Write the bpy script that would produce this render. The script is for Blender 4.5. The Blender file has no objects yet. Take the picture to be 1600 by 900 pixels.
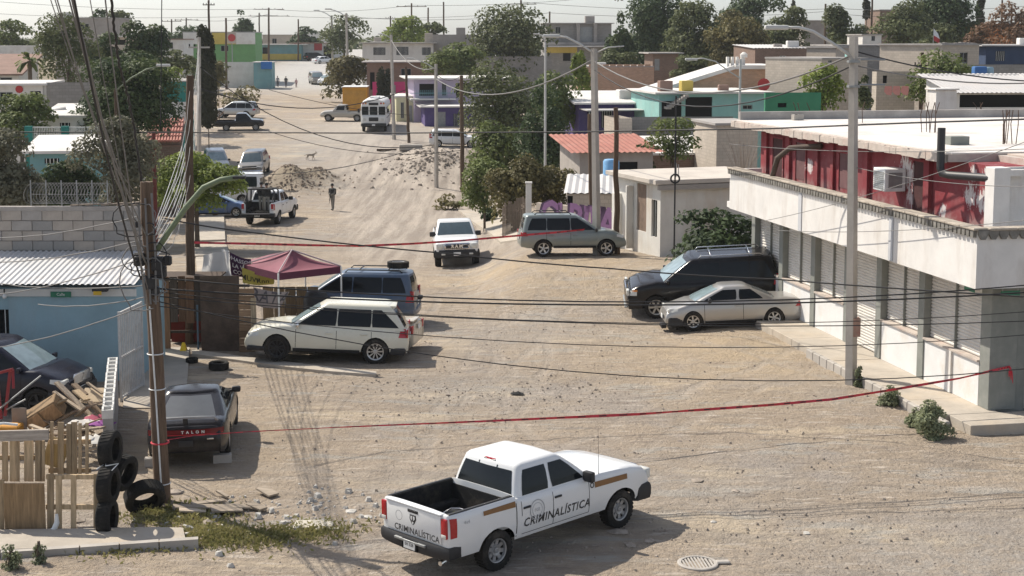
import bpy, bmesh, math, random
import numpy as np
from mathutils import Vector, Matrix, noise as mnoise

random.seed(7)
RNG = np.random.default_rng(7)
SC = bpy.context.scene
COL = SC.collection
R = math.radians

# ---------------------------------------------------------------- camera
F_PX, PYC, HORIZ, CAM_H = 2311.0, 330.0, 62.0, 9.2       # focal length in photo pixels (1600 wide), optical axis row, horizon row
PITCH = math.atan((PYC - HORIZ) / F_PX)
cam_d = bpy.data.cameras.new('camera')
cam_d.sensor_width = 36.0
cam_d.lens = 36.0 * F_PX / 1600.0
cam_d.shift_y = -(450.0 - PYC) / 1600.0
cam_d.clip_start = 0.5
cam_d.clip_end = 6000
cam = bpy.data.objects.new('camera', cam_d)
COL.objects.link(cam)
cam.location = (0, 0, CAM_H)
cam.rotation_euler = (math.pi / 2 - PITCH, 0, 0)
SC.camera = cam

# ---------------------------------------------------------------- light
SUN_ELEV = R(47)
TO_SUN = Vector((-0.79, 0.61, 0)).normalized()
w = bpy.data.worlds.new('World')
SC.world = w
w.use_nodes = True
nt = w.node_tree
bg = nt.nodes['Background']
sky = nt.nodes.new('ShaderNodeTexSky')
sky.sky_type = 'NISHITA'
sky.sun_disc = False
sky.sun_elevation = SUN_ELEV
sky.sun_rotation = math.atan2(TO_SUN.x, TO_SUN.y)
sky.altitude = 1000
sky.air_density = 1.0
sky.dust_density = 2.4
sky.ozone_density = 4.0
bg.inputs[1].default_value = 0.13
hsv = nt.nodes.new('ShaderNodeHueSaturation')          # a hazy, washed-out sky
hsv.inputs['Saturation'].default_value = 0.5
nt.links.new(sky.outputs[0], hsv.inputs['Color'])
nt.links.new(hsv.outputs[0], bg.inputs[0])
sun_d = bpy.data.lights.new('sun', 'SUN')
sun_d.energy = 4.7
sun_d.angle = R(0.55)
sun_d.color = (1.0, 0.92, 0.80)
sun = bpy.data.objects.new('sun', sun_d)
COL.objects.link(sun)
sdir = Vector((TO_SUN.x * math.cos(SUN_ELEV), TO_SUN.y * math.cos(SUN_ELEV), math.sin(SUN_ELEV)))
sun.rotation_euler = sdir.to_track_quat('Z', 'Y').to_euler()
sun.location = (-40, 30, 60)
SC.view_settings.view_transform = 'Standard'
SC.view_settings.look = 'None'
SC.view_settings.exposure = 0.36
SC.view_settings.gamma = 1.0
SC.view_settings.use_curve_mapping = False
SC.cycles.max_bounces = 6
SC.cycles.transparent_max_bounces = 8
SC.cycles.use_denoising = True

# ---------------------------------------------------------------- projection helpers
CP, SP = math.cos(PITCH), math.sin(PITCH)
def ray(px, py):
 u = (px - 800.0) / F_PX
 v = (PYC - py) / F_PX
 return Vector((u, CP + v * SP, -SP + v * CP))
def P(px, py, Y):
 d = ray(px, py)
 t = Y / d.y
 return Vector((d.x * t, Y, CAM_H + d.z * t))
def PZ(px, py, z):
 d = ray(px, py)
 t = (z - CAM_H) / d.z
 return Vector((d.x * t, d.y * t, z))
def pxm(Y, z=2.0):                       # photo pixels per metre at distance Y
 return F_PX / (Y * CP + (CAM_H - z) * SP)

PROF = [(0, 0), (40, 0), (50, -.25), (64, -.85), (80, -1.5), (95, -1.9), (105, -1.9), (115, -1.4), (130, -.2), (145, .7),
  (160, 1.0), (230, 2.0), (290, 4.6), (350, 6.3), (450, 7.2), (3000, 7.5)]
PY_ = np.array([p[0] for p in PROF], float); PZ_ = np.array([p[1] for p in PROF], float)
def lerp(a, b, t): return a + (b - a) * t
def sstep(a, b, x):
 t = np.clip((x - a) / (b - a), 0, 1)
 return t * t * (3 - 2 * t)
def gauss(x, y, cx, cy, sx, sy, h):
 return h * np.exp(-((x - cx) / sx) ** 2 - ((y - cy) / sy) ** 2)
def ground(x, y):
 x = np.asarray(x, float); y = np.asarray(y, float)
 z = np.interp(y, PY_, PZ_) * .5 + .25 * np.interp(y - 4, PY_, PZ_) + .25 * np.interp(y + 4, PY_, PZ_)
 # the raised right-hand verge by the white house
 z = z + 1.0 * sstep(-2.2, 1.2, x) * sstep(48, 57, y) * (1 - sstep(78, 100, y))
 z = z + .21 * sstep(4.5, 7.3, x) * sstep(40, 46, y) * (1 - sstep(54, 60, y))
 z = z + gauss(x, y, -16.1, 111, 2.9, 3.6, 1.25) * (1 + .25 * np.sin(x * 2.1 + y * .9))     # left dirt heap
 z = z + gauss(x, y, -6.6, 119, 3.4, 8.0, .8)                                       # right rubble
 z = z + .05 * np.sin(x * .55 + .8) * np.sin(y * .31) * (1 - sstep(60, 120, y))
 return z
def vnoise(x, y, s, seed=0):
 """smooth lattice noise, -1..1, for the roughness of the dirt"""
 x, y = x * s, y * s; i, j = np.floor(x), np.floor(y); u, v = x - i, y - j; u, v = u * u * (3 - 2 * u), v * v * (3 - 2 * v)
 def h(a, b): q = np.sin(a * 127.1 + b * 311.7 + seed * 74.7) * 43758.5453; return q - np.floor(q)
 return 2 * ((h(i, j) * (1 - u) + h(i + 1, j) * u) * (1 - v) + (h(i, j + 1) * (1 - u) + h(i + 1, j + 1) * u) * v) - 1
def gz(x, y): return float(ground(x, y))
def at(px, py):
 d = ray(px, py); o = Vector((0, 0, CAM_H)); t = 8.0; prev = t
 while t < 2500:
  p = o + d * t
  if p.z < gz(p.x, p.y):
   lo, hi = prev, t
   for _ in range(24):
    m = (lo + hi) / 2; q = o + d * m
    if q.z < gz(q.x, q.y): hi = m
    else: lo = m
   q = o + d * hi
   return Vector((q.x, q.y, gz(q.x, q.y)))
  prev = t; t += max(.4, t * .01)
 return o + d * 2000

# ---------------------------------------------------------------- object helpers
def link(o, parent=None):
 COL.objects.link(o)
 if parent is not None: o.parent = parent
 return o
def tag(o, label=None, cat=None, group=None, kind=None):
 if label: o['label'] = label
 if cat: o['category'] = cat
 if group: o['group'] = group
 if kind: o['kind'] = kind
 return o
def thing(name, label, cat, loc=(0, 0, 0), rz=0.0, group=None):
 o = bpy.data.objects.new(name, None); COL.objects.link(o)
 o.empty_display_size = .3
 o.location = loc; o.rotation_euler = (0, 0, rz)
 return tag(o, label, cat, group)
KIDS = {}
def children(o): return [c for c in KIDS.get(o.name, [])]
def reg(o, parent):
 if parent is not None: KIDS.setdefault(parent.name, []).append(o)
def copy_tree(o, label=None, group=None, parent=None):
 c = o.copy(); COL.objects.link(c)
 if parent is not None: c.parent = parent; reg(c, parent)
 if label: c['label'] = label
 if group: c['group'] = group
 for ch in children(o): copy_tree(ch, None, None, c)
 return c

class MB:
 """mesh collector: everything added becomes ONE mesh object"""
 def __init__(s): s.v = []; s.f = []; s.mi = []; s.m = 0
 def add(s, vs, fs):
  o = len(s.v)
  s.v.extend([tuple(p) for p in vs])
  for f in fs: s.f.append([i + o for i in f]); s.mi.append(s.m)
  return s
 def box(s, c, d, rz=0, M=None):
  x, y, z = d[0] / 2, d[1] / 2, d[2] / 2
  vs = [Vector(p) for p in ((-x, -y, -z), (x, -y, -z), (x, y, -z), (-x, y, -z), (-x, -y, z), (x, -y, z), (x, y, z), (-x, y, z))]
  if M is None: M = Matrix.Rotation(rz, 3, 'Z')
  c = Vector(c)
  return s.add([M @ p + c for p in vs], [(0, 3, 2, 1), (4, 5, 6, 7), (0, 1, 5, 4), (1, 2, 6, 5), (2, 3, 7, 6), (3, 0, 4, 7)])
 def rbox(s, c, d, b=.02, seg=2, M=None):
  bm = bmesh.new(); bmesh.ops.create_cube(bm, size=1)
  for v in bm.verts: v.co = Vector((v.co.x * d[0], v.co.y * d[1], v.co.z * d[2]))
  bmesh.ops.bevel(bm, geom=bm.edges[:], offset=b, segments=seg, affect='EDGES', profile=.5)
  c = Vector(c)
  bm.verts.index_update()
  vs = [(M @ v.co if M else v.co) + c for v in bm.verts]
  s.add(vs, [[v.index for v in f.verts] for f in bm.faces]); bm.free(); return s
 def bar(s, a, b, wd, th, up=(0, 0, 1)):
  a, b = Vector(a), Vector(b); d = b - a; L = d.length
  x = d.normalized(); upv = Vector(up)
  if abs(x.dot(upv)) > .98: upv = Vector((0, 1, 0))
  y = upv.cross(x).normalized(); z = x.cross(y)
  M = Matrix((x, y, z)).transposed()
  return s.box((a + b) / 2, (L, wd, th), M=M)
 def tube(s, pts, r, n=6, cap=True):
  pts = [Vector(p) for p in pts]; k = len(pts)
  rr = r if isinstance(r, (list, tuple)) else [r] * k
  vs = []; fs = []
  prevn = None
  for i, p in enumerate(pts):
   t = (pts[min(i + 1, k - 1)] - pts[max(i - 1, 0)])
   t = t.normalized() if t.length > 1e-9 else Vector((0, 0, 1))
   if prevn is None:
    u = Vector((0, 0, 1)) if abs(t.z) < .9 else Vector((1, 0, 0))
    nrm = t.cross(u).normalized()
   else:
    nrm = (prevn - t * prevn.dot(t))
    nrm = nrm.normalized() if nrm.length > 1e-6 else t.orthogonal().normalized()
   prevn = nrm; bn = t.cross(nrm)
   for j in range(n):
    a = 2 * math.pi * j / n
    vs.append(p + (nrm * math.cos(a) + bn * math.sin(a)) * rr[i])
  for i in range(k - 1):
   for j in range(n):
    a = i * n + j; b = i * n + (j + 1) % n
    fs.append((a, b, b + n, a + n))
  if cap: fs.append(tuple(range(n - 1, -1, -1))); fs.append(tuple(range((k - 1) * n, k * n)))
  return s.add(vs, fs)
 def cyl(s, a, b, r, n=12, r2=None): return s.tube([a, b], [r, r if r2 is None else r2], n)
 def lathe(s, prof, n=24, axis='Z', c=(0, 0, 0), closed=False):
  """prof: list of (axial, radius)"""
  vs = []; fs = []; m = len(prof); c = Vector(c)
  for j in range(n):
   a = 2 * math.pi * j / n; ca, sa = math.cos(a), math.sin(a)
   for (h, r) in prof:
    if axis == 'Z': p = Vector((r * ca, r * sa, h))
    elif axis == 'Y': p = Vector((r * sa, h, r * ca))
    else: p = Vector((h, r * ca, r * sa))
    vs.append(p + c)
  for j in range(n):
   k = (j + 1) % n
   for i in range(m if closed else m - 1):
    i2 = (i + 1) % m
    fs.append((j * m + i, k * m + i, k * m + i2, j * m + i2))
  return s.add(vs, fs)
 def quad(s, a, b, c, d): return s.add([a, b, c, d], [(0, 1, 2, 3)])
 def prism(s, poly, off):
  """polygon (list of 3-D points) extruded along off"""
  n = len(poly); off = Vector(off); poly = [Vector(p) for p in poly]
  return s.add(poly + [p + off for p in poly],
     [tuple(range(n - 1, -1, -1)), tuple(range(n, 2 * n))] + [(i, (i + 1) % n, n + (i + 1) % n, n + i) for i in range(n)])
 def build(s, name, m, parent=None, smooth=False, label=None, kind=None, fixn=True):
  me = bpy.data.meshes.new(name)
  me.from_pydata(s.v, [], s.f)
  mats = m if isinstance(m, (list, tuple)) else [m]
  for q in mats: me.materials.append(q)
  if len(mats) > 1: me.polygons.foreach_set('material_index', s.mi)
  if fixn and len(s.f) < 60000:
   bm = bmesh.new(); bm.from_mesh(me)
   bmesh.ops.recalc_face_normals(bm, faces=bm.faces); bm.to_mesh(me); bm.free()
  if smooth:
   me.polygons.foreach_set('use_smooth', [True] * len(me.polygons))
   if smooth is not True:
    try: me.set_sharp_from_angle(angle=R(smooth))
    except Exception: pass
  me.update()
  o = bpy.data.objects.new(name, me); link(o, parent); reg(o, parent)
  if label: o['label'] = label
  if kind: o['kind'] = kind
  return o
def inst(name, me, parent, M):
 o = bpy.data.objects.new(name, me); link(o, parent); reg(o, parent)
 o.matrix_local = M
 return o

# ---------------------------------------------------------------- materials
MATS = {}
def nodes(name):
 m = bpy.data.materials.new(name); m.use_nodes = True
 t = m.node_tree; b = t.nodes['Principled BSDF']
 return m, t, b
def N(t, typ, **kw):
 n = t.nodes.new(typ)
 for k, v in kw.items(): setattr(n, k, v)
 return n
def L(t, a, b): t.links.new(a, b)
def coords(t, mode='Object'):
 if mode == 'World':
  return N(t, 'ShaderNodeNewGeometry').outputs['Position']
 return N(t, 'ShaderNodeTexCoord').outputs[mode]
def noise_f(t, vec, scale, detail=5, rough=.6, lo=.35, hi=.65, stretch=None):
 if stretch:
  mp = N(t, 'ShaderNodeMapping'); mp.inputs['Scale'].default_value = stretch; L(t, vec, mp.inputs[0]); vec = mp.outputs[0]
 n = N(t, 'ShaderNodeTexNoise'); n.inputs['Scale'].default_value = scale; n.inputs['Detail'].default_value = detail; n.inputs['Roughness'].default_value = rough
 L(t, vec, n.inputs['Vector'])
 r = N(t, 'ShaderNodeMapRange'); r.inputs['From Min'].default_value = lo; r.inputs['From Max'].default_value = hi
 L(t, n.outputs['Fac'], r.inputs['Value'])
 return r.outputs[0]
def mixc(t, fac, a, b):
 m = N(t, 'ShaderNodeMix', data_type='RGBA')
 for sock, v in ((m.inputs['Factor'], fac), (m.inputs['A'], a), (m.inputs['B'], b)):
  pass
 for idx, v in ((0, fac), (6, a), (7, b)):
  s = m.inputs[idx]
  if hasattr(v, 'is_output') or hasattr(v, 'links'): L(t, v, s)
  elif isinstance(v, (int, float)): s.default_value = v
  else: s.default_value = (v[0], v[1], v[2], 1)
 return m.outputs[2]
def mul(t, a, k):
 m = N(t, 'ShaderNodeMath', operation='MULTIPLY'); L(t, a, m.inputs[0])
 if hasattr(k, 'links'): L(t, k, m.inputs[1])
 else: m.inputs[1].default_value = k
 return m.outputs[0]
def bump(t, b, h, strength=.3, dist=.02):
 n = N(t, 'ShaderNodeBump'); n.inputs['Strength'].default_value = strength; n.inputs['Distance'].default_value = dist
 L(t, h, n.inputs['Height']); L(t, n.outputs[0], b.inputs['Normal']); return n
def dk(c, k): return tuple(min(1, x * k) for x in c)
def surf(name, col, rough=.85, var=.25, scale=1.5, stain=None, stain_amt=.35, stain_scale=.7, bumps=.25, bscale=25, metal=0, spec=.3, mode='Object', stretch=None, streak=False):
 """a weathered surface: base colour with mottling, optional stains of another colour, fine relief"""
 if name in MATS: return MATS[name]
 m, t, b = nodes(name); v = coords(t, mode)
 f = noise_f(t, v, scale, 6, .65, .3, .7, stretch)
 c = mixc(t, f, dk(col, 1 - var), dk(col, 1 + var * .5))
 if stain is not None:
  f2 = noise_f(t, v, stain_scale, 6, .7, .5, .72, (1, 1, .25) if streak else None)
  c = mixc(t, mul(t, f2, stain_amt), c, stain)
 L(t, c, b.inputs['Base Color'])
 b.inputs['Roughness'].default_value = rough; b.inputs['Metallic'].default_value = metal
 b.inputs['Specular IOR Level'].default_value = spec
 if bumps:
  n = N(t, 'ShaderNodeTexNoise'); n.inputs['Scale'].default_value = bscale; n.inputs['Detail'].default_value = 4; L(t, v, n.inputs['Vector'])
  bump(t, b, n.outputs['Fac'], bumps, .02)
 MATS[name] = m; return m
def blocks(name, col, mortar, bw=.4, bh=.2, var=.3, stain=None, rough=.9):
 """block or brick walling too far away to count: running bond in the wall's own axes"""
 if name in MATS: return MATS[name]
 m, t, b = nodes(name); v = coords(t, 'Object')
 sx = N(t, 'ShaderNodeSeparateXYZ'); L(t, v, sx.inputs[0])
 ad = N(t, 'ShaderNodeMath', operation='ADD'); L(t, sx.outputs[0], ad.inputs[0]); L(t, sx.outputs[1], ad.inputs[1])
 cb = N(t, 'ShaderNodeCombineXYZ'); L(t, ad.outputs[0], cb.inputs[0]); L(t, sx.outputs[2], cb.inputs[1])
 br = N(t, 'ShaderNodeTexBrick'); L(t, cb.outputs[0], br.inputs['Vector'])
 br.inputs['Scale'].default_value = 1; br.inputs['Brick Width'].default_value = bw; br.inputs['Row Height'].default_value = bh
 br.inputs['Mortar Size'].default_value = .012; br.inputs['Mortar Smooth'].default_value = .3
 br.inputs['Color1'].default_value = (*dk(col, 1 - var), 1); br.inputs['Color2'].default_value = (*dk(col, 1 + var * .6), 1); br.inputs['Mortar'].default_value = (*mortar, 1)
 f = noise_f(t, v, .9, 5, .7, .35, .7)
 c = mixc(t, mul(t, f, .5), br.outputs['Color'], dk(stain or col, .7))
 L(t, c, b.inputs['Base Color']); b.inputs['Roughness'].default_value = rough; b.inputs['Specular IOR Level'].default_value = .2
 bump(t, b, br.outputs['Fac'], -.4, .02)
 MATS[name] = m; return m
def wood(name, col, var=.45, along='Z'):
 if name in MATS: return MATS[name]
 m, t, b = nodes(name); v = coords(t, 'Object')
 st = {'Z': (9, 9, .8), 'X': (.8, 9, 9), 'Y': (9, .8, 9)}[along]
 f = noise_f(t, v, 2.2, 6, .7, .3, .72, st)
 oi = N(t, 'ShaderNodeObjectInfo')
 c = mixc(t, f, dk(col, 1 - var), dk(col, 1 + var * .4))
 hs = N(t, 'ShaderNodeHueSaturation'); hs.inputs['Hue'].default_value = .5; hs.inputs['Saturation'].default_value = .9
 r = N(t, 'ShaderNodeMapRange'); r.inputs['To Min'].default_value = .65; r.inputs['To Max'].default_value = 1.25
 L(t, oi.outputs['Random'], r.inputs['Value']); L(t, r.outputs[0], hs.inputs['Value']); L(t, c, hs.inputs['Color'])
 L(t, hs.outputs[0], b.inputs['Base Color']); b.inputs['Roughness'].default_value = .8; b.inputs['Specular IOR Level'].default_value = .2
 bump(t, b, f, .3, .01)
 MATS[name] = m; return m
def paint(name, col, dust=.25, rough=.28, metal=0.0, coat=.3, dustcol=(.42, .35, .27)):
 """car paint with road dust that thickens towards the sills"""
 if name in MATS: return MATS[name]
 m, t, b = nodes(name); v = coords(t, 'Object')
 sx = N(t, 'ShaderNodeSeparateXYZ'); L(t, v, sx.inputs[0])
 zr = N(t, 'ShaderNodeMapRange'); zr.inputs['From Min'].default_value = 1.0; zr.inputs['From Max'].default_value = .2; zr.inputs['To Min'].default_value = .25; zr.inputs['To Max'].default_value = 1
 L(t, sx.outputs[2], zr.inputs['Value'])
 f = noise_f(t, v, 3.0, 7, .72, .3, .75)
 fac = mul(t, mul(t, f, zr.outputs[0]), dust * 1.6)
 L(t, mixc(t, fac, col, dustcol), b.inputs['Base Color'])
 rr = N(t, 'ShaderNodeMapRange'); rr.inputs['To Min'].default_value = rough; rr.inputs['To Max'].default_value = .75
 L(t, fac, rr.inputs['Value']); L(t, rr.outputs[0], b.inputs['Roughness'])
 if max(col) < .05: b.inputs['Specular IOR Level'].default_value = .25; coat = .12
 b.inputs['Metallic'].default_value = metal; b.inputs['Coat Weight'].default_value = coat; b.inputs['Coat Roughness'].default_value = .12
 MATS[name] = m; return m
def plain(name, col, rough=.5, metal=0, spec=.5, var=.12, emit=None):
 if name in MATS: return MATS[name]
 m, t, b = nodes(name); v = coords(t, 'Object')
 f = noise_f(t, v, 5, 4, .6, .3, .7)
 L(t, mixc(t, f, dk(col, 1 - var), dk(col, 1 + var)), b.inputs['Base Color'])
 b.inputs['Roughness'].default_value = rough; b.inputs['Metallic'].default_value = metal; b.inputs['Specular IOR Level'].default_value = spec
 MATS[name] = m; return m
def leafmat(name, c1, c2, c3=None):
 if name in MATS: return MATS[name]
 m, t, b = nodes(name)
 g = N(t, 'ShaderNodeNewGeometry')
 c = mixc(t, g.outputs['Random Per Island'], c1, c2)
 f = noise_f(t, g.outputs['Position'], .55, 3, .5, .4, .62)
 c = mixc(t, mul(t, f, .55), c, c3 or dk(c2, 1.5))
 L(t, c, b.inputs['Base Color']); b.inputs['Roughness'].default_value = .65; b.inputs['Specular IOR Level'].default_value = .25
 tr = N(t, 'ShaderNodeBsdfTranslucent'); L(t, c, tr.inputs['Color'])
 mx = N(t, 'ShaderNodeMixShader'); mx.inputs[0].default_value = .3
 L(t, b.outputs[0], mx.inputs[1]); L(t, tr.outputs[0], mx.inputs[2]); L(t, mx.outputs[0], t.nodes['Material Output'].inputs['Surface'])
 MATS[name] = m; return m

GLASS = plain('car_glass', (.008, .011, .014), .07, 0, .22, .1)
GLASS_L = plain('windshield_sky_tint', (.22, .29, .31), .1, 0, .7, .15)  # pale colour paints in the sky reflected by the windshields
GLASS_H = plain('house_glass', (.03, .04, .05), .12, 0, .5, .3)
RUBBER = surf('tyre_rubber', (.018, .017, .016), .85, .2, 8, (.2, .17, .13), .25, 4, .2, 40)
BLACK = plain('black_plastic', (.022, .022, .024), .55, 0, .4, .15)
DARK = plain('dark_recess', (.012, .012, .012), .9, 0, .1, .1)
CHROME = plain('chrome', (.62, .62, .63), .18, 1.0)
ALLOY = plain('alloy_rim', (.5, .5, .5), .32, .9)
STEELRIM = plain('painted_steel_rim', (.33, .33, .33), .45, .5)
REDLENS = plain('red_lens', (.38, .01, .015), .15, 0, .6)
CLEARLENS = plain('clear_lens', (.62, .62, .58), .12, 0, .7)
AMBER = plain('amber_lens', (.6, .2, .02), .2, 0, .6)
PLATE = plain('plate_white', (.7, .71, .7), .5)
STEEL = plain('grey_steel', (.3, .31, .31), .5, .6)
CABLE = plain('cable_rubber', (.02, .02, .022), .7)
CABLE_G = plain('cable_grey', (.17, .165, .16), .7)
CONC = surf('pole_concrete', (.42, .39, .35), .9, .2, 1.2, (.25, .22, .19), .3, .8, .25, 30)
CONCS = surf('sidewalk_concrete', (.43, .385, .325), .92, .22, 1.3, (.5, .4, .28), .5, .5, .3, 25, mode='World')
WPOLE = wood('pole_wood', (.13, .085, .055), .5)
GREENSTEEL = surf('green_grey_pipe', (.17, .2, .14), .6, .2, 3, None, bumps=0, metal=.3)
# ================================================================ vehicle kit
def lerp(a, b, t): return a + (b - a) * t
def text_mesh(body, size=1.0, bold=.0, shear=0.0, spacing=1.0):
 c = bpy.data.curves.new('lettering', 'FONT'); c.body = body; c.size = size; c.offset = bold; c.shear = shear; c.space_character = spacing
 c.align_x = 'CENTER'; c.align_y = 'CENTER'; c.resolution_u = 2
 o = bpy.data.objects.new('lettering', c); COL.objects.link(o)
 bpy.context.view_layer.update()
 me = bpy.data.meshes.new_from_object(o)
 vs = [tuple(v.co) for v in me.vertices]; fs = [list(p.vertices) for p in me.polygons]
 bpy.data.objects.remove(o); bpy.data.curves.remove(c); bpy.data.meshes.remove(me)
 return vs, fs
def flat_text(name, body, size, m, parent, O, X, Y, bold=.0, shear=0, off=0.0, spacing=1.0):
 """lettering on a flat face: origin O, right X, up Y"""
 vs, fs = text_mesh(body, size, bold, shear, spacing); O, X, Y = Vector(O), Vector(X).normalized(), Vector(Y).normalized(); Z = X.cross(Y)
 mb = MB(); mb.add([O + X * v[0] + Y * v[1] + Z * off for v in vs], fs)
 return mb.build(name, m, parent, fixn=False)

WHEELS = {}
def wheel_meshes(Rw, tw, style, rimfrac=.62, rimmat=None):
 key = (Rw, tw, style, rimfrac)
 if key in WHEELS: return WHEELS[key]
 h = tw / 2; rr = Rw * rimfrac
 t = MB()
 t.lathe([(-h * .75, rr), (-h, rr * 1.12), (-h, Rw * .90), (-h * .82, Rw * .985), (h * .82, Rw * .985), (h, Rw * .90), (h, rr * 1.12), (h * .75, rr)], 28, 'Y')
 for k in range(28):                                       # tread blocks
  a = 2 * math.pi * k / 28
  t.box((Rw * .985 * math.cos(a), 0, Rw * .985 * math.sin(a)), (.02, tw * .86, Rw * .13), M=Matrix.Rotation(-a, 3, 'Y'))
 t.lathe([(h * .15, .02), (h * .15, rr * 1.02)], 20, 'Y')    # dark backing of the rim
 r = MB()
 r.lathe([(h * .70, rr * 1.02), (h * .86, rr * 1.0), (h * .80, rr * .9), (h * .45, rr * .86), (h * .3, rr * .98)], 28, 'Y')
 r.lathe([(h * .55, rr * .0), (h * .7, rr * .10), (h * .66, rr * .22), (h * .3, rr * .26)], 16, 'Y')
 def spoke(a, w0, w1, r0, r1, y0, y1):
  ca, sa = math.cos(a), math.sin(a); d = Vector((ca, 0, sa)); p = Vector((-sa, 0, ca)); n = Vector((0, 1, 0))
  q = [d * r0 + p * w0, d * r0 - p * w0, d * r1 - p * w1, d * r1 + p * w1]
  top = [q[0] + n * y0, q[1] + n * y0, q[2] + n * y1, q[3] + n * y1]
  r.prism(top, n * -.03)
 if style == 'steel':
  r.lathe([(h * .5, rr * .2), (h * .62, rr * .45), (h * .35, rr * .55)], 20, 'Y')
  for k in range(8): spoke(2 * math.pi * (k + .5) / 8, rr * .16, rr * .17, rr * .45, rr * .92, h * .45, h * .5)
 else:
  n, w0, w1 = {'five': (5, .11, .17), 'six': (6, .10, .13), 'ten': (10, .045, .085), 'seven': (7, .07, .12), 'twin': (10, .06, .05), 'cover': (7, .2, .26)}[style]
  for k in range(n):
   a = 2 * math.pi * k / n + .2
   spoke(a, rr * w0, rr * w1, rr * .18, rr * .93, h * .62, h * .68)
 a = t.build('wheel', RUBBER, None, smooth=40); b = r.build('rim', rimmat or (STEELRIM if style == 'steel' else ALLOY), None, smooth=30)
 ma, mb_ = a.data, b.data
 bpy.data.objects.remove(a); bpy.data.objects.remove(b)
 WHEELS[key] = (ma, mb_)
 return WHEELS[key]

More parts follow.
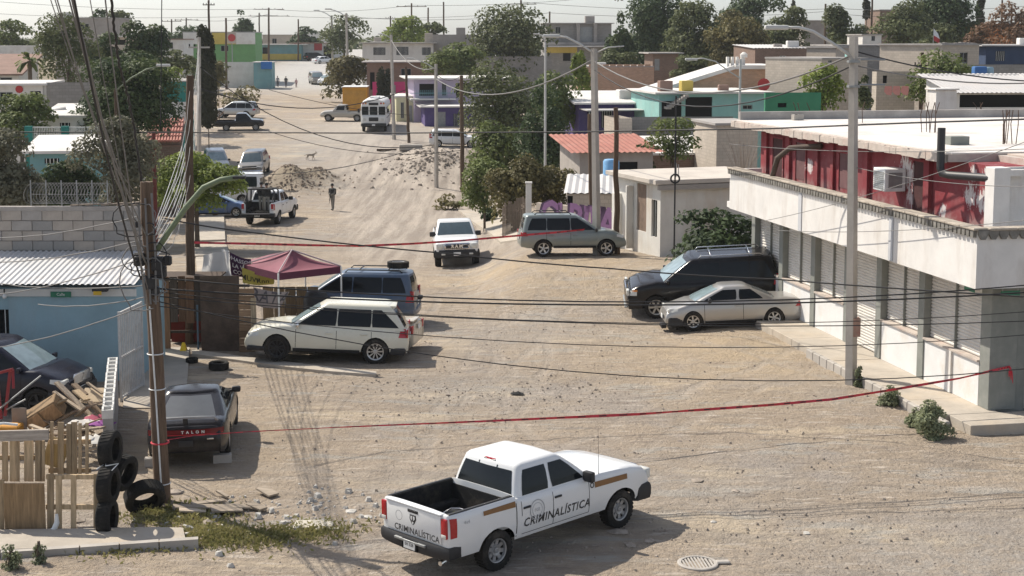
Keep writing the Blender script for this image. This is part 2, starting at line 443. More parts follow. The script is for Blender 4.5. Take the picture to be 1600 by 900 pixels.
PROF_T = np.array([0, .12, .35, .65, .85, .95, 1.0]); PROF_Y = np.array([.925, .975, 1.0, .995, .972, .945, .905])
class Car:
 def __init__(s, name, label, cat, L=4.6, W=1.8, H=1.5, wb=2.7, fo=.9, wr=.33, tw=.22, gc=.28, deck=None, gh=None, bed=None, mat=None,
    rim='five', rimfrac=.64, windows=None, lod=1, taper=(.10, .08), frake=None, rrake=None, group=None, crown=.035, rimmat=None, arch=1.14, prof=None):
  s.L, s.W, s.H, s.wb, s.wr, s.tw, s.gc = L, W, H, wb, wr, tw, gc
  s.xf = L / 2 - fo; s.xr = s.xf - wb; s.deck = np.array(deck, float); s.gh = gh; s.bed = bed; s.mat = mat; s.taper = taper; s.lod = lod
  s.fr = np.array(frake or [(0, -.07), (.3, 0), (.6, -.01), (1, -.10)], float); s.rr = np.array(rrake or [(0, -.05), (.3, 0), (.6, -.01), (1, -.06)], float)
  s.crown = crown; s.arch = arch; s.py = np.array(prof) if prof else PROF_Y
  s.root = thing(name, label, cat, group=group)
  s.body()
  if gh: s.cabin()
  s.wheels(rim, rimfrac, rimmat)
 def zt(s, x): return float(np.interp(x, s.deck[:, 0], s.deck[:, 1]))
 def hw(s, x):
  t = max(0, (abs(x) - s.L / 2 + .75) / .75); k = s.taper[0] if x > 0 else s.taper[1]
  return s.W / 2 * (1 - k * t * t)
 def side_y(s, x, z):
  t = (z - s.gc) / max(.05, s.zt(x) - s.gc)
  return s.hw(x) * float(np.interp(t, PROF_T, s.py))
 def zbot(s, x):
  z = s.gc + .06 * max(0, (abs(x) - s.L / 2 + .3) / .3)
  Ra = s.wr * s.arch
  for xc in (s.xf, s.xr):
   d = (x - xc) / Ra
   if abs(d) < 1: z = max(z, s.gc + (s.wr + Ra - s.gc) * math.sqrt(1 - d * d))
  return z
 def shift(s, x, t):
  bl = .55
  if x > s.L / 2 - bl: return float(np.interp(t, s.fr[:, 0], s.fr[:, 1])) * ((x - s.L / 2 + bl) / bl) ** 2
  if x < -s.L / 2 + bl: return -float(np.interp(t, s.rr[:, 0], s.rr[:, 1])) * ((-s.L / 2 + bl - x) / bl) ** 2
  return 0.0
 def section(s, x):
  zb = s.zbot(x); zt = s.zt(x); w = s.hw(x); pts = []
  zb = min(zb, zt - .06)
  for k in PROF_T:
   z = zb + (zt - zb) * k; t = (z - s.gc) / (zt - s.gc)
   pts.append((x + s.shift(x, t), w * float(np.interp(t, PROF_T, s.py)), z))
  c = s.crown
  if s.bed and s.bed[0] <= x <= s.bed[1]:
   pts += [(x, w * .84, zt), (x, w * .84, s.bed[2]), (x, 0, s.bed[2])]
  else:
   dx = s.shift(x, 1)
   pts += [(x + dx, w * .80, zt + .6 * c), (x + dx, w * .45, zt + .95 * c), (x + dx, 0, zt + c)]
  return pts + [(p[0], -p[1], p[2]) for p in reversed(pts[:-1])]
 def body(s):
  e = .05
  xs = set(np.linspace(-s.L / 2 + e, s.L / 2 - e, 22).tolist())
  for xc in (s.xf, s.xr):
   for d in (-1.0, -.995, -.96, -.88, -.75, -.55, -.3, 0, .3, .55, .75, .88, .96, .995, 1.0): xs.add(xc + d * s.wr * s.arch)
  for p in s.deck[:, 0]: xs.add(float(p))
  for q in (.1, .2, .3, .4): xs.add(s.L / 2 - e - q); xs.add(-s.L / 2 + e + q)
  if s.bed:
   for b in s.bed[:2]: xs.add(b); xs.add(b - .004 if b == s.bed[0] else b + .004)
  xs = sorted(x for x in xs if -s.L / 2 + e - 1e-6 <= x <= s.L / 2 - e + 1e-6)
  keep = [xs[0]]
  for x in xs[1:]:
   if x - keep[-1] > .0035: keep.append(x)
  xs = keep
  mb = MB(); vs = []; n = 19
  for x in xs: vs += s.section(x)
  fs = []
  for i in range(len(xs) - 1):
   for j in range(n - 1): fs.append((i * n + j, i * n + j + 1, (i + 1) * n + j + 1, (i + 1) * n + j))
  for end in (0, len(xs) - 1):
   base = vs[end * n:(end + 1) * n]; zm = (base[0][2] + base[9][2]) / 2; sg = 1 if end else -1
   ring = [end * n + j for j in range(n)]
   for (k, dx) in ((.985, .028), (.95, .044), (.88, .05)):
    o = len(vs); vs += [(p[0] + sg * dx, p[1] * k, zm + (p[2] - zm) * k) for p in base]
    new = list(range(o, o + n))
    for j in range(n): fs.append((ring[j], ring[(j + 1) % n], new[(j + 1) % n], new[j]))
    ring = new
   fs.append(tuple(ring))
  mb.add(vs, fs)
  s.body_o = mb.build('body', s.mat, s.root, smooth=38)
  u = MB()
  zb = s.gc + .03
  u.box((0, 0, (zb + s.zt(0) * .8) / 2), (s.L * .86, s.W - 2 * s.tw - .10, s.zt(0) * .8 - zb))
  u.box(((s.xf + s.xr) / 2, 0, zb + .04), (s.wb - 2.3 * s.wr, s.W * .9, .1))
  if s.bed:
   u.v = []; u.f = []; u.mi = []
   u.box((0, 0, zb + .12), (s.L * .86, s.W - 2 * s.tw - .10, .3)); u.box((s.xf, 0, .75), (.9, s.W - 2 * s.tw - .1, .5))
   u.box(((s.xf + s.xr) / 2, 0, zb + .04), (s.wb - 2.3 * s.wr, s.W * .86, .1))
  for xc in (s.xf, s.xr): u.cyl((xc, -s.W * .42, s.wr), (xc, s.W * .42, s.wr), .06, 8)
  u.build('underbody', DARK, s.root)
 # ---- cabin
 def g(s, t):
  g = s.gh; bow = .035 * math.sin(math.pi * min(1, t))
  xa = lerp(g['x0b'], g['x0t'], t) - bow * .6; xb = lerp(g['x1b'], g['x1t'], t) + bow
  h = lerp(g['wb'], g['wt'], t ** 1.25)
  return xa, xb, h, lerp(g['zb'], s.H - .07, t)
 def ring(s, t, inset=0, z=None):
  xa, xb, h, zz = s.g(t); r = s.gh.get('r', .12); z = zz if z is None else z
  ki = min(1.6, (xb - xa - 2.2 * r) * .45 / .25) if xb - xa > 2.3 * r else .1
  xa += inset * ki; xb -= inset * ki; h -= inset; bu = s.gh.get('bulge', .07); pts = []
  for (cx, cy, a0, sg) in ((xb - r, h - r, 0, 1), (xa + r, h - r, 90, -1), (xa + r, -h + r, 180, -1), (xb - r, -h + r, 270, 1)):
   if sg == 1 and cy < 0: pass
   for a in (0, 30, 60, 90):
    q = R(a0 + a); pts.append((cx + r * math.cos(q), cy + r * math.sin(q), z))
   if sg == -1 and cy > 0: pts.append((xa - bu * .6, 0, z))
  pts.append((xb + bu, 0, z))
  return pts
 def cabin(s):
  mb = MB(); rings = [s.ring(t) for t in (0, .25, .5, .75, .92, 1.0)]
  H = s.H
  rings += [s.ring(1.0, .035, H - .03), s.ring(1.0, .10, H - .012), s.ring(1.0, .25, H)]
  n = len(rings[0]); vs = [p for r in rings for p in r]; fs = []
  for i in range(len(rings) - 1):
   for j in range(n): fs.append((i * n + j, i * n + (j + 1) % n, (i + 1) * n + (j + 1) % n, (i + 1) * n + j))
  fs.append(tuple(range((len(rings) - 1) * n, len(rings) * n)))
  mb.add(vs, fs); s.cab_o = mb.build('cab', s.gh.get('mat', s.mat), s.root, smooth=35)
  # glass
  gl = s.gh.get('glass', GLASS)
  def pane_end(front, t0, t1, frac, m, nm):
   p = MB(); rows = 5; grid = []
   for i in range(rows + 1):
    t = lerp(t0, t1, i / rows); xa, xb, h, z = s.g(t); r = s.gh.get('r', .12); bu = s.gh.get('bulge', .07); a = (h - r) * frac
    f = 1 - frac
    for y in (-a, -a / 2, 0, a / 2, a):
     k = 1 - abs(y) / (h - r)
     x = (xb + bu * k + .008) if front else (xa - .6 * bu * k - .008)
     grid.append((x, y, z + (.004 if front else .002)))
   fs = [(i * 5 + j, i * 5 + j + 1, (i + 1) * 5 + j + 1, (i + 1) * 5 + j) for i in range(rows) for j in range(4)]
   p.add(grid, fs); return p.build(nm, m, s.root, smooth=True)
  if s.gh.get('ws', True): pane_end(True, s.gh.get('wst', .10), .93, 1.0, s.gh.get('wsm', GLASS_L), 'windshield')
  rt = s.gh.get('rt', (.14, .9))
  if rt: pane_end(False, rt[0], rt[1], .97, s.gh.get('rwm', gl), 'rear_window')
  for q in s.gh['win']:
   xa0, xb0, xa1, xb1 = q[:4]; t0, t1 = q[4:6] if len(q) > 5 else (.13, .88)
   for sd in (1, -1):
    p = MB(); grid = []; rows = 4
    for i in range(rows + 1):
     k = i / rows; t = lerp(t0, t1, k); _, _, h, z = s.g(t)
     a, b = lerp(xa0, xa1, k), lerp(xb0, xb1, k)
     if i in (0, rows): a += .02; b -= .02
     for x in (a, (a + b) / 2, b): grid.append((x, sd * (h + .006), z))
    p.add(grid, [(i * 3 + j, i * 3 + j + 1, (i + 1) * 3 + j + 1, (i + 1) * 3 + j) for i in range(rows) for j in range(2)])
    p.build('window', gl, s.root)
 # ---- details
 def patch(s, name, m, quad, side=1, off=.006, nx=8, nz=4, parent=None):
  """a quad (x,z)x4 laid on the body side"""
  p = MB(); grid = []
  (ax, az), (bx, bz), (cx, cz), (dx, dz) = quad
  for j in range(nz + 1):
   for i in range(nx + 1):
    u, v = i / nx, j / nz
    x = lerp(lerp(ax, bx, u), lerp(dx, cx, u), v); z = lerp(lerp(az, bz, u), lerp(dz, cz, u), v)
    t = (z - s.gc) / max(.05, s.zt(x) - s.gc)
    grid.append((x + s.shift(x, t), side * (s.side_y(x, z) + off), z))
  w = nx + 1
  p.add(grid, [(j * w + i, j * w + i + 1, (j + 1) * w + i + 1, (j + 1) * w + i) for j in range(nz) for i in range(nx)])
  return p.build(name, m, parent or s.root, smooth=True)
 def seam(s, x0, z0, x1, z1, side, wdt=.014):
  s.patch('door_seam', DARK, [(x0 - wdt / 2, z0), (x0 + wdt / 2, z0), (x1 + wdt / 2, z1), (x1 - wdt / 2, z1)], side, .003, 1, 8)
 def side_text(s, body, size, x, z, side, m, bold=0, shear=0, spacing=1.0, name='lettering'):
  vs, fs = text_mesh(body, size, bold, shear, spacing); mb = MB(); out = []
  for v in vs:
   xx = x + (v[0] if side < 0 else -v[0]); zz = z + v[1]
   out.append((xx, side * (s.side_y(xx, zz) + .007), zz))
  mb.add(out, fs); return mb.build(name, m, s.root, fixn=False)
 def xfront(s, z): return s.L / 2 + float(np.interp((z - s.gc) / (s.zt(s.L / 2) - s.gc), s.fr[:, 0], s.fr[:, 1]))
 def xrear(s, z): return -s.L / 2 - float(np.interp((z - s.gc) / (s.zt(-s.L / 2) - s.gc), s.rr[:, 0], s.rr[:, 1]))
 def handle(s, x, z, side, m=None, ln=.2):
  mb = MB(); mb.rbox((x, side * (s.side_y(x, z) + .012), z), (ln, .035, .045), .012, 1); mb.build('door_handle', m or BLACK, s.root)
 def mirror(s, x, z, side, m=None, sz=(.12, .2, .17)):
  mb = MB(); y = s.side_y(x, min(z, s.zt(x) - .02))
  mb.rbox((x, side * (y + .09), z + .05), sz, .035, 2); mb.bar((x, side * (y - .12), z), (x, side * (y + .04), z + .02), .05, .05)
  mb.build('mirror', m or BLACK, s.root, smooth=40)
 def box_part(s, name, c, d, m, b=.02, seg=2):
  mb = MB(); mb.rbox(c, d, b, seg); return mb.build(name, m, s.root, smooth=40)
 def both(s, name, c, d, m, b=.02):
  return [s.box_part(name, (c[0], sd * c[1], c[2]), d, m, b) for sd in (1, -1)]
 def plate(s, x, z, w=.32, h=.16, text=None):
  sg = 1 if x > 0 else -1
  o = s.box_part('license_plate', (x, 0, z), (.02, w, h), PLATE, .004, 1)
  return o
 def bumper(s, front, z0, z1, m, proud=.05, wrap=.45, name=None):
  """a bumper bar that wraps round the corners"""
  sg = 1 if front else -1; mb = MB(); pts = []
  xe = s.L / 2; n = 13; prof = []
  for i in range(n):
   u = -1 + 2 * i / (n - 1); y = u * s.W / 2 * 1.0
   au = abs(u)
   x = xe + proud - .10 * au ** 3
   prof.append((sg * x, y))
  prof = [(sg * (xe - wrap), -s.W / 2 * .985)] + prof + [(sg * (xe - wrap), s.W / 2 * .985)]
  vs = []; fs = []; k = len(prof)
  for (x, y) in prof: vs += [(x - sg * .02, y * .985, z0), (x, y, lerp(z0, z1, .3)), (x, y, lerp(z0, z1, .8)), (x - sg * .03, y * .98, z1), (x - sg * .14, y * .86, z1), (x - sg * .14, y * .86, z0)]
  for i in range(k - 1):
   for j in range(6): fs.append((i * 6 + j, i * 6 + (j + 1) % 6, (i + 1) * 6 + (j + 1) % 6, (i + 1) * 6 + j))
  fs.append(tuple(range(6))); fs.append(tuple(range((k - 1) * 6, k * 6)))
  mb.add(vs, fs); return mb.build(name or ('front_bumper' if front else 'rear_bumper'), m, s.root, smooth=40)
 def rack(s, m, x0, x1, cross=(.25, .75)):
  for sd in (1, -1):
   _, _, h, _ = s.g(.97); y = sd * (h - .12); z = s.H
   mb = MB(); mb.tube([(x0, y, z - .02), (x0 + .1, y, z + .07), (x1 - .1, y, z + .07), (x1, y, z - .03)], .022, 6); mb.build('roof_rail', m, s.root, smooth=True)
  for c in cross:
   x = lerp(x0, x1, c); mb = MB(); mb.tube([(x, -h + .12, s.H + .07), (x, 0, s.H + .085), (x, h - .12, s.H + .07)], .02, 6); mb.build('roof_crossbar', m, s.root, smooth=True)
 def wheels(s, style, rimfrac, rimmat):
  a, b = wheel_meshes(s.wr, s.tw, style, rimfrac, rimmat)
  y = s.W / 2 - s.tw / 2 - .015
  s.wheel_objs = []
  for x in (s.xf, s.xr):
   for sd in (1, -1):
    Mx = Matrix.Translation((x, sd * y, s.wr)) @ Matrix.Rotation(random.uniform(0, 6.28), 4, 'Y')
    if sd < 0: Mx = Mx @ Matrix.Rotation(math.pi, 4, 'Z')
    wq = inst('wheel', a, s.root, Mx); inst('rim', b, wq, Matrix.Identity(4)); s.wheel_objs.append((x, sd, wq))
 # ---- placing
 def pose(s, p, yaw):
  f = Vector((math.cos(yaw), math.sin(yaw), 0)); l = Vector((-f.y, f.x, 0))
  def g(dx, dy): q = p + f * dx + l * dy; return gz(q.x, q.y)
  zf = (g(s.xf, .7) + g(s.xf, -.7)) / 2; zr = (g(s.xr, .7) + g(s.xr, -.7)) / 2
  zl = (g(s.xf, .7) + g(s.xr, .7)) / 2; zrt = (g(s.xf, -.7) + g(s.xr, -.7)) / 2
  pitch = -math.atan2(zf - zr, s.wb); roll = math.atan2(zl - zrt, 1.4)
  k = (0 - s.xr) / s.wb
  s.root.location = (p.x, p.y, lerp(zr, zf, k) + .004); s.root.rotation_euler = (roll, pitch, yaw)
  return s
 def place_wheels(s, fpx, rpx, side):
  pf, pr = at(*fpx), at(*rpx); d = pf - pr; yaw = math.atan2(d.y, d.x)
  f = Vector((math.cos(yaw), math.sin(yaw), 0)); l = Vector((-f.y, f.x, 0))
  mid = (pf + pr) / 2 - f * (s.xf + s.xr) / 2 - l * side * (s.W / 2 - s.tw / 2)
  return s.pose(Vector((mid.x, mid.y, 0)), yaw)
 def place_mid(s, px, py, yawdeg, side):
  k = s.root.scale.x; yaw = R(yawdeg); f = Vector((math.cos(yaw), math.sin(yaw), 0)); l = Vector((-f.y, f.x, 0))
  mid = at(px, py) - f * (s.xf + s.xr) / 2 * k - l * side * (s.W / 2 - s.tw / 2) * k
  return s.pose(Vector((mid.x, mid.y, 0)), yaw)
 def place_px(s, px, py, yawdeg):
  p = at(px, py); return s.pose(p, R(yawdeg))
 def M(s): 
  e = s.root.rotation_euler
  return Matrix.Translation(s.root.location) @ e.to_matrix().to_4x4() @ Matrix.Scale(s.root.scale.x, 4)

def gh(x0b, x0t, x1t, x1b, zb, wb, wt, win, **k):
 d = dict(x0b=x0b, x0t=x0t, x1t=x1t, x1b=x1b, zb=zb, wb=wb, wt=wt, win=win); d.update(k); return d
W_PAINT = paint('white_paint', (.72, .73, .73), .16)
# ================================================================ ground
def axis(parts):
 out = []
 for a, b, st in parts: out += list(np.arange(a, b, st))
 return np.array(out + [parts[-1][1]])
def build_ground():
 xs = axis([(-900, -300, 100), (-300, -100, 25), (-100, -40, 4), (-40, -22, .9), (-22, -14, .25), (-14, 15, .125), (15, 22, .3), (22, 40, .9), (40, 100, 4), (100, 300, 25), (300, 900, 100)])
 ys = axis([(-30, 14, 4), (14, 21, .4), (21, 46, .13), (46, 75, .25), (75, 165, 1.0), (165, 400, 5), (400, 1000, 40), (1000, 1500, 100)])
 X, Y = np.meshgrid(xs, ys); Z = ground(X, Y)
 k = (1 - sstep(60, 140, Y)) * .8 + .2
 Z = Z + k * (.022 * vnoise(X, Y, .6) + .014 * vnoise(X, Y, 1.7, 1) + .012 * vnoise(X, Y, 4.1, 2) * (vnoise(X, Y, .4, 3) > -.2) + .010 * vnoise(X, Y, 7.3, 4) * (vnoise(X, Y, .55, 5) > .0))
 hp = ((np.abs(X + 16.1) < 4) & (np.abs(Y - 111) < 8)) | ((np.abs(X + 6.6) < 5) & (np.abs(Y - 119) < 11))
 Z = Z + hp * (.10 * vnoise(X, Y, 1.1, 6) + .07 * vnoise(X, Y, 2.7, 7))
 nx, ny = len(xs), len(ys)
 co = np.stack([X, Y, Z], -1).reshape(-1, 3)
 a = (np.arange(ny - 1)[:, None] * nx + np.arange(nx - 1)[None, :]).ravel()
 faces = np.stack([a, a + 1, a + nx + 1, a + nx], -1)
 me = bpy.data.meshes.new('ground'); me.vertices.add(len(co)); me.vertices.foreach_set('co', co.ravel().astype(np.float32))
 me.loops.add(faces.size); me.loops.foreach_set('vertex_index', faces.ravel().astype(np.int32))
 me.polygons.add(len(faces)); me.polygons.foreach_set('loop_start', (np.arange(len(faces)) * 4).astype(np.int32)); me.polygons.foreach_set('loop_total', np.full(len(faces), 4, np.int32))
 me.polygons.foreach_set('use_smooth', np.ones(len(faces), bool)); me.update(calc_edges=True)
 # which kind of earth lies where: gravel, yellow fill, paved grey, garden soil
 xx, yy = co[:, 0], co[:, 1]
 gravel = sstep(2, 9, xx) * (1 - sstep(25, 29.5, yy)) * .9 + .75 * np.exp(-((xx + 1.2) / 2.6) ** 2 - ((yy - 38.5) / 2.0) ** 2) + .5 * np.exp(-((xx - 1.5) / 5) ** 2 - ((yy - 30) / 2.5) ** 2) + .5 * np.exp(-((xx + 6.6) / 3.4) ** 2 - ((yy - 119) / 8) ** 2) + .6 * np.exp(-((xx - .5) / 3.0) ** 2 - ((yy - 47) / 3.0) ** 2)
 yel = .8 * np.exp(-((xx - 6.5) / 4.0) ** 2 - ((yy - 43) / 4.5) ** 2) + .8 * np.exp(-((xx - 2.5) / 3.5) ** 2 - ((yy - 56) / 4.5) ** 2) + .55 * np.exp(-((xx + 7) / 2.0) ** 2 - ((yy - 31.5) / 4.5) ** 2) + .6 * np.exp(-((xx + 1) / 7) ** 2 - ((yy - 60) / 2.2) ** 2) + .5 * np.exp(-((xx + 8) / 8) ** 2 - ((yy - 175) / 25) ** 2)
 grey = sstep(195, 240, yy) * (1 - sstep(-8, 4, xx - 10)) * sstep(-55, -40, xx)
 grey = np.maximum(grey, .55 * np.exp(-((xx + 13) / 8) ** 2 - ((yy - 140) / 22) ** 2))
 soil = np.maximum(np.maximum(sstep(30, 60, np.abs(xx + 8)) * sstep(60, 90, yy), sstep(400, 500, yy)) * .9, .9 * np.exp(-((xx + 16.1) / 2.6) ** 2 - ((yy - 110.5) / 3.8) ** 2))
 tr = .8 * sstep(60, 75, yy) * (1 - sstep(120, 150, yy)) * (1 - sstep(4, 8, np.abs(xx + .12 * (yy - 60) + 1)))
 col = np.stack([np.clip(gravel, 0, 1), np.clip(yel, 0, 1), np.clip(grey, 0, 1), np.ones_like(grey)], -1).astype(np.float32)
 at1 = me.attributes.new('earth', 'FLOAT_COLOR', 'POINT'); at1.data.foreach_set('color', col.ravel())
 col2 = np.stack([np.clip(soil, 0, 1), np.clip(tr, 0, 1), np.zeros_like(tr), np.ones_like(tr)], -1).astype(np.float32)
 at2 = me.attributes.new('earth_more', 'FLOAT_COLOR', 'POINT'); at2.data.foreach_set('color', col2.ravel())
 m, t, b = nodes('dirt'); v = coords(t, 'World')
 def attr(n):
  q = N(t, 'ShaderNodeAttribute'); q.attribute_name = n; s = N(t, 'ShaderNodeSeparateColor'); L(t, q.outputs['Color'], s.inputs[0]); return s.outputs
 e = attr('earth'); e2 = attr('earth_more')
 f1 = noise_f(t, v, .22, 6, .62, .36, .66); f2 = noise_f(t, v, 1.5, 6, .72, .34, .66); f3 = noise_f(t, v, 9, 5, .75, .36, .66)
 base = mixc(t, f1, (.365, .295, .22), (.50, .41, .31))
 base = mixc(t, mul(t, f2, .75), base, (.47, .38, .285))
 base = mixc(t, mul(t, f3, .6), base, (.29, .24, .195))
 f4 = noise_f(t, v, 32, 4, .8, .40, .62)
 base = mixc(t, mul(t, f4, .45), base, (.26, .215, .175))
 f5 = noise_f(t, v, 3.2, 5, .75, .5, .7, (.35, 1.6, 1))
 base = mixc(t, mul(t, f5, .4), base, (.56, .49, .41))
 for sc_, lo_, hi_, amt, cc, stx in ((.16, .52, .60, .75, (.34, .30, .265), None), (.30, .55, .64, .8, (.56, .465, .34), (.6, 1.5, 1)), (.45, .56, .62, .7, (.29, .245, .20), (.5, 1.7, 1)), (.8, .55, .62, .6, (.40, .385, .35), (.45, 1.5, 1)), (2.4, .57, .63, .65, (.24, .20, .165), (.3, 1.5, 1)), (3.4, .58, .63, .6, (.62, .55, .47), (.3, 1.6, 1))):
  of = N(t, 'ShaderNodeVectorMath', operation='ADD'); L(t, v, of.inputs[0]); of.inputs[1].default_value = (sc_ * 91, sc_ * 47, 0)
  base = mixc(t, mul(t, noise_f(t, of.outputs[0], sc_, 7, .68, lo_, hi_, stx), amt), base, cc)
 base = mixc(t, mul(t, e[1], mixn := noise_f(t, v, .9, 5, .7, .25, .6)), base, (.49, .385, .26))
 fg = noise_f(t, v, 14, 4, .8, .3, .7)
 gcol = mixc(t, fg, (.24, .22, .20), (.50, .46, .41))
 base = mixc(t, mul(t, e[0], noise_f(t, v, 2.2, 5, .75, .3, .6)), base, gcol)
 paved = mixc(t, f2, (.42, .41, .39), (.52, .50, .47))
 base = mixc(t, e[2], base, paved)
 soilc = mixc(t, f2, (.20, .17, .12), (.30, .25, .18))
 base = mixc(t, e2[0], base, soilc)
 # wheel ruts running up the street
 st = noise_f(t, v, 1.0, 5, .65, .40, .62, (1.5, .07, 1))
 base = mixc(t, e2[1], base, mixc(t, st, (.33, .285, .245), (.54, .475, .405)))
 # curved tyre tracks: pairs of worn bands on wide arcs
 sp = N(t, 'ShaderNodeSeparateXYZ'); L(t, v, sp.inputs[0]); cxy = N(t, 'ShaderNodeCombineXYZ'); L(t, sp.outputs[0], cxy.inputs[0]); L(t, sp.outputs[1], cxy.inputs[1])
 wob = N(t, 'ShaderNodeTexNoise'); wob.inputs['Scale'].default_value = .35; L(t, v, wob.inputs['Vector'])
 tracks = None
 def mth(op, a, k, use=None):
  q = N(t, 'ShaderNodeMath', operation=op)
  for i_, z_ in ((0, a), (1, k)):
   if z_ is None: continue
   if hasattr(z_, 'links'): L(t, z_, q.inputs[i_])
   else: q.inputs[i_].default_value = z_
  return q.outputs[0]
 for (ax, ay, ar) in ((60, 34, 61.5), (48, 52, 50.5), (-30, 6, 34), (2, 210, 181), (90, -20, 103), (-62, 48, 63), (70, 75, 70.5), (8, 95, 66.5), (30, 130, 106)):
  ds = N(t, 'ShaderNodeVectorMath', operation='DISTANCE'); L(t, cxy.outputs[0], ds.inputs[0]); ds.inputs[1].default_value = (ax, ay, 0)
  d1 = mth('ADD', mth('SUBTRACT', ds.outputs['Value'], ar), mth('MULTIPLY', wob.outputs['Fac'], .9))
  d2 = mth('ABSOLUTE', mth('SUBTRACT', mth('ABSOLUTE', d1, None), .78), None)
  mr = N(t, 'ShaderNodeMapRange'); mr.inputs['From Min'].default_value = .20; mr.inputs['From Max'].default_value = .08; L(t, d2, mr.inputs['Value'])
  tracks = mr.outputs[0] if tracks is None else mth('MAXIMUM', tracks, mr.outputs[0])
 tracks = mth('MULTIPLY', tracks, noise_f(t, v, .5, 4, .6, .38, .62))
 base = mixc(t, mul(t, tracks, .5), base, mixc(t, f3, (.33, .285, .24), (.54, .475, .40)))
 # scattered pebbles and dark bits
 vo = N(t, 'ShaderNodeTexVoronoi'); vo.inputs['Scale'].default_value = 5.5; L(t, v, vo.inputs['Vector'])
 r1 = N(t, 'ShaderNodeMapRange'); r1.inputs['From Min'].default_value = .16; r1.inputs['From Max'].default_value = .09; L(t, vo.outputs['Distance'], r1.inputs['Value'])
 sc_ = N(t, 'ShaderNodeSeparateColor'); L(t, vo.outputs['Color'], sc_.inputs[0])
 pc = mixc(t, sc_.outputs[0], (.16, .13, .11), (.62, .56, .5))
 gate = N(t, 'ShaderNodeMath', operation='GREATER_THAN'); gate.inputs[1].default_value = .62; L(t, sc_.outputs[1], gate.inputs[0])
 base = mixc(t, mul(t, mul(t, r1.outputs[0], gate.outputs[0]), .45), base, pc)
 L(t, base, b.inputs['Base Color']); b.inputs['Roughness'].default_value = .95; b.inputs['Specular IOR Level'].default_value = .15
 hb = N(t, 'ShaderNodeMath', operation='ADD'); L(t, mul(t, f3, .6), hb.inputs[0]); L(t, mul(t, f2, 1.2), hb.inputs[1])
 hb2 = N(t, 'ShaderNodeMath', operation='ADD'); L(t, hb.outputs[0], hb2.inputs[0]); L(t, mul(t, fg, .35), hb2.inputs[1])
 bump(t, b, mth('SUBTRACT', hb2.outputs[0], mul(t, tracks, .8)), .9, .06)
 me.materials.append(m)
 o = bpy.data.objects.new('ground', me); COL.objects.link(o); o['kind'] = 'structure'
build_ground()

STONE = surf('stone', (.34, .29, .24), .95, .35, 6, (.5, .45, .4), .4, 8, .3, 40)
STONE_D = surf('dark_stone', (.23, .195, .165), .95, .35, 6, None, bumps=.2)
def pebbles(name, n, regions, smin, smax, m, seed=1):
 """thousands of loose stones, one mesh"""
 r = random.Random(seed); mb = MB()
 for _ in range(n):
  reg_ = r.choice(regions); cx, cy, rx, ry = reg_
  x, y = r.gauss(cx, rx), r.gauss(cy, ry)
  s = smin + (smax - smin) * r.random() ** 3
  z = gz(x, y); a = r.random() * 6.28
  pts = []
  for k in range(5):
   q = a + k * 1.2566 + r.uniform(-.25, .25); rr = s * r.uniform(.7, 1.2); pts.append((x + rr * math.cos(q), y + rr * math.sin(q), z - .01))
  top = [(x + (p[0] - x) * r.uniform(.45, .75), y + (p[1] - y) * r.uniform(.45, .75), z + s * r.uniform(.5, .9)) for p in pts]
  mb.add(pts + top, [(5, 6, 7, 8, 9)] + [(i, (i + 1) % 5, 5 + (i + 1) % 5, 5 + i) for i in range(5)])
 return mb.build(name, m, None, kind='stuff', fixn=False)
pebbles('gravel', 2400, [(1, 27, 6, 4), (-1.2, 38.5, 2.4, 1.6), (4, 33, 5, 5), (6, 27, 4, 3), (0, 46, 5, 5)], .010, .042, STONE, 2)
pebbles('dark_gravel', 450, [(1, 29, 7, 5), (5, 27, 4, 3), (-1, 38, 3, 2), (2, 36, 5, 5), (0, 45, 6, 6)], .007, .028, STONE_D, 3)
pebbles('rubble', 450, [(-6.6, 119, 1.7, 4)], .05, .24, STONE, 4)
pebbles('dark_rubble', 160, [(-6.6, 118, 2.3, 5)], .05, .2, STONE_D, 5)
pebbles('heap_debris', 900, [(-16.1, 109.8, 1.5, 2.4)], .03, .14, surf('heap_earth', (.25, .195, .15), .95, .4, 5, (.36, .3, .22), .4, 9, .3), 7)
pebbles('loose_litter', 240, [(-5.6, 27.2, .9, .8), (-3.7, 28.2, .7, .6), (-4.6, 28.3, 1.0, .8)], .02, .11, surf('pale_litter', (.5, .48, .44), .8, .3, 6), 6)
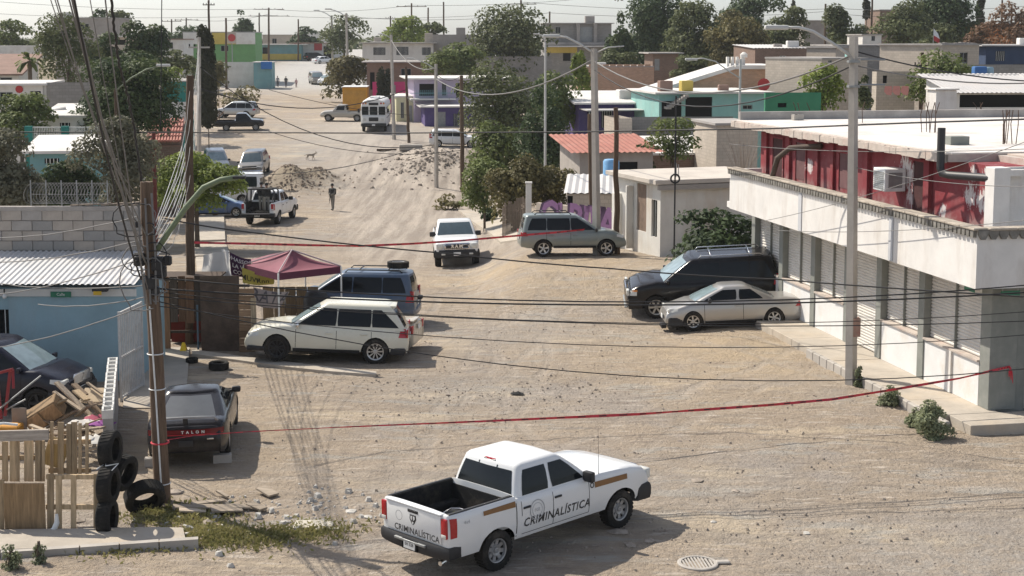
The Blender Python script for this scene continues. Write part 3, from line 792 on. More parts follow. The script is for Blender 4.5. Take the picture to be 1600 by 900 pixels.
# ================================================================ the two-storey shop building on the right
def build_shop():
 A = R(11.2); C = PZ(1548, 641, .22); C.z = 0
 ia = Vector((math.cos(A), math.sin(A), 0)); al = Vector((-math.sin(A), math.cos(A), 0))
 def bz(px, py, a):                                    # a pixel on the plane a = const -> (b, z)
  d = ray(px, py); o = Vector((0, 0, CAM_H)); t = (a - (o - C).dot(ia)) / d.dot(ia); q = o + d * t
  return (q - C).dot(al), q.z
 def az(px, py, b):
  d = ray(px, py); o = Vector((0, 0, CAM_H)); t = (b - (o - C).dot(al)) / d.dot(al); q = o + d * t
  return (q - C).dot(ia), q.z
 T = thing('shop_building', 'two-storey corner shop with roll shutters, white parapet and peeling red upper floor', 'building', C, A)
 WHITE = surf('white_wash', (.70, .68, .65), .85, .1, 1.6, (.42, .36, .30), .55, .9, .2, 30, streak=True)
 LOWW = surf('low_wall_white', (.70, .70, .69), .85, .08, 1.5, (.52, .42, .30), .5, .8, .15, 30)
 RED = MATS.get('peeling_red')
 m, t, b = nodes('peeling_red'); v = coords(t, 'Object')
 f = noise_f(t, v, 1.2, 6, .65, .3, .7); c = mixc(t, f, (.16, .015, .022), (.25, .028, .036))
 fade = noise_f(t, v, .8, 5, .7, .45, .8); c = mixc(t, mul(t, fade, .45), c, (.36, .17, .17))
 sx = N(t, 'ShaderNodeSeparateXYZ'); L(t, v, sx.inputs[0])
 sx0 = N(t, 'ShaderNodeSeparateXYZ'); L(t, v, sx0.inputs[0]); yz = N(t, 'ShaderNodeCombineXYZ'); L(t, sx0.outputs[1], yz.inputs[1]); L(t, sx0.outputs[2], yz.inputs[2])
 acc = None
 for (py_, pz_, rr_) in ((5.1, 5.55, .75), (4.75, 5.0, .5), (1.6, 5.3, .45), (1.0, 5.25, .5), (.7, 5.1, .4), (3.0, 4.75, .3), (11.9, 5.2, .4), (1.5, 5.9, .3), (.9, 5.95, .25)):
  dd = N(t, 'ShaderNodeVectorMath', operation='DISTANCE'); L(t, yz.outputs[0], dd.inputs[0]); dd.inputs[1].default_value = (0, py_, pz_)
  mr_ = N(t, 'ShaderNodeMapRange'); mr_.inputs['From Min'].default_value = rr_; mr_.inputs['From Max'].default_value = rr_ * .35; L(t, dd.outputs['Value'], mr_.inputs['Value'])
  if acc is None: acc = mr_.outputs[0]
  else:
   mx_ = N(t, 'ShaderNodeMath', operation='MAXIMUM'); L(t, acc, mx_.inputs[0]); L(t, mr_.outputs[0], mx_.inputs[1]); acc = mx_.outputs[0]
 pn = N(t, 'ShaderNodeTexNoise'); pn.inputs['Scale'].default_value = 6; pn.inputs['Detail'].default_value = 7; pn.inputs['Roughness'].default_value = .75
 mp_ = N(t, 'ShaderNodeMapping'); mp_.inputs['Scale'].default_value = (1, 1.8, .55); L(t, v, mp_.inputs[0]); L(t, mp_.outputs[0], pn.inputs['Vector'])
 ad_ = N(t, 'ShaderNodeMath', operation='ADD'); L(t, mul(t, acc, .24), ad_.inputs[0]); L(t, pn.outputs['Fac'], ad_.inputs[1])
 pe = N(t, 'ShaderNodeMapRange'); pe.inputs['From Min'].default_value = .66; pe.inputs['From Max'].default_value = .69; L(t, ad_.outputs[0], pe.inputs['Value'])
 c = mixc(t, pe.outputs[0], c, (.58, .54, .52))
 lowd = N(t, 'ShaderNodeMapRange'); lowd.inputs['From Min'].default_value = 4.95; lowd.inputs['From Max'].default_value = 4.6; L(t, sx.outputs[2], lowd.inputs['Value'])
 c = mixc(t, mul(t, mul(t, lowd.outputs[0], noise_f(t, v, 2, 5, .7, .4, .6)), .6), c, (.36, .30, .28))
 L(t, c, b.inputs['Base Color']); b.inputs['Roughness'].default_value = .8; RED = m
 ROOFW = surf('white_roof_coat', (.68, .64, .60), .85, .14, .8, (.40, .34, .29), .55, .5, .25, 20)
 GREYP = surf('grey_green_post', (.23, .24, .22), .7, .15, 2, (.33, .31, .28), .3, 2, .1)
 SHUT = surf('shutter_grey', (.62, .595, .55), .6, .1, 2, (.45, .40, .34), .3, 1.5, 0)
 EDGE = surf('roof_edge_concrete', (.50, .44, .39), .9, .25, 2.5, (.45, .25, .20), .35, 1.6, .3)
 Z0, ZO, ZP = .22, 3.42, 4.80
 LB = 16.4
 # shell of the ground floor (behind the shopfront plane)
 mb = MB(); mb.box((6.2, LB / 2, 1.75), (12.0, LB - .1, 3.3)); mb.build('ground_floor_wall', GREYP, T)
 # shopfront bays: posts, low walls, shutters
 post_b = [0] + [bz(px, py, 0)[0] for px, py in ((1436, 580), (1372, 553), (1257, 495))]
 post_b = [0.0, 3.55, 6.15, 8.35, 10.9, 13.6, 16.2]
 def shutter(b0, b1, z0, z1, a=.10, face='street'):
  mb = MB(); n = int((z1 - z0) / .085); vs = []
  for i in range(n + 1):
   z = z0 + (z1 - z0) * i / n
   for d, zz in ((0, z), (-.028, z + .03), (-.028, z + .062)):
    zz = min(zz, z1)
    if face == 'street': vs += [(a + d, b0, zz), (a + d, b1, zz)]
    else: vs += [(b0, a + d, zz), (b1, a + d, zz)]
  k = len(vs) // 2; mb.add(vs, [(2 * i, 2 * i + 1, 2 * i + 3, 2 * i + 2) for i in range(k - 1)])
  return mb.build('roll_shutter', SHUT, T)
 def post(b, a0=-.12, w=.34, z1=ZO, nm='post'):
  mb = MB(); mb.rbox(((a0 + .25) / 2, b + w / 2, (Z0 + z1) / 2), (.25 - a0, w, z1 - Z0), .01, 1); mb.build(nm, GREYP, T)
 for bq in post_b[1:]: post(bq - .17)
 mb = MB(); mb.rbox((.28, .24, (Z0 + ZO) / 2), (.72, .5, ZO - Z0), .012, 1); mb.build('corner_post', GREYP, T)
 for i in range(len(post_b) - 1):
  b0, b1 = post_b[i] + (.5 if i == 0 else .17), post_b[i + 1] - .17
  door = i == 2
  if not door:
   mb = MB(); mb.box((.02, (b0 + b1) / 2, (Z0 + 1.32) / 2), (.2, b1 - b0, 1.32 - Z0)); mb.build('low_wall', LOWW, T)
   mb = MB(); mb.box((.0, (b0 + b1) / 2, 1.34), (.28, b1 - b0, .045)); mb.build('sill', EDGE, T)
  nsh = 2 if b1 - b0 > 2.2 else 1
  for k in range(nsh):
   s0, s1 = lerp(b0, b1, k / nsh) + .02, lerp(b0, b1, (k + 1) / nsh) - .02
   shutter(s0, s1, Z0 + .02 if door else 1.37, ZO - .28)
   mb = MB(); mb.box((.05, (s0 + s1) / 2, ZO - .14), (.16, s1 - s0, .26)); mb.build('shutter_box', SHUT, T)
   if k:
    mb = MB(); mb.box((.06, s0 - .02, 2.35), (.10, .035, 1.95)); mb.build('shutter_guide', GREYP, T)
    if i == 0:
     mb = MB(); mb.box((.0, s0 - .02, .78), (.27, .22, 1.1)); mb.build('pilaster', LOWW, T)
  for q, zz in ((b0 + .05, ZO - .2),):
   mb = MB(); mb.rbox((-.02, q, zz), (.1, .12, .34), .01, 1); mb.build('junction_box', PLATE, T)
 # end face towards the camera
 mb = MB(); mb.box((3.4, .08, .82), (5.0, .2, 1.2)); mb.build('low_wall', LOWW, T)
 shutter(.70, 3.0, 1.45, ZO - .2, .12, 'end'); shutter(3.1, 5.4, 1.45, ZO - .2, .12, 'end')
 # overhanging parapet: slab + two walls, capped
 mb = MB(); mb.box((5.5, LB / 2 - .55, ZO + .11), (13.1, LB + .99, .2)); mb.build('terrace_slab', WHITE, T)
 ap, b0, b1 = -1.1, -1.05, 15.95
 mb = MB(); mb.box((ap + .07, (b0 + b1) / 2, (ZO + ZP) / 2), (.14, b1 - b0, ZP - ZO)); mb.build('parapet_wall', WHITE, T)
 mb = MB(); mb.box((5.4, b0 + .07, (ZO + ZP) / 2 - .003), (12.84, .139, ZP - ZO)); mb.build('parapet_wall', WHITE, T)
 mb = MB(); mb.box((-.5, b1 - .07, (ZO + ZP) / 2 - .003), (1.0, .138, ZP - ZO)); mb.build('parapet_wall', WHITE, T)
 for bb in (3.4, 9.6):
  mb = MB(); mb.box((ap - .012, bb, (ZO + ZP) / 2 - .1), (.03, .24, ZP - ZO - .25)); mb.build('parapet_rib', surf('rib_grey', (.50, .51, .53), .8, .1), T)
 CAP = surf('parapet_cap_stone', (.40, .35, .29), .9, .3, 3, (.55, .5, .42), .5, 3, .3)
 n = 24
 for i in range(n):                                     # coping stones, one by one
  c0 = lerp(b0 - .06, b1, i / n); c1 = lerp(b0 - .06, b1, (i + 1) / n)
  mb = MB(); mb.rbox((ap + .06, (c0 + c1) / 2, ZP + .028 + .006 * random.random()), (.36, c1 - c0 - .012, .056), .012, 1); mb.build('coping_stone', CAP, T)
 for i in range(10):
  c0 = ap + .26 + i * .7
  mb = MB(); mb.rbox((c0 + .35, b0 + .06, ZP + .028 + .006 * random.random()), (.69, .36, .056), .012, 1); mb.build('coping_stone', CAP, T)
 TOOTH = surf('tile_teeth', (.21, .20, .18), .9, .3, 4, (.4, .37, .33), .4, 4)
 mb = MB(); k = 84
 for i in range(k):
  bb = lerp(b0, b1, (i + .5) / k); w_ = (b1 - b0) / k
  mb.prism([(ap - .002, bb - w_ * .40, ZP), (ap - .002, bb + w_ * .40, ZP), (ap - .002, bb + w_ * .30, ZP - .17), (ap - .002, bb - w_ * .30, ZP - .17)], (-.09, 0, 0))
 mb.build('cornice_teeth', TOOTH, T, kind='stuff')
 for i in range(26):
  aa = ap + .12 + i * .26
  mb = MB(); mb.prism([(aa - .13, b0 - .002, ZP), (aa + .13, b0 - .002, ZP), (aa + .12, b0 - .002, ZP - .09), (aa + .05, b0 - .002, ZP - .21), (aa - .05, b0 - .002, ZP - .21), (aa - .12, b0 - .002, ZP - .09)], (0, -.08, 0))
  mb.build('cornice_scallop', TOOTH, T)
 # upper storey
 ur, zr = .12, 6.34
 mb = MB(); mb.box((6.2, .25 + 8.0, 4.85), (12.16, 16.0, 2.58)); mb.build('upper_wall', RED, T)
 for bb, w_, dp in ((15.6, .22, .09), (13.55, .25, .09), (11.2, .22, .08), (10.0, .2, .08), (7.55, .35, .12), (3.75, .30, .12)):
  mb = MB(); mb.box((ur - dp / 2 - .005, bb, 4.85), (dp, w_, 2.54)); mb.build('pilaster', RED, T)
 def opening(bb, w_, z0, z1, glass=True):
  mb = MB(); mb.box((ur - .001, bb, (z0 + z1) / 2), (.02, w_, z1 - z0)); mb.build('door', surf('dark_red_door', (.075, .03, .03), .8, .3, 3) if glass == 2 else surf('grey_red_board', (.17, .09, .09), .85, .25, 3), T)
  mb = MB()
  for q in (-1, 1): mb.box((ur - .015, bb + q * (w_ / 2 + .03), (z0 + z1) / 2), (.05, .06, z1 - z0 + .12))
  mb.box((ur - .015, bb, z1 + .03), (.049, w_ + .1, .06)); mb.build('window_frame', RED, T)
 opening(4.35, .62, 4.62, 5.95, 2); opening(12.6, .8, 4.7, 5.9, 3); opening(14.6, .9, 4.6, 5.9, 2); opening(9.1, .9, 4.75, 5.8, 3)
 mb = MB(); mb.rbox((.08, .22, 4.90), (.42, .45, 2.5), .012, 1); mb.build('corner_pilaster', WHITE, T)
 mb = MB(); mb.box((.9, .235, 4.9), (1.2, .06, 2.5)); mb.build('end_wall', WHITE, T)
 mb = MB(); mb.box((2.35, .20, 4.75), (1.7, .06, 2.0)); mb.build('window', GLASS, T)
 mb = MB(); mb.box((.45, 1.1, 6.02), (.5, 2.2, .15)); mb.build('lintel_beam', WHITE, T)
 mb = MB(); mb.box((6.2, 9.9, zr - .1), (13.1, 16.0, .2)); mb.build('roof_slab', EDGE, T)
 mb = MB(); mb.box((6.8, .95, zr - .12), (11.6, 1.9, .16)); mb.build('roof_slab', EDGE, T)
 mb = MB(); mb.box((6.22, 9.86, zr + .012), (12.9, 15.8, .03)); mb.build('roof_coating', ROOFW, T)
 mb = MB(); mb.box((6.9, .95, zr - .02), (11.3, 1.84, .03)); mb.build('roof_coating', surf('bare_roof', (.52, .44, .38), .9, .2, 1.0, (.66, .6, .55), .4, .6), T)
 PAR = surf('roof_parapet', (.37, .35, .33), .9, .2, 1.2, (.6, .57, .53), .4, 1.2)
 mb = MB(); mb.box((6.3, 17.75, zr + .14), (12.9, .22, .34)); mb.build('roof_parapet', PAR, T)
 mb = MB(); mb.box((12.4, 9.6, zr + .14), (.2, 15.9, .30)); mb.build('roof_parapet', PAR, T)
 # broken edge pieces along the eave
 mb = MB(); r = random.Random(5)
 for i in range(46):
  bb = 2.0 + i * .345; mb.rbox((-.36 - .02 * r.random(), bb + .17, zr - .13 + .02 * r.random()), (.07, .36, .17 + .07 * r.random()), .006, 1)
 mb.build('eave_plaster', EDGE, T, kind='stuff')
 # roof chimney block and vent
 def rz(px, py, z): q = PZ(px, py, z); l = q - C; return l.dot(ia), l.dot(al)
 a, bq = rz(1471, 172, zr); mb = MB(); mb.rbox((a, bq, zr + .42), (.9, .8, .8), .02, 1); mb.rbox((a, bq, zr + .86), (1.05, .95, .07), .01, 1); mb.build('roof_chimney', WHITE, T)
 RB = surf('rusty_rebar', (.12, .08, .06), .85, .3, 5, None, bumps=0)
 for (px, py, n, h) in ((1345, 193, 4, .75), (1450, 208, 6, .95), (1575, 226, 7, .95), (1332 - 75, 186, 4, .6), (1535, 176, 3, .4)):
  a, bq = rz(px, py, zr); mb = MB()
  for k in range(n):
   x, y = a + random.uniform(-.3, .3), bq + random.uniform(-.25, .25); mb.tube([(x, y, zr), (x + random.uniform(-.06, .06), y, zr + h * .6), (x + random.uniform(-.15, .15), y + random.uniform(-.1, .1), zr + h)], .014, 4)
  mb.build('rebar', RB, T)
 a, bq = rz(1246, 189, zr)
 w1 = C + ia * a + al * bq
 q = thing('concrete_block', 'hollow grey block lying on the far left of the white shop roof', 'block', (w1.x, w1.y, zr + .03), .4); mb = MB(); mb.rbox((0, 0, .1), (.4, .2, .2), .01, 1); mb.build('block', CONC, q)
 mb = MB(); mb.cyl((-.1, -.06, .205), (-.1, -.06, .206), .06, 8); mb.cyl((.1, .0, .205), (.1, .0, .206), .06, 8); mb.build('hollow', DARK, q)
 a, bq = rz(1492, 228, zr); mb = MB(); mb.rbox((a + .1, bq + .1, zr + .14), (.55, .4, .24), .01, 1); mb.build('roof_vent', GREYP, T)
 # drain pipes
 PIPE = plain('drain_pipe', (.03, .03, .032), .5)
 b1_, z1_ = bz(1469, 206, -.5); b2_, z2_ = bz(1469, 272, -.5)
 mb = MB(); mb.tube([(-.5, b2_, 7.0), (-.5, b2_, z2_ + .15), (-.48, b2_ - .06, z2_ + .02), (-.40, b2_ - .3, z2_), (.02, b2_ - 1.9, z2_ + .05)], .10, 10); mb.build('drain_pipe', PIPE, T, smooth=50)
 b3, z3 = bz(1207, 275, -.95); b4, z4 = bz(1284, 228, .05)
 mb = MB(); mb.tube([(-.95, b3, z3), (-.9, b3 - .3, z3 + .6), (-.7, b3 - .8, z3 + .95), (.05, b4, z4)], .09, 8); mb.build('drain_pipe', surf('rusty_pipe', (.10, .075, .06), .8, .3, 4, None, bumps=0), T, smooth=50)
 # air conditioner on the red wall
 b5, z5 = bz(1388, 280, -.25)
 w5 = C + ia * -.22 + al * b5
 q = thing('air_conditioner', 'white window air conditioner sticking out of the peeling red wall', 'air conditioner', (w5.x, w5.y, z5 - .33), A)
 mb = MB(); mb.rbox((0, 0, .33), (.62, .74, .62), .02, 1); mb.build('casing', PLATE, q)
 mb = MB()
 for i in range(9): mb.box((-.315, 0, .10 + i * .055), (.02, .6, .03))
 mb.build('grille', STEEL, q)
 mb = MB(); mb.box((.0, -.375, .33), (.4, .012, .42)); mb.build('side_vent', STEEL, q)
 # street-corner plates
 SG = plain('sign_green', (.02, .16, .09), .5)
 for (aa, bb, rz_, lb) in ((-.75, -.9, 0, 'green street plate under the front of the white parapet'),):
  w6 = C + ia * .2 + al * -.35
  q = thing('street_sign', lb, 'sign', (w6.x, w6.y, 3.16), A); mb = MB(); mb.rbox((0, 0, 0), (.5, .02, .13), .004, 1); mb.build('plate', SG, q)
  mb = MB(); mb.cyl((-.2, 0, .06), (-.2, 0, .26), .012, 5); mb.cyl((.2, 0, .06), (.2, 0, .26), .012, 5); mb.build('bracket', STEEL, q)
  w6 = C + ia * -.35 + al * .6
  q = thing('street_sign', 'green street plate hanging over the shutters at the shop corner', 'sign', (w6.x, w6.y, 3.14), A); mb = MB(); mb.rbox((0, 0, 0), (.02, .5, .13), .004, 1); mb.build('plate', SG, q)
  mb = MB(); mb.cyl((0, -.2, .06), (0, -.2, .28), .012, 5); mb.cyl((0, .2, .06), (0, .2, .28), .012, 5); mb.build('bracket', STEEL, q)
 # ---- sidewalk of separate slabs with a kerb
 S = thing('sidewalk', None, None, C, A); S['kind'] = 'structure'
 def slab(a0, a1, c0, c1, z=.22):
  mb = MB(); mb.rbox(((a0 + a1) / 2, (c0 + c1) / 2, z - .2 + random.uniform(-.006, .006)), (a1 - a0 - .012, c1 - c0 - .012, .4), .012, 1); o = mb.build('slab', CONCS, S); o['kind'] = 'structure'
 for i in range(8): slab(-1.5, .12, -.2 + i * 1.55, -.2 + (i + 1) * 1.55)
 for i in range(5): slab(-1.2 + i * 1.6, .4 + i * 1.6, -1.25, -.2)
 for i in range(17):
  mb = MB(); mb.rbox((-1.57, -.6 + i * .5, .0), (.13, .485, .46), .02, 1); o = mb.build('kerb_stone', CONC, S); o['kind'] = 'structure'
 return C, ia, al
SHOP = build_shop()
# ================================================================ left side: blue house, block wall, gates, timber
def build_left():
 A = R(0)
 # ---- blue house
 BLUEW = surf('blue_wall', (.27, .40, .46), .85, .14, 1.0, (.30, .34, .36), .5, .9, .25, 25, streak=True)
 t = thing('blue_house', 'light blue rendered house under a white corrugated roof on the left', 'house', (0, 0, 0))
 Yf = 39.5; xl, xr = P(-170, 500, Yf).x, P(213, 500, Yf).x
 ez = P(100, 450, Yf).z
 mb = MB(); wz0, wz1 = P(7, 546, Yf).z, P(7, 484, Yf).z; wx = P(14, 500, Yf).x
 mb.box(((wx + xr) / 2, Yf + 1.6, ez / 2 - .2), (xr - wx, 3.2, ez + .4)); mb.build('wall', BLUEW, t)
 mb = MB(); mb.box(((xl + wx) / 2, Yf + 1.62, (wz0 - .4) / 2), (wx - xl, 3.16, wz0 + .4)); mb.build('wall', BLUEW, t)
 mb = MB(); mb.box(((xl + wx) / 2, Yf + 1.62, (wz1 + ez) / 2), (wx - xl, 3.16, ez - wz1)); mb.build('wall', BLUEW, t)
 mb = MB(); mb.box(((xl + wx) / 2, Yf + .35, (wz0 + wz1) / 2), (wx - xl, .05, wz1 - wz0)); mb.build('window', GLASS, t)
 for k in range(3):
  mb = MB(); x = wx - .12 - k * .22; mb.cyl((x, Yf + .06, wz0), (x, Yf + .06, wz1), .012, 5); mb.build('window_bar', PLATE, t)
 mb = MB(); mb.box(((xl + xr) / 2, Yf - .03, ez - .12), (xr - xl + .05, .06, .2)); mb.build('fascia', surf('white_fascia', (.6, .6, .58), .8, .1), t)
 # corrugated roof
 CORR = surf('zinc_sheet', (.62, .62, .62), .45, .12, 1.0, (.45, .36, .28), .35, 1.2, 0, metal=.25)
 a0, a1 = P(0, 445, 39.1), P(100, 393, 42.2)
 mb = MB(); n = 170; vs = []
 for i in range(n):
  x = xl + (xr + .1 - xl) * i / (n - 1); h = (.0, .03, .03, .0)[i % 4] if True else 0
  vs += [(x, 39.1, a0.z + h), (x, 40.6, lerp(a0.z, a1.z, .5) + h), (x, 42.2, a1.z + h)]
 mb.add(vs, [(3 * i + j, 3 * i + 3 + j, 3 * i + 4 + j, 3 * i + 1 + j) for i in range(n - 1) for j in (0, 1)])
 mb.build('roof', CORR, t)
 mb = MB(); mb.box(((xl + xr) / 2, 40.6, lerp(a0.z, a1.z, .5) - .05), (xr - xl, .06, .06)); mb.build('roof_beam', STEEL, t)
 # things on the house
 p = P(95, 460, 39.4); q = thing('street_sign', 'green street plate under the eaves of the blue house', 'sign', (p.x, 39.40, p.z)); mb = MB(); mb.rbox((0, 0, 0), (.55, .02, .15), .004, 1); mb.build('plate', plain('sign_green', (.02, .22, .12), .5), q)
 flat_text('lettering', 'Calle', .11, PLATE, q, (0, -.012, 0), (1, 0, 0), (0, 0, 1), 0, 0, .002)
 p = P(155, 450, 39.2); q = thing('floodlight', 'black floodlight with yellow tag above the blue wall', 'lamp', (p.x, 39.3, p.z)); mb = MB(); mb.rbox((0, 0, 0), (.42, .2, .22), .03); mb.build('housing', BLACK, q); mb = MB(); mb.box((-.05, -.11, -.14), (.22, .02, .1)); mb.build('tag', plain('yellow_tag', (.6, .38, .03), .5), q)
 mb = MB(); mb.bar((0, .1, .05), (0, .25, .1), .04, .04); mb.build('bracket', STEEL, q)
 p = P(7, 463, 39.3); q = thing('light_bulb', 'bare round bulb under the eaves at the far left', 'lamp', (p.x, 39.3, p.z)); mb = MB(); mb.lathe([(-.07, .0), (-.05, .045), (0, .06), (.05, .04), (.09, .025)], 10); mb.build('bulb', PLATE, q, smooth=True); mb = MB(); mb.cyl((0, 0, .08), (0, 0, .2), .02, 6); mb.build('socket', BLACK, q)
 # ---- block wall behind the roof: block by block
 t = thing('block_wall', 'grey concrete-block wall rising behind the corrugated roof', 'wall', (0, 0, 0))
 Yw = 42.4; zt, zb = P(100, 323, Yw).z, P(100, 394, Yw).z - .25; bh = (zt - .10 - zb) / 5.0; bw = bh * 2.0
 x0, x1 = P(-60, 350, Yw).x, P(222, 350, Yw).x
 mats = [surf('block_grey_a', (.30, .285, .265), .95, .2, 2.2, (.2, .18, .16), .4, 1.5, .4, 30), surf('block_grey_b', (.36, .33, .30), .95, .2, 2.2, None, bumps=.4, bscale=30), surf('block_tan', (.40, .35, .30), .95, .2, 2.2, None, bumps=.4, bscale=30)]
 meshes = []
 for m in mats:
  o = MB(); o.rbox((0, 0, 0), (bw - .014, .2, bh - .014), .012, 1); oo = o.build('block', m); meshes.append(oo.data); bpy.data.objects.remove(oo)
 mb = MB(); mb.box(((x0 + x1) / 2, Yw + .01, (zb + zt) / 2 - .05), (x1 - x0, .16, zt - zb - .12)); mb.build('mortar', surf('mortar', (.22, .205, .19), .95, .2, 3), t)
 for r_ in range(5):
  x = x0 + (bw / 2 if r_ % 2 else 0)
  while x < x1:
   o = inst('block', random.choices(meshes, (3, 3, 1 + r_ * .8))[0], t, Matrix.Translation((min(x + bw / 2, x1), Yw + random.uniform(-.012, .006), zb + bh * (r_ + .5)))); x += bw
 mb = MB(); mb.rbox(((x0 + x1) / 2, Yw, zt - .05), (x1 - x0 + .02, .22, .13), .015, 1); mb.build('coping', mats[1], t)
 for i in range(5):
  p0, p1 = P(110 + i * 24, 322 - i * 2, Yw), P(150 + i * 22, 320 - i * 2, Yw)
  q = thing('roof_lath', ['weathered lath lying on the block wall, leftmost of five', 'weathered lath second from left on the block wall', 'middle weathered lath on the block wall', 'weathered lath fourth from left on the block wall', 'weathered lath on the block wall nearest the leaning pole'][i], 'plank', (p0.x, Yw, zt + .02)); mb = MB(); mb.bar((0, 0, .02), (p1.x - p0.x, .1, .05 + .02 * i), .12, .03); mb.build('board', wood('old_board', (.33, .26, .2)), q)
 # barbed wire coils above the wall
 q = thing('barbed_wire', 'coiled barbed wire strung along the top of the block wall', 'wire', (0, Yw + .1, zt)); mb = MB(); pts = []
 for i in range(360):
  a = i * .42; x = x0 + 2 + (x1 - x0 - 3) * i / 360; pts.append((x + .25 * math.cos(a), .25 * math.sin(a), .38 + .28 * math.sin(a)))
 mb.tube(pts, .006, 3, False); mb.build('coil', CABLE_G, q)
 mb = MB(); mb.cyl((x0 + 2, 0, .35), (x1 - 1, 0, .35), .006, 4); mb.build('strand', STEEL, q)
 for k in range(6):
  x = lerp(x0 + 2, x1 - 1, k / 5); mb = MB(); mb.bar((x, 0, -.05), (x, .0, .75), .03, .03); mb.build('post', STEEL, q)
 # ---- breeze wall with open hollow blocks on top
 a, b = PZ(168, 641, 1.22), PZ(176, 558, 1.22)
 d = (b - a); Ln = d.length; yaw = math.atan2(d.y, d.x)
 t = thing('yard_wall', 'narrow rendered yard wall topped by open hollow white blocks', 'wall', (a.x, a.y, 0), yaw)
 BRW = surf('grey_render', (.33, .32, .31), .9, .2, 2.5, (.2, .19, .18), .4, 1)
 mb = MB(); mb.box((Ln / 2, 0, .48), (Ln, .22, 1.1)); mb.build('render', BRW, t)
 WB2 = surf('white_block', (.62, .61, .58), .9, .12, 3)
 hb = MB(); l, w_, h = .395, .24, .19
 hb.box((0, w_ / 2 - .02, 0), (l, .04, h)); hb.box((0, -w_ / 2 + .02, 0), (l, .04, h)); hb.box((-l / 2 + .02, 0, 0), (.04, w_ - .08, h)); hb.box((l / 2 - .02, 0, 0), (.04, w_ - .08, h)); hb.box((0, 0, -.03), (l - .08, w_ - .08, .06))
 oo = hb.build('block', WB2); me = oo.data; bpy.data.objects.remove(oo)
 n = int(Ln / .4)
 for i in range(n): inst('block', me, t, Matrix.Translation((.2 + i * Ln / n, random.uniform(-.008, .008), 1.03 + .095)))
 # ---- white bar gate
 ga, gb = at(190, 628), at(224, 606); d = gb - ga; Ln = d.length
 t = thing('security_gate', 'white steel bar gate swung open beside the blue house', 'gate', (ga.x, ga.y, ga.z), math.atan2(d.y, d.x))
 GW = surf('gate_white', (.50, .50, .49), .6, .15, 4, (.3, .2, .14), .5, 5, 0)
 Hg = 2.35
 for x in (0, Ln):
  mb = MB(); mb.box((x, 0, Hg / 2), (.06, .06, Hg)); mb.build('stile', GW, t)
 for z in (.12, 1.15, Hg - .04):
  mb = MB(); mb.box((Ln / 2, 0, z), (Ln - .06, .045, .05)); mb.build('rail', GW, t)
 nb = 13
 for i in range(nb):
  x = Ln * (i + .5) / nb; mb = MB(); mb.box((x, 0, Hg / 2 + .03), (.028, .028, Hg - .2)); mb.build('bar', GW, t)
 # ---- timber fence with dark doorway
 Yt = 43.6
 t = thing('timber_fence', 'patched brown timber fence and doorway beyond the leaning pole', 'fence', (0, 0, 0))
 WD = [wood('plank_brown', (.20, .10, .05)), wood('plank_dark', (.085, .06, .045)), wood('plank_light', (.36, .22, .12), along='X')]
 zt = P(300, 432, Yt).z
 x = P(226, 450, Yt).x; i = 0
 while x < P(313, 450, Yt).x:
  w_ = random.uniform(.19, .27); full = not (P(250, 0, Yt).x < x < P(300, 0, Yt).x); z0 = -.1 if full else P(280, 503, Yt).z
  mb = MB(); mb.box((x + w_ / 2, Yt + random.uniform(-.015, .015), (z0 + zt + random.uniform(-.12, .08)) / 2), (w_ - .02, .03, zt - z0)); mb.build('plank', WD[0 if i % 3 else 1], t); x += w_; i += 1
 mb = MB(); xa, xb = P(313, 450, Yt).x, P(374, 450, Yt).x; mb.box(((xa + xb) / 2, Yt - .02, (zt - .05) / 2), (xb - xa, .035, zt + .1)); mb.build('panel', surf('osb_dark', (.105, .075, .058), .9, .35, 4, (.16, .12, .09), .5, 2), t)
 zt2 = P(385, 450, Yt).z; xa, xb = P(373, 450, Yt).x, P(397, 450, Yt).x; k = 9
 for i in range(k):
  z0 = -.1 + (zt2 + .1) * i / k; mb = MB(); mb.box(((xa + xb) / 2 + random.uniform(-.015, .015), Yt - .06 + random.uniform(-.01, .01), z0 + (zt2 + .1) / k / 2), (xb - xa, .03, (zt2 + .1) / k - .012)); mb.build('board', WD[2], t)
 mb = MB(); mb.box((P(387, 0, Yt).x, Yt - .10, .75), (.16, .05, 1.6)); mb.build('post', wood('pale_post', (.42, .32, .2)), t)
 for z in (.5, 1.9):
  mb = MB(); mb.box((P(300, 0, Yt).x, Yt + .05, z), (3.0, .05, .08)); mb.build('rail', WD[1], t)
 # dark yard behind the doorway with a red counter
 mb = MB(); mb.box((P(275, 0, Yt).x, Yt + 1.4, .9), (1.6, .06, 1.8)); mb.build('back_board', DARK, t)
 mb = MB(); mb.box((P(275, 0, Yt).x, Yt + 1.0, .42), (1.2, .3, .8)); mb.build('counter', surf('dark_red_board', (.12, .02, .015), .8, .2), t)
 mb = MB(); mb.box((P(275, 0, Yt).x, Yt + .7, zt - .1), (2.0, 1.5, .05)); mb.build('roof_board', WD[1], t)
 mb = MB(); mb.tube([(P(298, 0, Yt).x, Yt - .15, 0), (P(298, 0, Yt).x, Yt - .15, 1.35)], .03, 6); mb.build('pipe_post', plain('blue_pipe', (.06, .10, .14), .5), t)
 # white bag / tank debris behind it
 TARP = surf('white_tarp', (.58, .57, .55), .7, .12, 2, (.4, .36, .3), .3, 1)
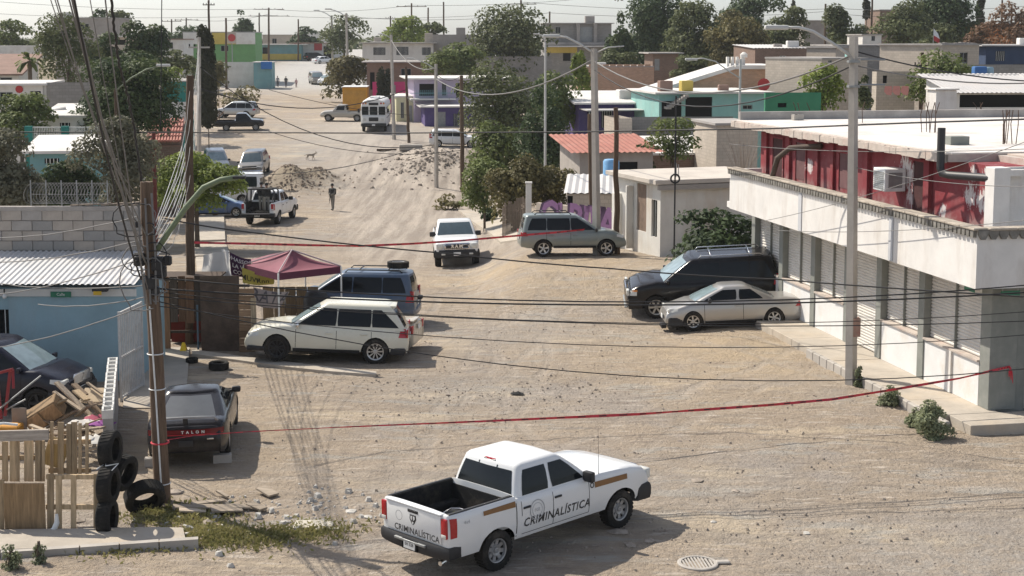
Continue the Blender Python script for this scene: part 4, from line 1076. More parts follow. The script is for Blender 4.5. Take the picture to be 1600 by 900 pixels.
 def sheet(name, label, cat, pts, m, n=10, sag=.25, thick=.0, parent=None, edge=None):
  """a slack sheet between four corners"""
  a, b, c, d = [Vector(p) for p in pts]; o = (a + b + c + d) / 4
  t = thing(name, label, cat, o) if parent is None else parent
  mb = MB(); vs = []
  for j in range(n + 1):
   for i in range(n + 1):
    u, v = i / n, j / n; p = a.lerp(b, u).lerp(d.lerp(c, u), v); s_ = sag * math.sin(math.pi * u) * math.sin(math.pi * v)
    nn = (b - a).cross(d - a).normalized(); p = p + nn * (.05 * math.sin(u * 9 + v * 3) * sag * 4) - Vector((0, 0, s_)); vs.append(p - o)
  w_ = n + 1; mb.add(vs, [(j * w_ + i, j * w_ + i + 1, (j + 1) * w_ + i + 1, (j + 1) * w_ + i) for j in range(n) for i in range(n)])
  ob = mb.build('sheet', m, t, smooth=True); return t, (lambda u, v: a.lerp(b, u).lerp(d.lerp(c, u), v) - o)
 sheet('tarpaulin', 'white tarpaulin hung over the timber behind the fence', 'tarpaulin', [P(318, 398, 45.6), P(352, 392, 45.2), P(362, 432, 45.0), P(312, 432, 45.4)], TARP)
 sheet('tarpaulin', 'grey white tarpaulin strip beside the purple banner', 'tarpaulin', [P(346, 389, 46.8), P(358, 392, 46.6), P(362, 432, 46.2), P(350, 432, 46.4)], TARP, sag=.1)
 # purple banner with writing
 PUR = surf('banner_purple', (.055, .022, .06), .8, .2, 3)
 Yb = 46.6
 def banner(label, px4, Y, m, lines, tm, size):
  pts = [P(x, y, Y) for x, y in px4]; a, b, c, d = pts; o = (a + b + c + d) / 4
  t = thing('banner', label, 'banner', o); mb = MB(); n = 8; vs = []
  def q(u, v): return a.lerp(b, u).lerp(d.lerp(c, u), v) - o + Vector((0, .03 * math.sin(u * 7 + v * 2), -.05 * math.sin(math.pi * u)))
  for j in range(n + 1):
   for i in range(n + 1): vs.append(q(i / n, j / n))
  mb.add(vs, [(j * 9 + i, j * 9 + i + 1, (j + 1) * 9 + i + 1, (j + 1) * 9 + i) for j in range(n) for i in range(n)]); mb.build('cloth', m, t, smooth=True)
  W_ = (b - a).length; H_ = (d - a).length
  for (txt, u, v, sc) in lines:
   vs, fs = text_mesh(txt, size * sc, .012 * size); mb = MB(); mb.add([q(min(1, max(0, u + p[0] / W_)), min(1, max(0, v - p[1] / H_))) + Vector((0, -.02, 0)) for p in vs], fs); mb.build('lettering', tm, t, fixn=False)
  return t
 CHALK = plain('chalk_white', (.6, .58, .6), .8)
 banner('purple banner with white hand-painted words behind the tent', [(357, 393), (392, 405), (392, 432), (357, 428)], Yb, PUR, [('OHASSON', .5, .22, 1), ('LA VY', .5, .52, 1.0), ('COLI', .5, .8, 1)], CHALK, .19)
 YB = surf('banner_yellow', (.50, .42, .09), .8, .15, 2)
 banner('yellow banner with dark drip lettering below the purple one', [(378, 418), (429, 430), (428, 444), (379, 442)], 46.0, YB, [('MUW', .25, .62, 1.3), ('Rnn', .65, .65, 1.3)], DECAL0, .2)
 GB = surf('banner_grey', (.33, .29, .29), .8, .12, 2)
 banner('grey sagging banner with big letters RATA beside the timber fence', [(396, 449), (452, 456), (437, 482), (395, 475)], 44.9, GB, [('RATA', .52, .42, 2.2), ('......', .5, .85, 1.2)], plain('banner_letter', (.09, .085, .10), .8), .24)
 # ---- maroon party tent
 MAR = surf('maroon_cloth', (.22, .075, .10), .75, .12, 2, (.36, .16, .18), .3, .8, 0)
 ap = P(456, 391, 46.4)
 t = thing('party_tent', 'maroon pyramid party tent standing behind the blue SUV', 'tent', (ap.x, 46.4, gz(ap.x, 46.4)), R(38))
 s, za, ze = 1.12, ap.z - gz(ap.x, 46.4), P(467, 424, 45.2).z - gz(ap.x, 46.4)
 cs = [(s, -s), (s, s), (-s, s), (-s, -s)]
 for i in range(4):
  a, b = cs[i], cs[(i + 1) % 4]; mb = MB(); n = 8; vs = []
  for j in range(n + 1):
   for k in range(n + 1):
    u, v = k / n, j / n; e = Vector((lerp(a[0], b[0], u), lerp(a[1], b[1], u), ze)); p = Vector((0, 0, za)).lerp(e, v); p.z -= .16 * math.sin(math.pi * u) * v * (1 - v) * 4 * .6 + .08 * v * (1 - v) * 4; vs.append(p)
  mb.add(vs, [(j * 9 + k, j * 9 + k + 1, (j + 1) * 9 + k + 1, (j + 1) * 9 + k) for j in range(n) for k in range(n)]); mb.build('canopy_panel', MAR, t, smooth=True)
  mb = MB(); mb.add([(a[0], a[1], ze), (b[0], b[1], ze), (b[0] * 1.01, b[1] * 1.01, ze - .22), (a[0] * 1.01, a[1] * 1.01, ze - .22)], [(0, 1, 2, 3)]); mb.build('valance', surf('maroon_dark', (.10, .025, .05), .8, .15), t)
  mb = MB(); mb.cyl((a[0], a[1], 0), (a[0], a[1], ze), .028, 6); mb.build('leg', PLATE, t)
  mb = MB(); mb.cyl((0, 0, za + .01), (a[0], a[1], ze + .01), .025, 6); mb.build('ridge_pole', surf('tent_rib', (.45, .36, .36), .6, .1), t)
 sheet('tarpaulin', 'faded pink sheet stretched from the tent top to the banner', 'tarpaulin', [P(391, 405, 46.9), P(454, 391, 46.6), P(430, 415, 46.2), P(402, 430, 46.3)], surf('pink_sheet', (.55, .27, .30), .8, .12, 1.5, (.6, .42, .42), .4, 1), sag=.08)
 # barbecue drum and boxes behind the tent
 q = thing('stall_board', 'tan board stall front under the maroon tent', 'stall', (P(455, 440, 46.9).x, 46.9, gz(-7, 46.9))); mb = MB()
 for i in range(5): mb = MB(); mb.box((-.75 + i * .36, 0, .85), (.34, .04, 1.3)); mb.build('board', wood('stall_tan', (.33, .25, .15)), q)
 q = thing('gas_drum', 'black upright drum with yellow label beneath the tent', 'drum', (P(494, 440, 46.2).x, 46.2, gz(-6.5, 46.2))); mb = MB(); mb.lathe([(0, .0), (0, .42), (1.2, .42), (1.45, .30), (1.5, 0)], 16); mb.build('drum', BLACK, q, smooth=40); mb = MB(); mb.box((0, -.43, .7), (.4, .02, .4)); mb.build('label', surf('label_yellow', (.5, .4, .1), .6, .2, 6), q)
 # ---- concrete apron, ramp and strips
 def slabs(name, quads, z=.06, label=None, mat=CONCS):
  S = thing(name, None, None, (0, 0, 0)); S['kind'] = 'structure'
  for qd in quads:
   pts = [at(x, y) for x, y in qd]; zz = max(p.z for p in pts) + z if len(qd) else 0
   mb = MB(); poly = [(p.x, p.y, p.z + z) for p in pts]; mb.prism(poly, (0, 0, -.35)); o = mb.build('slab', mat, S); o['kind'] = 'structure'
  return S
 slabs('driveway_strip', [[(300, 549), (372, 559), (372, 566), (300, 556)], [(372, 559), (450, 569), (450, 577), (372, 566)], [(450, 569), (520, 577), (520, 584), (450, 577)], [(520, 577), (588, 584), (588, 589), (520, 584)]], .07)
 slabs('yard_apron', [[(196, 600), (245, 598), (240, 640), (192, 640)], [(245, 545), (296, 545), (294, 575), (246, 575)], [(246, 575), (294, 575), (292, 612), (240, 612)], [(205, 570), (245, 560), (245, 598), (200, 600)]], .05)
 slabs('left_pavement', [[(302, 341), (350, 340), (352, 378), (302, 380)], [(302, 383), (352, 381), (360, 402), (304, 404)], [(306, 406), (352, 404), (370, 432), (308, 432)]], .14)
 slabs('right_pavement', [[(716, 330), (770, 330), (790, 344), (735, 346)], [(735, 346), (790, 344), (815, 362), (765, 366)], [(765, 366), (815, 362), (822, 376), (782, 381)]], .10)
 # bottom-left pavement and kerb
 S = slabs('foreground_pavement', [[(-60, 838), (60, 836), (62, 866), (-60, 872)], [(60, 836), (150, 835), (156, 862), (62, 866)], [(150, 835), (235, 833), (245, 857), (156, 862)], [(235, 833), (286, 834), (290, 852), (245, 857)]], .12)
 for i in range(6):
  a, b = at(-60 + i * 62, 873 - i * 2.9), at(-60 + (i + 1) * 62 - 2, 873 - (i + 1) * 2.9); mb = MB(); mb.bar((a.x, a.y, .02), (b.x, b.y, .02), .15, .26); o = mb.build('kerb_stone', CONC, S); o['kind'] = 'structure'
DECAL0 = plain('banner_ink', (.05, .045, .02), .8)
build_left()
# ================================================================ houses and walls behind
def wall_grid(mb, w, h, holes, dep=.14):
 """front wall y=0, x 0..w, z 0..h with recessed openings (x0,x1,z0,z1)"""
 xs = sorted({0, w} | {v for q in holes for v in q[:2]}); zs = sorted({0, h} | {v for q in holes for v in q[2:4]})
 for i in range(len(xs) - 1):
  for j in range(len(zs) - 1):
   cx, cz = (xs[i] + xs[i + 1]) / 2, (zs[j] + zs[j + 1]) / 2
   if any(q[0] < cx < q[1] and q[2] < cz < q[3] for q in holes): continue
   mb.quad((xs[i], 0, zs[j]), (xs[i + 1], 0, zs[j]), (xs[i + 1], 0, zs[j + 1]), (xs[i], 0, zs[j + 1]))
 for (a, b, c, d) in [q[:4] for q in holes]:
  mb.quad((a, 0, c), (b, 0, c), (b, dep, c), (a, dep, c)); mb.quad((a, 0, d), (b, 0, d), (b, dep, d), (a, dep, d))
  mb.quad((a, 0, c), (a, 0, d), (a, dep, d), (a, dep, c)); mb.quad((b, 0, c), (b, 0, d), (b, dep, d), (b, dep, c))
HM = {}
def hm(key):
 if key in HM: return HM[key]
 k = dict(
  grey=lambda: blocks('wall_block_grey', (.30, .285, .265), (.22, .21, .195), .4, .2, .12),
  tan=lambda: blocks('wall_block_tan', (.50, .44, .37), (.36, .31, .26), .4, .2, .1),
  brown=lambda: blocks('wall_brick_brown', (.50, .31, .21), (.42, .34, .28), .3, .12, .15, (.5, .36, .26)),
  dkbrown=lambda: blocks('wall_brick_dark', (.22, .15, .115), (.26, .21, .18), .3, .12, .15),
  white=lambda: surf('wall_white', (.66, .64, .60), .85, .12, 1, (.42, .36, .3), .4, .8, .15),
  cream=lambda: surf('wall_cream', (.56, .54, .36), .85, .12, 1, (.42, .36, .3), .4, .8, .15),
  purple=lambda: surf('wall_purple', (.10, .075, .21), .85, .15, 1, (.3, .27, .3), .25, .8, .1),
  lilac=lambda: surf('wall_lilac', (.46, .40, .52), .85, .1, 1, (.42, .36, .35), .3, .8, .1),
  pink=lambda: surf('wall_pink', (.55, .06, .19), .85, .12, 1, None, bumps=.1),
  turq=lambda: surf('wall_turquoise', (.27, .49, .46), .85, .12, 1, (.42, .42, .38), .3, .8, .1),
  teal=lambda: surf('wall_teal', (.03, .20, .17), .8, .15, 1, None, bumps=.1),
  tealb=lambda: surf('wall_pale_teal', (.17, .33, .35), .85, .15, 1, (.4, .36, .3), .3, .8, .1),
  green=lambda: surf('wall_green', (.14, .30, .12), .8, .12, 1, None, bumps=.1),
  dgreen=lambda: surf('wall_dark_green', (.05, .22, .12), .8, .15, 1, None, bumps=.1), roofl=lambda: surf('roof_pale', (.55, .50, .44), .9, .2, .7, (.4, .36, .32), .5, .5, .2, 20),
  yellow=lambda: surf('wall_yellow', (.55, .42, .10), .8, .15, 1, None, bumps=.1),
  red=lambda: surf('wall_red', (.45, .06, .06), .8, .15, 1, None, bumps=.1),
  orange=lambda: surf('wall_orange', (.50, .17, .05), .85, .2, 1, (.4, .28, .2), .4, .8, .1),
  blue=lambda: surf('wall_blue', (.045, .07, .13), .8, .2, 1, None, bumps=.1),
  skyblue=lambda: surf('board_blue', (.02, .14, .42), .6, .1, 1, None, bumps=0),
  roofw=lambda: surf('roof_white', (.66, .64, .61), .85, .15, .6, (.42, .37, .32), .5, .4, .15, 20),
  roofg=lambda: surf('roof_grey', (.36, .34, .32), .9, .2, .7, (.5, .46, .42), .5, .5, .2, 20),
  roofr=lambda: surf('roof_red', (.36, .15, .115), .85, .18, 1, (.5, .3, .24), .4, .7, .2, 20),
  roofb=lambda: surf('roof_brown', (.26, .17, .135), .9, .2, 1, None, bumps=.2),
  zinc=lambda: surf('zinc_roof', (.56, .54, .52), .5, .15, .8, (.42, .33, .26), .4, .8, 0, metal=.2),
  concw=lambda: surf('concrete_wall', (.36, .33, .30), .9, .2, .8, (.24, .21, .19), .4, .6, .25, 20),
 )[key]()
 HM[key] = k; return k
def house(name, label, cat, x0, x1, yt, yb, Y, depth, mat, roof='roofg', yaw=9, op=(), over=.15, shed=None, base=None, rt=.14, parapet=None, group=None):
 a, b = P(x0, yt, Y), P(x1, yt, Y); ya = R(yaw)
 w_ = (b.x - a.x) / max(.3, math.cos(ya) - (b.x / Y) * math.sin(ya) if False else math.cos(ya))
 zb = (min(gz(a.x, Y), gz(b.x, Y)) - .3) if base is None else P(x0, base, Y).z
 t = thing(name, label, cat, (a.x, Y, zb), ya, group)
 h = a.z - zb; sx = w_ / (x1 - x0); ppm = pxm(Y, a.z)
 holes = []
 for q in op:
  hx0, hx1 = (q[0] - x0) * sx, (q[1] - x0) * sx; hz1, hz0 = h - (q[2] - yt) / ppm, h - (q[3] - yt) / ppm
  holes.append((max(.02, hx0), min(w_ - .02, hx1), max(.05, hz0), min(h - .03, hz1), q[4] if len(q) > 4 else 'w'))
 mb = MB(); wall_grid(mb, w_, h, holes)
 hb = h if shed is None else h + shed
 mb.quad((w_, 0, 0), (w_, depth, 0), (w_, depth, hb), (w_, 0, h)); mb.quad((0, 0, 0), (0, depth, 0), (0, depth, hb), (0, 0, h)); mb.quad((0, depth, 0), (w_, depth, 0), (w_, depth, hb), (0, depth, hb))
 mb.build('wall', hm(mat), t)
 for (p, q, r_, s_, kd) in holes:
  f = MB()
  if kd == 'w':
   f.box(((p + q) / 2, .11, (r_ + s_) / 2), (q - p, .03, s_ - r_)); g_ = f.build('window', GLASS, t)
   fr = MB(); d = .05
   for xx in (p + d / 2, (p + q) / 2, q - d / 2): fr.box((xx, .08, (r_ + s_) / 2), (d, .05, s_ - r_))
   for zz in (r_ + d / 2, s_ - d / 2): fr.box(((p + q) / 2, .081, zz), (q - p, .048, d))
   fr.build('window_frame', STEEL, t)
  elif kd == 'b':
   f.box(((p + q) / 2, .11, (r_ + s_) / 2), (q - p, .03, s_ - r_)); f.build('window', GLASS, t); n = max(3, int((q - p) / .16))
   for i in range(n):
    fr = MB(); fr.box((lerp(p, q, (i + .5) / n), .03, (r_ + s_) / 2), (.03, .03, s_ - r_)); fr.build('window_bar', PLATE, t)
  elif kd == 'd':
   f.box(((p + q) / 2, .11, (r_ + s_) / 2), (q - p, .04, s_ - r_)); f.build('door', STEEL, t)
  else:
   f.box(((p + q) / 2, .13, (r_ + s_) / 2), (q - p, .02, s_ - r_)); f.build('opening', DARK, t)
 if roof:
  mb = MB(); o = over
  if roof == 'zinc' or roof == 'roofr' and shed is not None:
   n = max(6, int((w_ + 2 * o) / .16)); vs = []
   for i in range(n + 1):
    x = -o + (w_ + 2 * o) * i / n; hh = .05 if i % 2 else 0; vs += [(x, -o, h + .03 + hh), (x, depth + o, hb + .03 + hh)]
   mb.add(vs, [(2 * i, 2 * i + 2, 2 * i + 3, 2 * i + 1) for i in range(n)])
  else:
   mb.add([(-o, -o, h), (w_ + o, -o, h), (w_ + o, depth + o, hb), (-o, depth + o, hb), (-o, -o, h + rt), (w_ + o, -o, h + rt), (w_ + o, depth + o, hb + rt), (-o, depth + o, hb + rt)],
    [(0, 3, 2, 1), (4, 5, 6, 7), (0, 1, 5, 4), (1, 2, 6, 5), (2, 3, 7, 6), (3, 0, 4, 7)])
  mb.build('roof', hm(roof), t)
 if parapet:
  for (cx, cy, dx, dy) in ((w_ / 2, .08, w_, .16), (.08, depth / 2, .15, depth - .33), (w_ - .08, depth / 2, .15, depth - .33), (w_ / 2, depth - .08, w_, .16)):
   mb = MB(); mb.box((cx, cy, hb + rt + parapet / 2), (dx, dy, parapet)); mb.build('parapet', hm(mat), t)
 t['_w'] = w_; t['_h'] = h
 return t, w_, h, (lambda px, py: ((px - x0) * sx, h - (py - yt) / ppm))
def fin(t):
 for k in ('_w', '_h'):
  if k in t: del t[k]
def box_part(t, name, c, d, m, b=0):
 mb = MB()
 if b: mb.rbox(c, d, b, 1)
 else: mb.box(c, d)
 return mb.build(name, m, t)
def build_back():
 H = house
 # ---------------- right of the street
 # white house with the tall shutter
 pa = at(1031, 401); th = R(20); ia = Vector((math.cos(th), math.sin(th), 0)); al = Vector((-math.sin(th), math.cos(th), 0))
 zt = P(1031, 288, pa.y).z - pa.z
 t = thing('white_house', 'whitewashed house with flaking base and grey flat roof near the metal drum', 'house', pa, th)
 LW = 4.6; holes = [(.30, .85, .75, 2.3, 'w'), (1.35, 2.3, .85, 2.85, 's'), (2.95, 3.45, .6, 1.9, 'w')]
 mb = MB(); tmp = MB(); wall_grid(tmp, LW, zt, [q[:4] for q in holes], .14)
 mb.add([(p[1], LW - p[0] if False else p[0], p[2]) for p in tmp.v], tmp.f)
 mb.quad((0, 0, -.4), (5, 0, -.4), (5, 0, zt), (0, 0, zt)); mb.quad((0, LW, -.4), (5, LW, -.4), (5, LW, zt), (0, LW, zt)); mb.quad((0, 0, -.4), (0, LW, -.4), (0, LW, 0), (0, 0, 0)); mb.quad((5, 0, -.4), (5, LW, -.4), (5, LW, zt), (5, 0, zt))
 WHF = surf('flaking_white', (.68, .66, .61), .9, .12, 1.2, (.50, .37, .24), .5, .7, .25, 25, streak=True); mb.build('wall', WHF, t)
 for (a, b, c, d, k) in holes:
  mb = MB(); mb.box((.12, (a + b) / 2, (c + d) / 2), (.03, b - a, d - c)); mb.build('window' if k == 'w' else 'shutter', GLASS if k == 'w' else surf('rust_shutter', (.16, .10, .075), .8, .3, 3), t)
  if k == 's':
   for i in range(9): box_part(t, 'slat', (.06, lerp(a, b, (i + .5) / 9), (c + d) / 2), (.05, .07, d - c), surf('rust_slat', (.30, .22, .17), .8, .3, 3))
  else: box_part(t, 'window_frame', (.06, (a + b) / 2, (c + d) / 2), (.04, .05, d - c), STEEL)
 box_part(t, 'buttress', (-.12, 4.1, 1.1), (.3, .45, 2.3), WHF, .02); box_part(t, 'buttress', (-.16, 2.7, 1.35), (.32, .12, 2.7), WHF, .02)
 box_part(t, 'roof', (2.6, LW / 2, zt + .1), (5.9, LW + .5, .18), hm('roofl'), .01); box_part(t, 'roof_beam', (2.4, -.2, zt - .12), (5.2, .16, .2), hm('concw'))
 mb = MB(); mb.tube([(1.2, 1.0, zt + .15), (1.2, 1.0, zt + .75)], .02, 4); mb.tube([(1.35, 1.1, zt + .15), (1.35, 1.1, zt + .7)], .02, 4); mb.build('rebar', STEEL, t)
 q = at(1046, 399); d = thing('metal_drum', 'grey metal drum standing at the white house corner', 'drum', q); mb = MB(); mb.lathe([(0, 0), (0, .29), (.3, .30), (.33, .31), (.6, .30), (.63, .31), (.92, .29), (.93, 0)], 16); mb.build('drum', surf('galvanised', (.24, .245, .25), .55, .2, 4, (.3, .22, .15), .3, 3, 0, metal=.3), d, smooth=40)
 # timber stair and pallets beside it
 q = at(1092, 372); d = thing('timber_pile', 'rough timber ladder and boards stacked right of the white house', 'timber', Vector((q.x, q.y, q.z)), R(10))
 for i in range(7): box_part(d, 'board', (random.uniform(-.1, .4), .2 * i - .5, .3 + .27 * i), (1.3, .22, .07), wood('raw_timber', (.38, .27, .17), along='X'))
 for i in range(5): mb = MB(); mb.bar((-.6 + .22 * i, -.7, 0), (-.5 + .1 * i, .2, 2.3), .1, .05); mb.build('post', wood('raw_post', (.30, .22, .15)), d)
 # graffiti wall
 ga, gb = Vector((0, 0, 0)), Vector((0, 0, 0))
 W0 = pa + al * LW; W0.z = 0
 g1 = P(838, 320, 69.0); d_ = Vector((g1.x - W0.x, g1.y - W0.y, 0)); Lg = d_.length; yaw = math.atan2(-d_.y, -d_.x); zb = gz(g1.x, g1.y) - .3
 t = thing('graffiti_wall', 'pale stepped wall painted with big purple graffiti letters', 'wall', (g1.x, g1.y, zb), yaw)
 ht = P(838, 320, 69.0).z - zb
 GWALL = surf('graffiti_render', (.50, .43, .36), .9, .15, 1.5, (.36, .3, .25), .4, 1, .2)
 for (a, b, dz) in ((0, .5, .1), (.5, 1.5, -.05), (1.5, Lg, .15)): box_part(t, 'wall_section', ((a + b) / 2, .1, (ht + dz) / 2), (b - a - .004, .2, ht + dz), GWALL)
 GP = plain('graffiti_purple', (.20, .095, .21), .7); GK = plain('graffiti_outline', (.05, .02, .06), .7)
 for txt, x, s in (('O', .95, 1.95), ('L', 1.8, 1.75), ('B', 2.6, 1.9), ('I', 3.2, 1.8), ('T', 3.8, 1.8), ('A', 4.6, 1.95)):
  k = Lg / 5.1
  flat_text('graffiti_letter', txt, s * 1.0, GK, t, (x * k - .05, -.004, ht * .74 + random.uniform(-.06, .06)), (1, 0, 0), (0, 0, 1), .085, random.uniform(-.1, .2), .001)
  flat_text('graffiti_letter', txt, s * 1.0, GP, t, (x * k, -.008, ht * .74), (1, 0, 0), (0, 0, 1), .055, random.uniform(-.1, .2), .002)
 q = P(826, 330, 71.5); d = thing('gate_post', 'tall white gate post at the left end of the graffiti wall', 'post', (q.x, 71.5, gz(q.x, 71.5))); box_part(d, 'post', (0, 0, 1.15), (.28, .28, 2.6), hm('white'), .02); box_part(d, 'post_cap', (0, 0, 2.5), (.34, .34, .08), hm('white'), .01)
 d = thing('plank_fence', 'weathered plank fence left of the white gate post', 'fence', (0, 0, 0))
 for i in range(13):
  px = 786 + i * 3.1; q = P(px, 330, 74); z0 = gz(q.x, 74); box_part(d, 'plank', (q.x, 74 + random.uniform(-.05, .05), z0 + .8), (.085, .03, 1.7 + random.uniform(-.25, .25)), wood('grey_plank', (.30, .24, .19)))
 # roofs behind the graffiti wall
 H('shed', 'low shed with white corrugated roof behind the graffiti wall', 'shed', 886, 1000, 303, 330, 71, 5, 'tan', 'zinc', -4, shed=.45, op=((880, 895, 306, 330, 'o'),))
 H('garage', 'grey garage under a faded red sheet roof', 'garage', 906, 1022, 239, 290, 84, 6, 'concw', 'roofr', 9, shed=.6, over=.6, op=((968, 998, 254, 285, 'o'), (925, 940, 252, 285, 'd')))
 q = P(955, 267, 76); d = thing('water_tank', 'light blue plastic water drum beyond the corrugated roof', 'tank', (q.x, 76, q.z - .5)); mb = MB(); mb.lathe([(0, 0), (0, .42), (1.0, .42), (1.1, .35), (1.12, 0)], 14); mb.build('tank', plain('tank_blue', (.16, .36, .6), .5), d, smooth=40); mb = MB(); mb.cyl((0, 0, -2.5), (0, 0, 0), .1, 6); mb.build('stand', STEEL, d)
 H('shed', 'long low shed with patched white roof behind the small roof tree', 'shed', 985, 1150, 243, 262, 92, 8, 'dkbrown', 'roofw', 9, shed=.55)
 H('shed', 'tan block shed with flat roof beside the red upper floor', 'shed', 1120, 1186, 196, 260, 88, 5, 'tan', 'roofg', 9)
 H('block_wall', 'long grey block yard wall before the turquoise house', 'wall', 985, 1148, 183, 215, 103, .25, 'grey', None, 5, op=((1086, 1096, 193, 204, 'o'),))
 H('block_wall', 'short tan block wall beside the grey yard wall', 'wall', 964, 988, 185, 222, 101, 4, 'tan', None, 9)
 t, w_, h, lp = H('purple_house', 'purple house with sagging pale roof behind the roadside tree', 'house', 905, 1022, 163, 215, 119, 7, 'purple', 'roofw', 9, shed=.7, over=.5, op=((940, 958, 172, 200, 'b'), (918, 932, 175, 215, 'o')))
 fin(t); x, z = lp(992, 150); box_part(t, 'water_tank', (x, 2.5, z - .1), (1.6, 1.4, 1.0), hm('roofw'), .06)
 mb = MB(); x0, z0 = lp(905, 170); x1, _ = lp(1000, 170); mb.box(((x0 + x1) / 2, -1.6, z0), (x1 - x0, 3.2, .08)); mb.build('awning', hm('zinc'), t)
 for x in (x0 + .2, x1 - .2): mb = MB(); mb.cyl((x, -3.0, 0), (x, -3.0, z0), .05, 6); mb.build('awning_post', STEEL, t)
 for i in range(18):
  xx, _ = lp(935 + i * 2.2, 0); mb = MB(); mb.box((xx, -3.0, 1.0), (.04, .03, 1.9)); mb.build('gate_bar', PLATE, t)
 t, w_, h, lp = H('turquoise_house', 'turquoise house with dark carport and outside stair', 'house', 1030, 1205, 147, 205, 112, 9, 'turq', 'roofw', 9, over=.4, op=((1072, 1115, 152, 190, 'o'), (1164, 1180, 165, 172, 'w'), (1034, 1066, 158, 195, 'o')))
 fin(t)
 for i in range(8):
  x, z = lp(1041 + i * 4, 168 - i * 2.6); mb = MB(); mb.box((x, -.5, z), (.35, .9, .18)); mb.build('stair_step', hm('concw'), t)
 for px in (1098, 1120): x, z = lp(px, 168); box_part(t, 'gate_post', (x, -2.0, 1.0), (.3, .3, 2.3), hm('white'))
 for i in range(22): x, z = lp(1022 + i * 2.4, 0); box_part(t, 'gate_bar', (x, -2.0, .9), (.04, .03, 1.7), hm('turq'))
 for (px, s, mm) in ((1050, 1.0, 'roofb'), (1084, .9, 'yellow')): x, z = lp(px, 140); box_part(t, 'roof_cooler', (x, 2.0, h + .55), (s, .9, .8), hm(mm), .03)
 # gabled house
 Yg = 124; pts = [P(1022, 147, Yg), P(1148, 108, Yg), P(1218, 108, Yg), P(1218, 165, Yg), P(1022, 165, Yg)]; o = pts[4].copy()
 t = thing('gabled_house', 'brown brick house under a long white sloping roof with a flue', 'house', o, 0)
 L_ = [p - o for p in pts]; mb = MB(); mb.prism([(p.x, 0, p.z) for p in L_], (0, 9, 0)); mb.build('wall', hm('brown'), t)
 for i in (0, 1):
  a, b = L_[i], L_[i + 1]; n = Vector((-(b.z - a.z), 0, b.x - a.x)).normalized() * .32; e = (b - a).normalized() * (.5 if i == 0 else 0)
  mb = MB(); mb.prism([(a.x - e.x, -.4, a.z - e.z + .01), (b.x, -.4, b.z + .01), (b.x + n.x, -.4, b.z + n.z), (a.x + n.x - e.x, -.4, a.z + n.z - e.z)], (0, 9.6, 0)); mb.build('roof', hm('roofw'), t)
 q = P(1151, 90, Yg) - o
 for i in range(4): box_part(t, 'flue_slat', (q.x - .6 + i * .4, 1, q.z - .45), (.2, .6, 1.0), hm('white'))
 mb = MB(); mb.tube([(q.x + .75, 1, q.z - 1.2), (q.x + .75, 1, q.z + .05)], .12, 8); mb.lathe([(0, .0), (.0, .3), (.25, .32), (.45, .1), (.46, 0)], 10, c=(q.x + .75, 1, q.z)); mb.build('flue', hm('white'), t, smooth=50)
 q = P(1193, 132, 118); d = thing('satellite_dish', 'red satellite dish on a roof pole by the gabled house', 'dish', (q.x, 118, q.z)); mb = MB(); mb.lathe([(-.02, 0), (-.05, .28), (-.14, .5)], 14, 'Y'); mb.build('dish', hm('red'), d, smooth=True); mb = MB(); mb.cyl((0, 0, 0), (0, .05, -2), .04, 6); mb.build('pole', STEEL, d)
 # brown brick block
 t, w_, h, lp = H('brick_house', 'windowless brown brick upper storey behind the purple house', 'house', 917, 1023, 105, 165, 150, 8, 'brown', 'roofg', 6, over=.0, rt=.1); fin(t)
 for i in range(9):
  x, z = lp(925 + i * 11, 105); box_part(t, 'parapet_block', (x, .1, h + .17), (.6, .2, .22), hm('brown'))
 # two-storey grey house
 t, w_, h, lp = H('two_storey_house', 'unfinished grey two-storey house with balcony and yellow strip', 'house', 854, 956, 37, 110, 235, 10, 'grey', 'roofg', 4, over=.4, op=((868, 876, 42, 52, 'w'), (906, 926, 42, 65, 'd'), (880, 892, 80, 95, 'o'))); fin(t)
 for px in (903, 930): x, z = lp(px, 52); box_part(t, 'column', (x, -.6, z), (.5, .4, 3.2), hm('concw'))
 x, z = lp(895, 68); box_part(t, 'balcony_slab', (w_ / 2 - .4, -.5, z), (w_, 2.0, .4), hm('concw')); x, z = lp(877, 78); box_part(t, 'yellow_strip', (x, -.2, z), (5.0, .3, .9), hm('yellow')); x, z = lp(925, 30); box_part(t, 'roof_tank', (x, 3, h + .7), (1.5, 1.2, 1.1), hm('concw'), .05)
 x, z = lp(925, 78); box_part(t, 'roof', (x - 2.0, -1.6, z + .6), (11, 3, .2), hm('roofw'))
 # pale house with two windows; grey hall; brown house below
 t, w_, h, lp = H('pale_house', 'pale flaking house with three barred windows and flat grey roof', 'house', 566, 676, 68, 118, 205, 12, 'white', 'roofg', 2, over=.5, op=((583, 602, 74, 86, 'b'), (619, 638, 73, 86, 'b'), (659, 673, 74, 86, 'b'))); fin(t); x, z = lp(669, 58); box_part(t, 'roof_tank', (x, 3, h + .8), (1.1, 1, 1.3), hm('tan'), .05)
 H('hall', 'plain grey hall with vertical joints behind the round tree', 'building', 674, 765, 54, 110, 212, 12, 'concw', None, 2, op=())
 H('brown_house', 'low dark brown house in front of the pale house', 'house', 573, 690, 98, 140, 178, 10, 'dkbrown', 'roofg', 4, over=.6, op=((626, 642, 107, 120, 'w'), (578, 585, 113, 140, 'o')))
 H('block_wall', 'grey wall with upper blocks beyond the round tree', 'wall', 752, 862, 88, 140, 195, 4, 'grey', None, 2)
 # purple row house with white roof
 t, w_, h, lp = H('row_house', 'purple row house with white flat roofs and small balcony', 'house', 664, 760, 168, 225, 146, 10, 'purple', 'roofw', 8, over=.5, op=((708, 722, 178, 200, 'b'), (681, 696, 175, 215, 'd'))); fin(t)
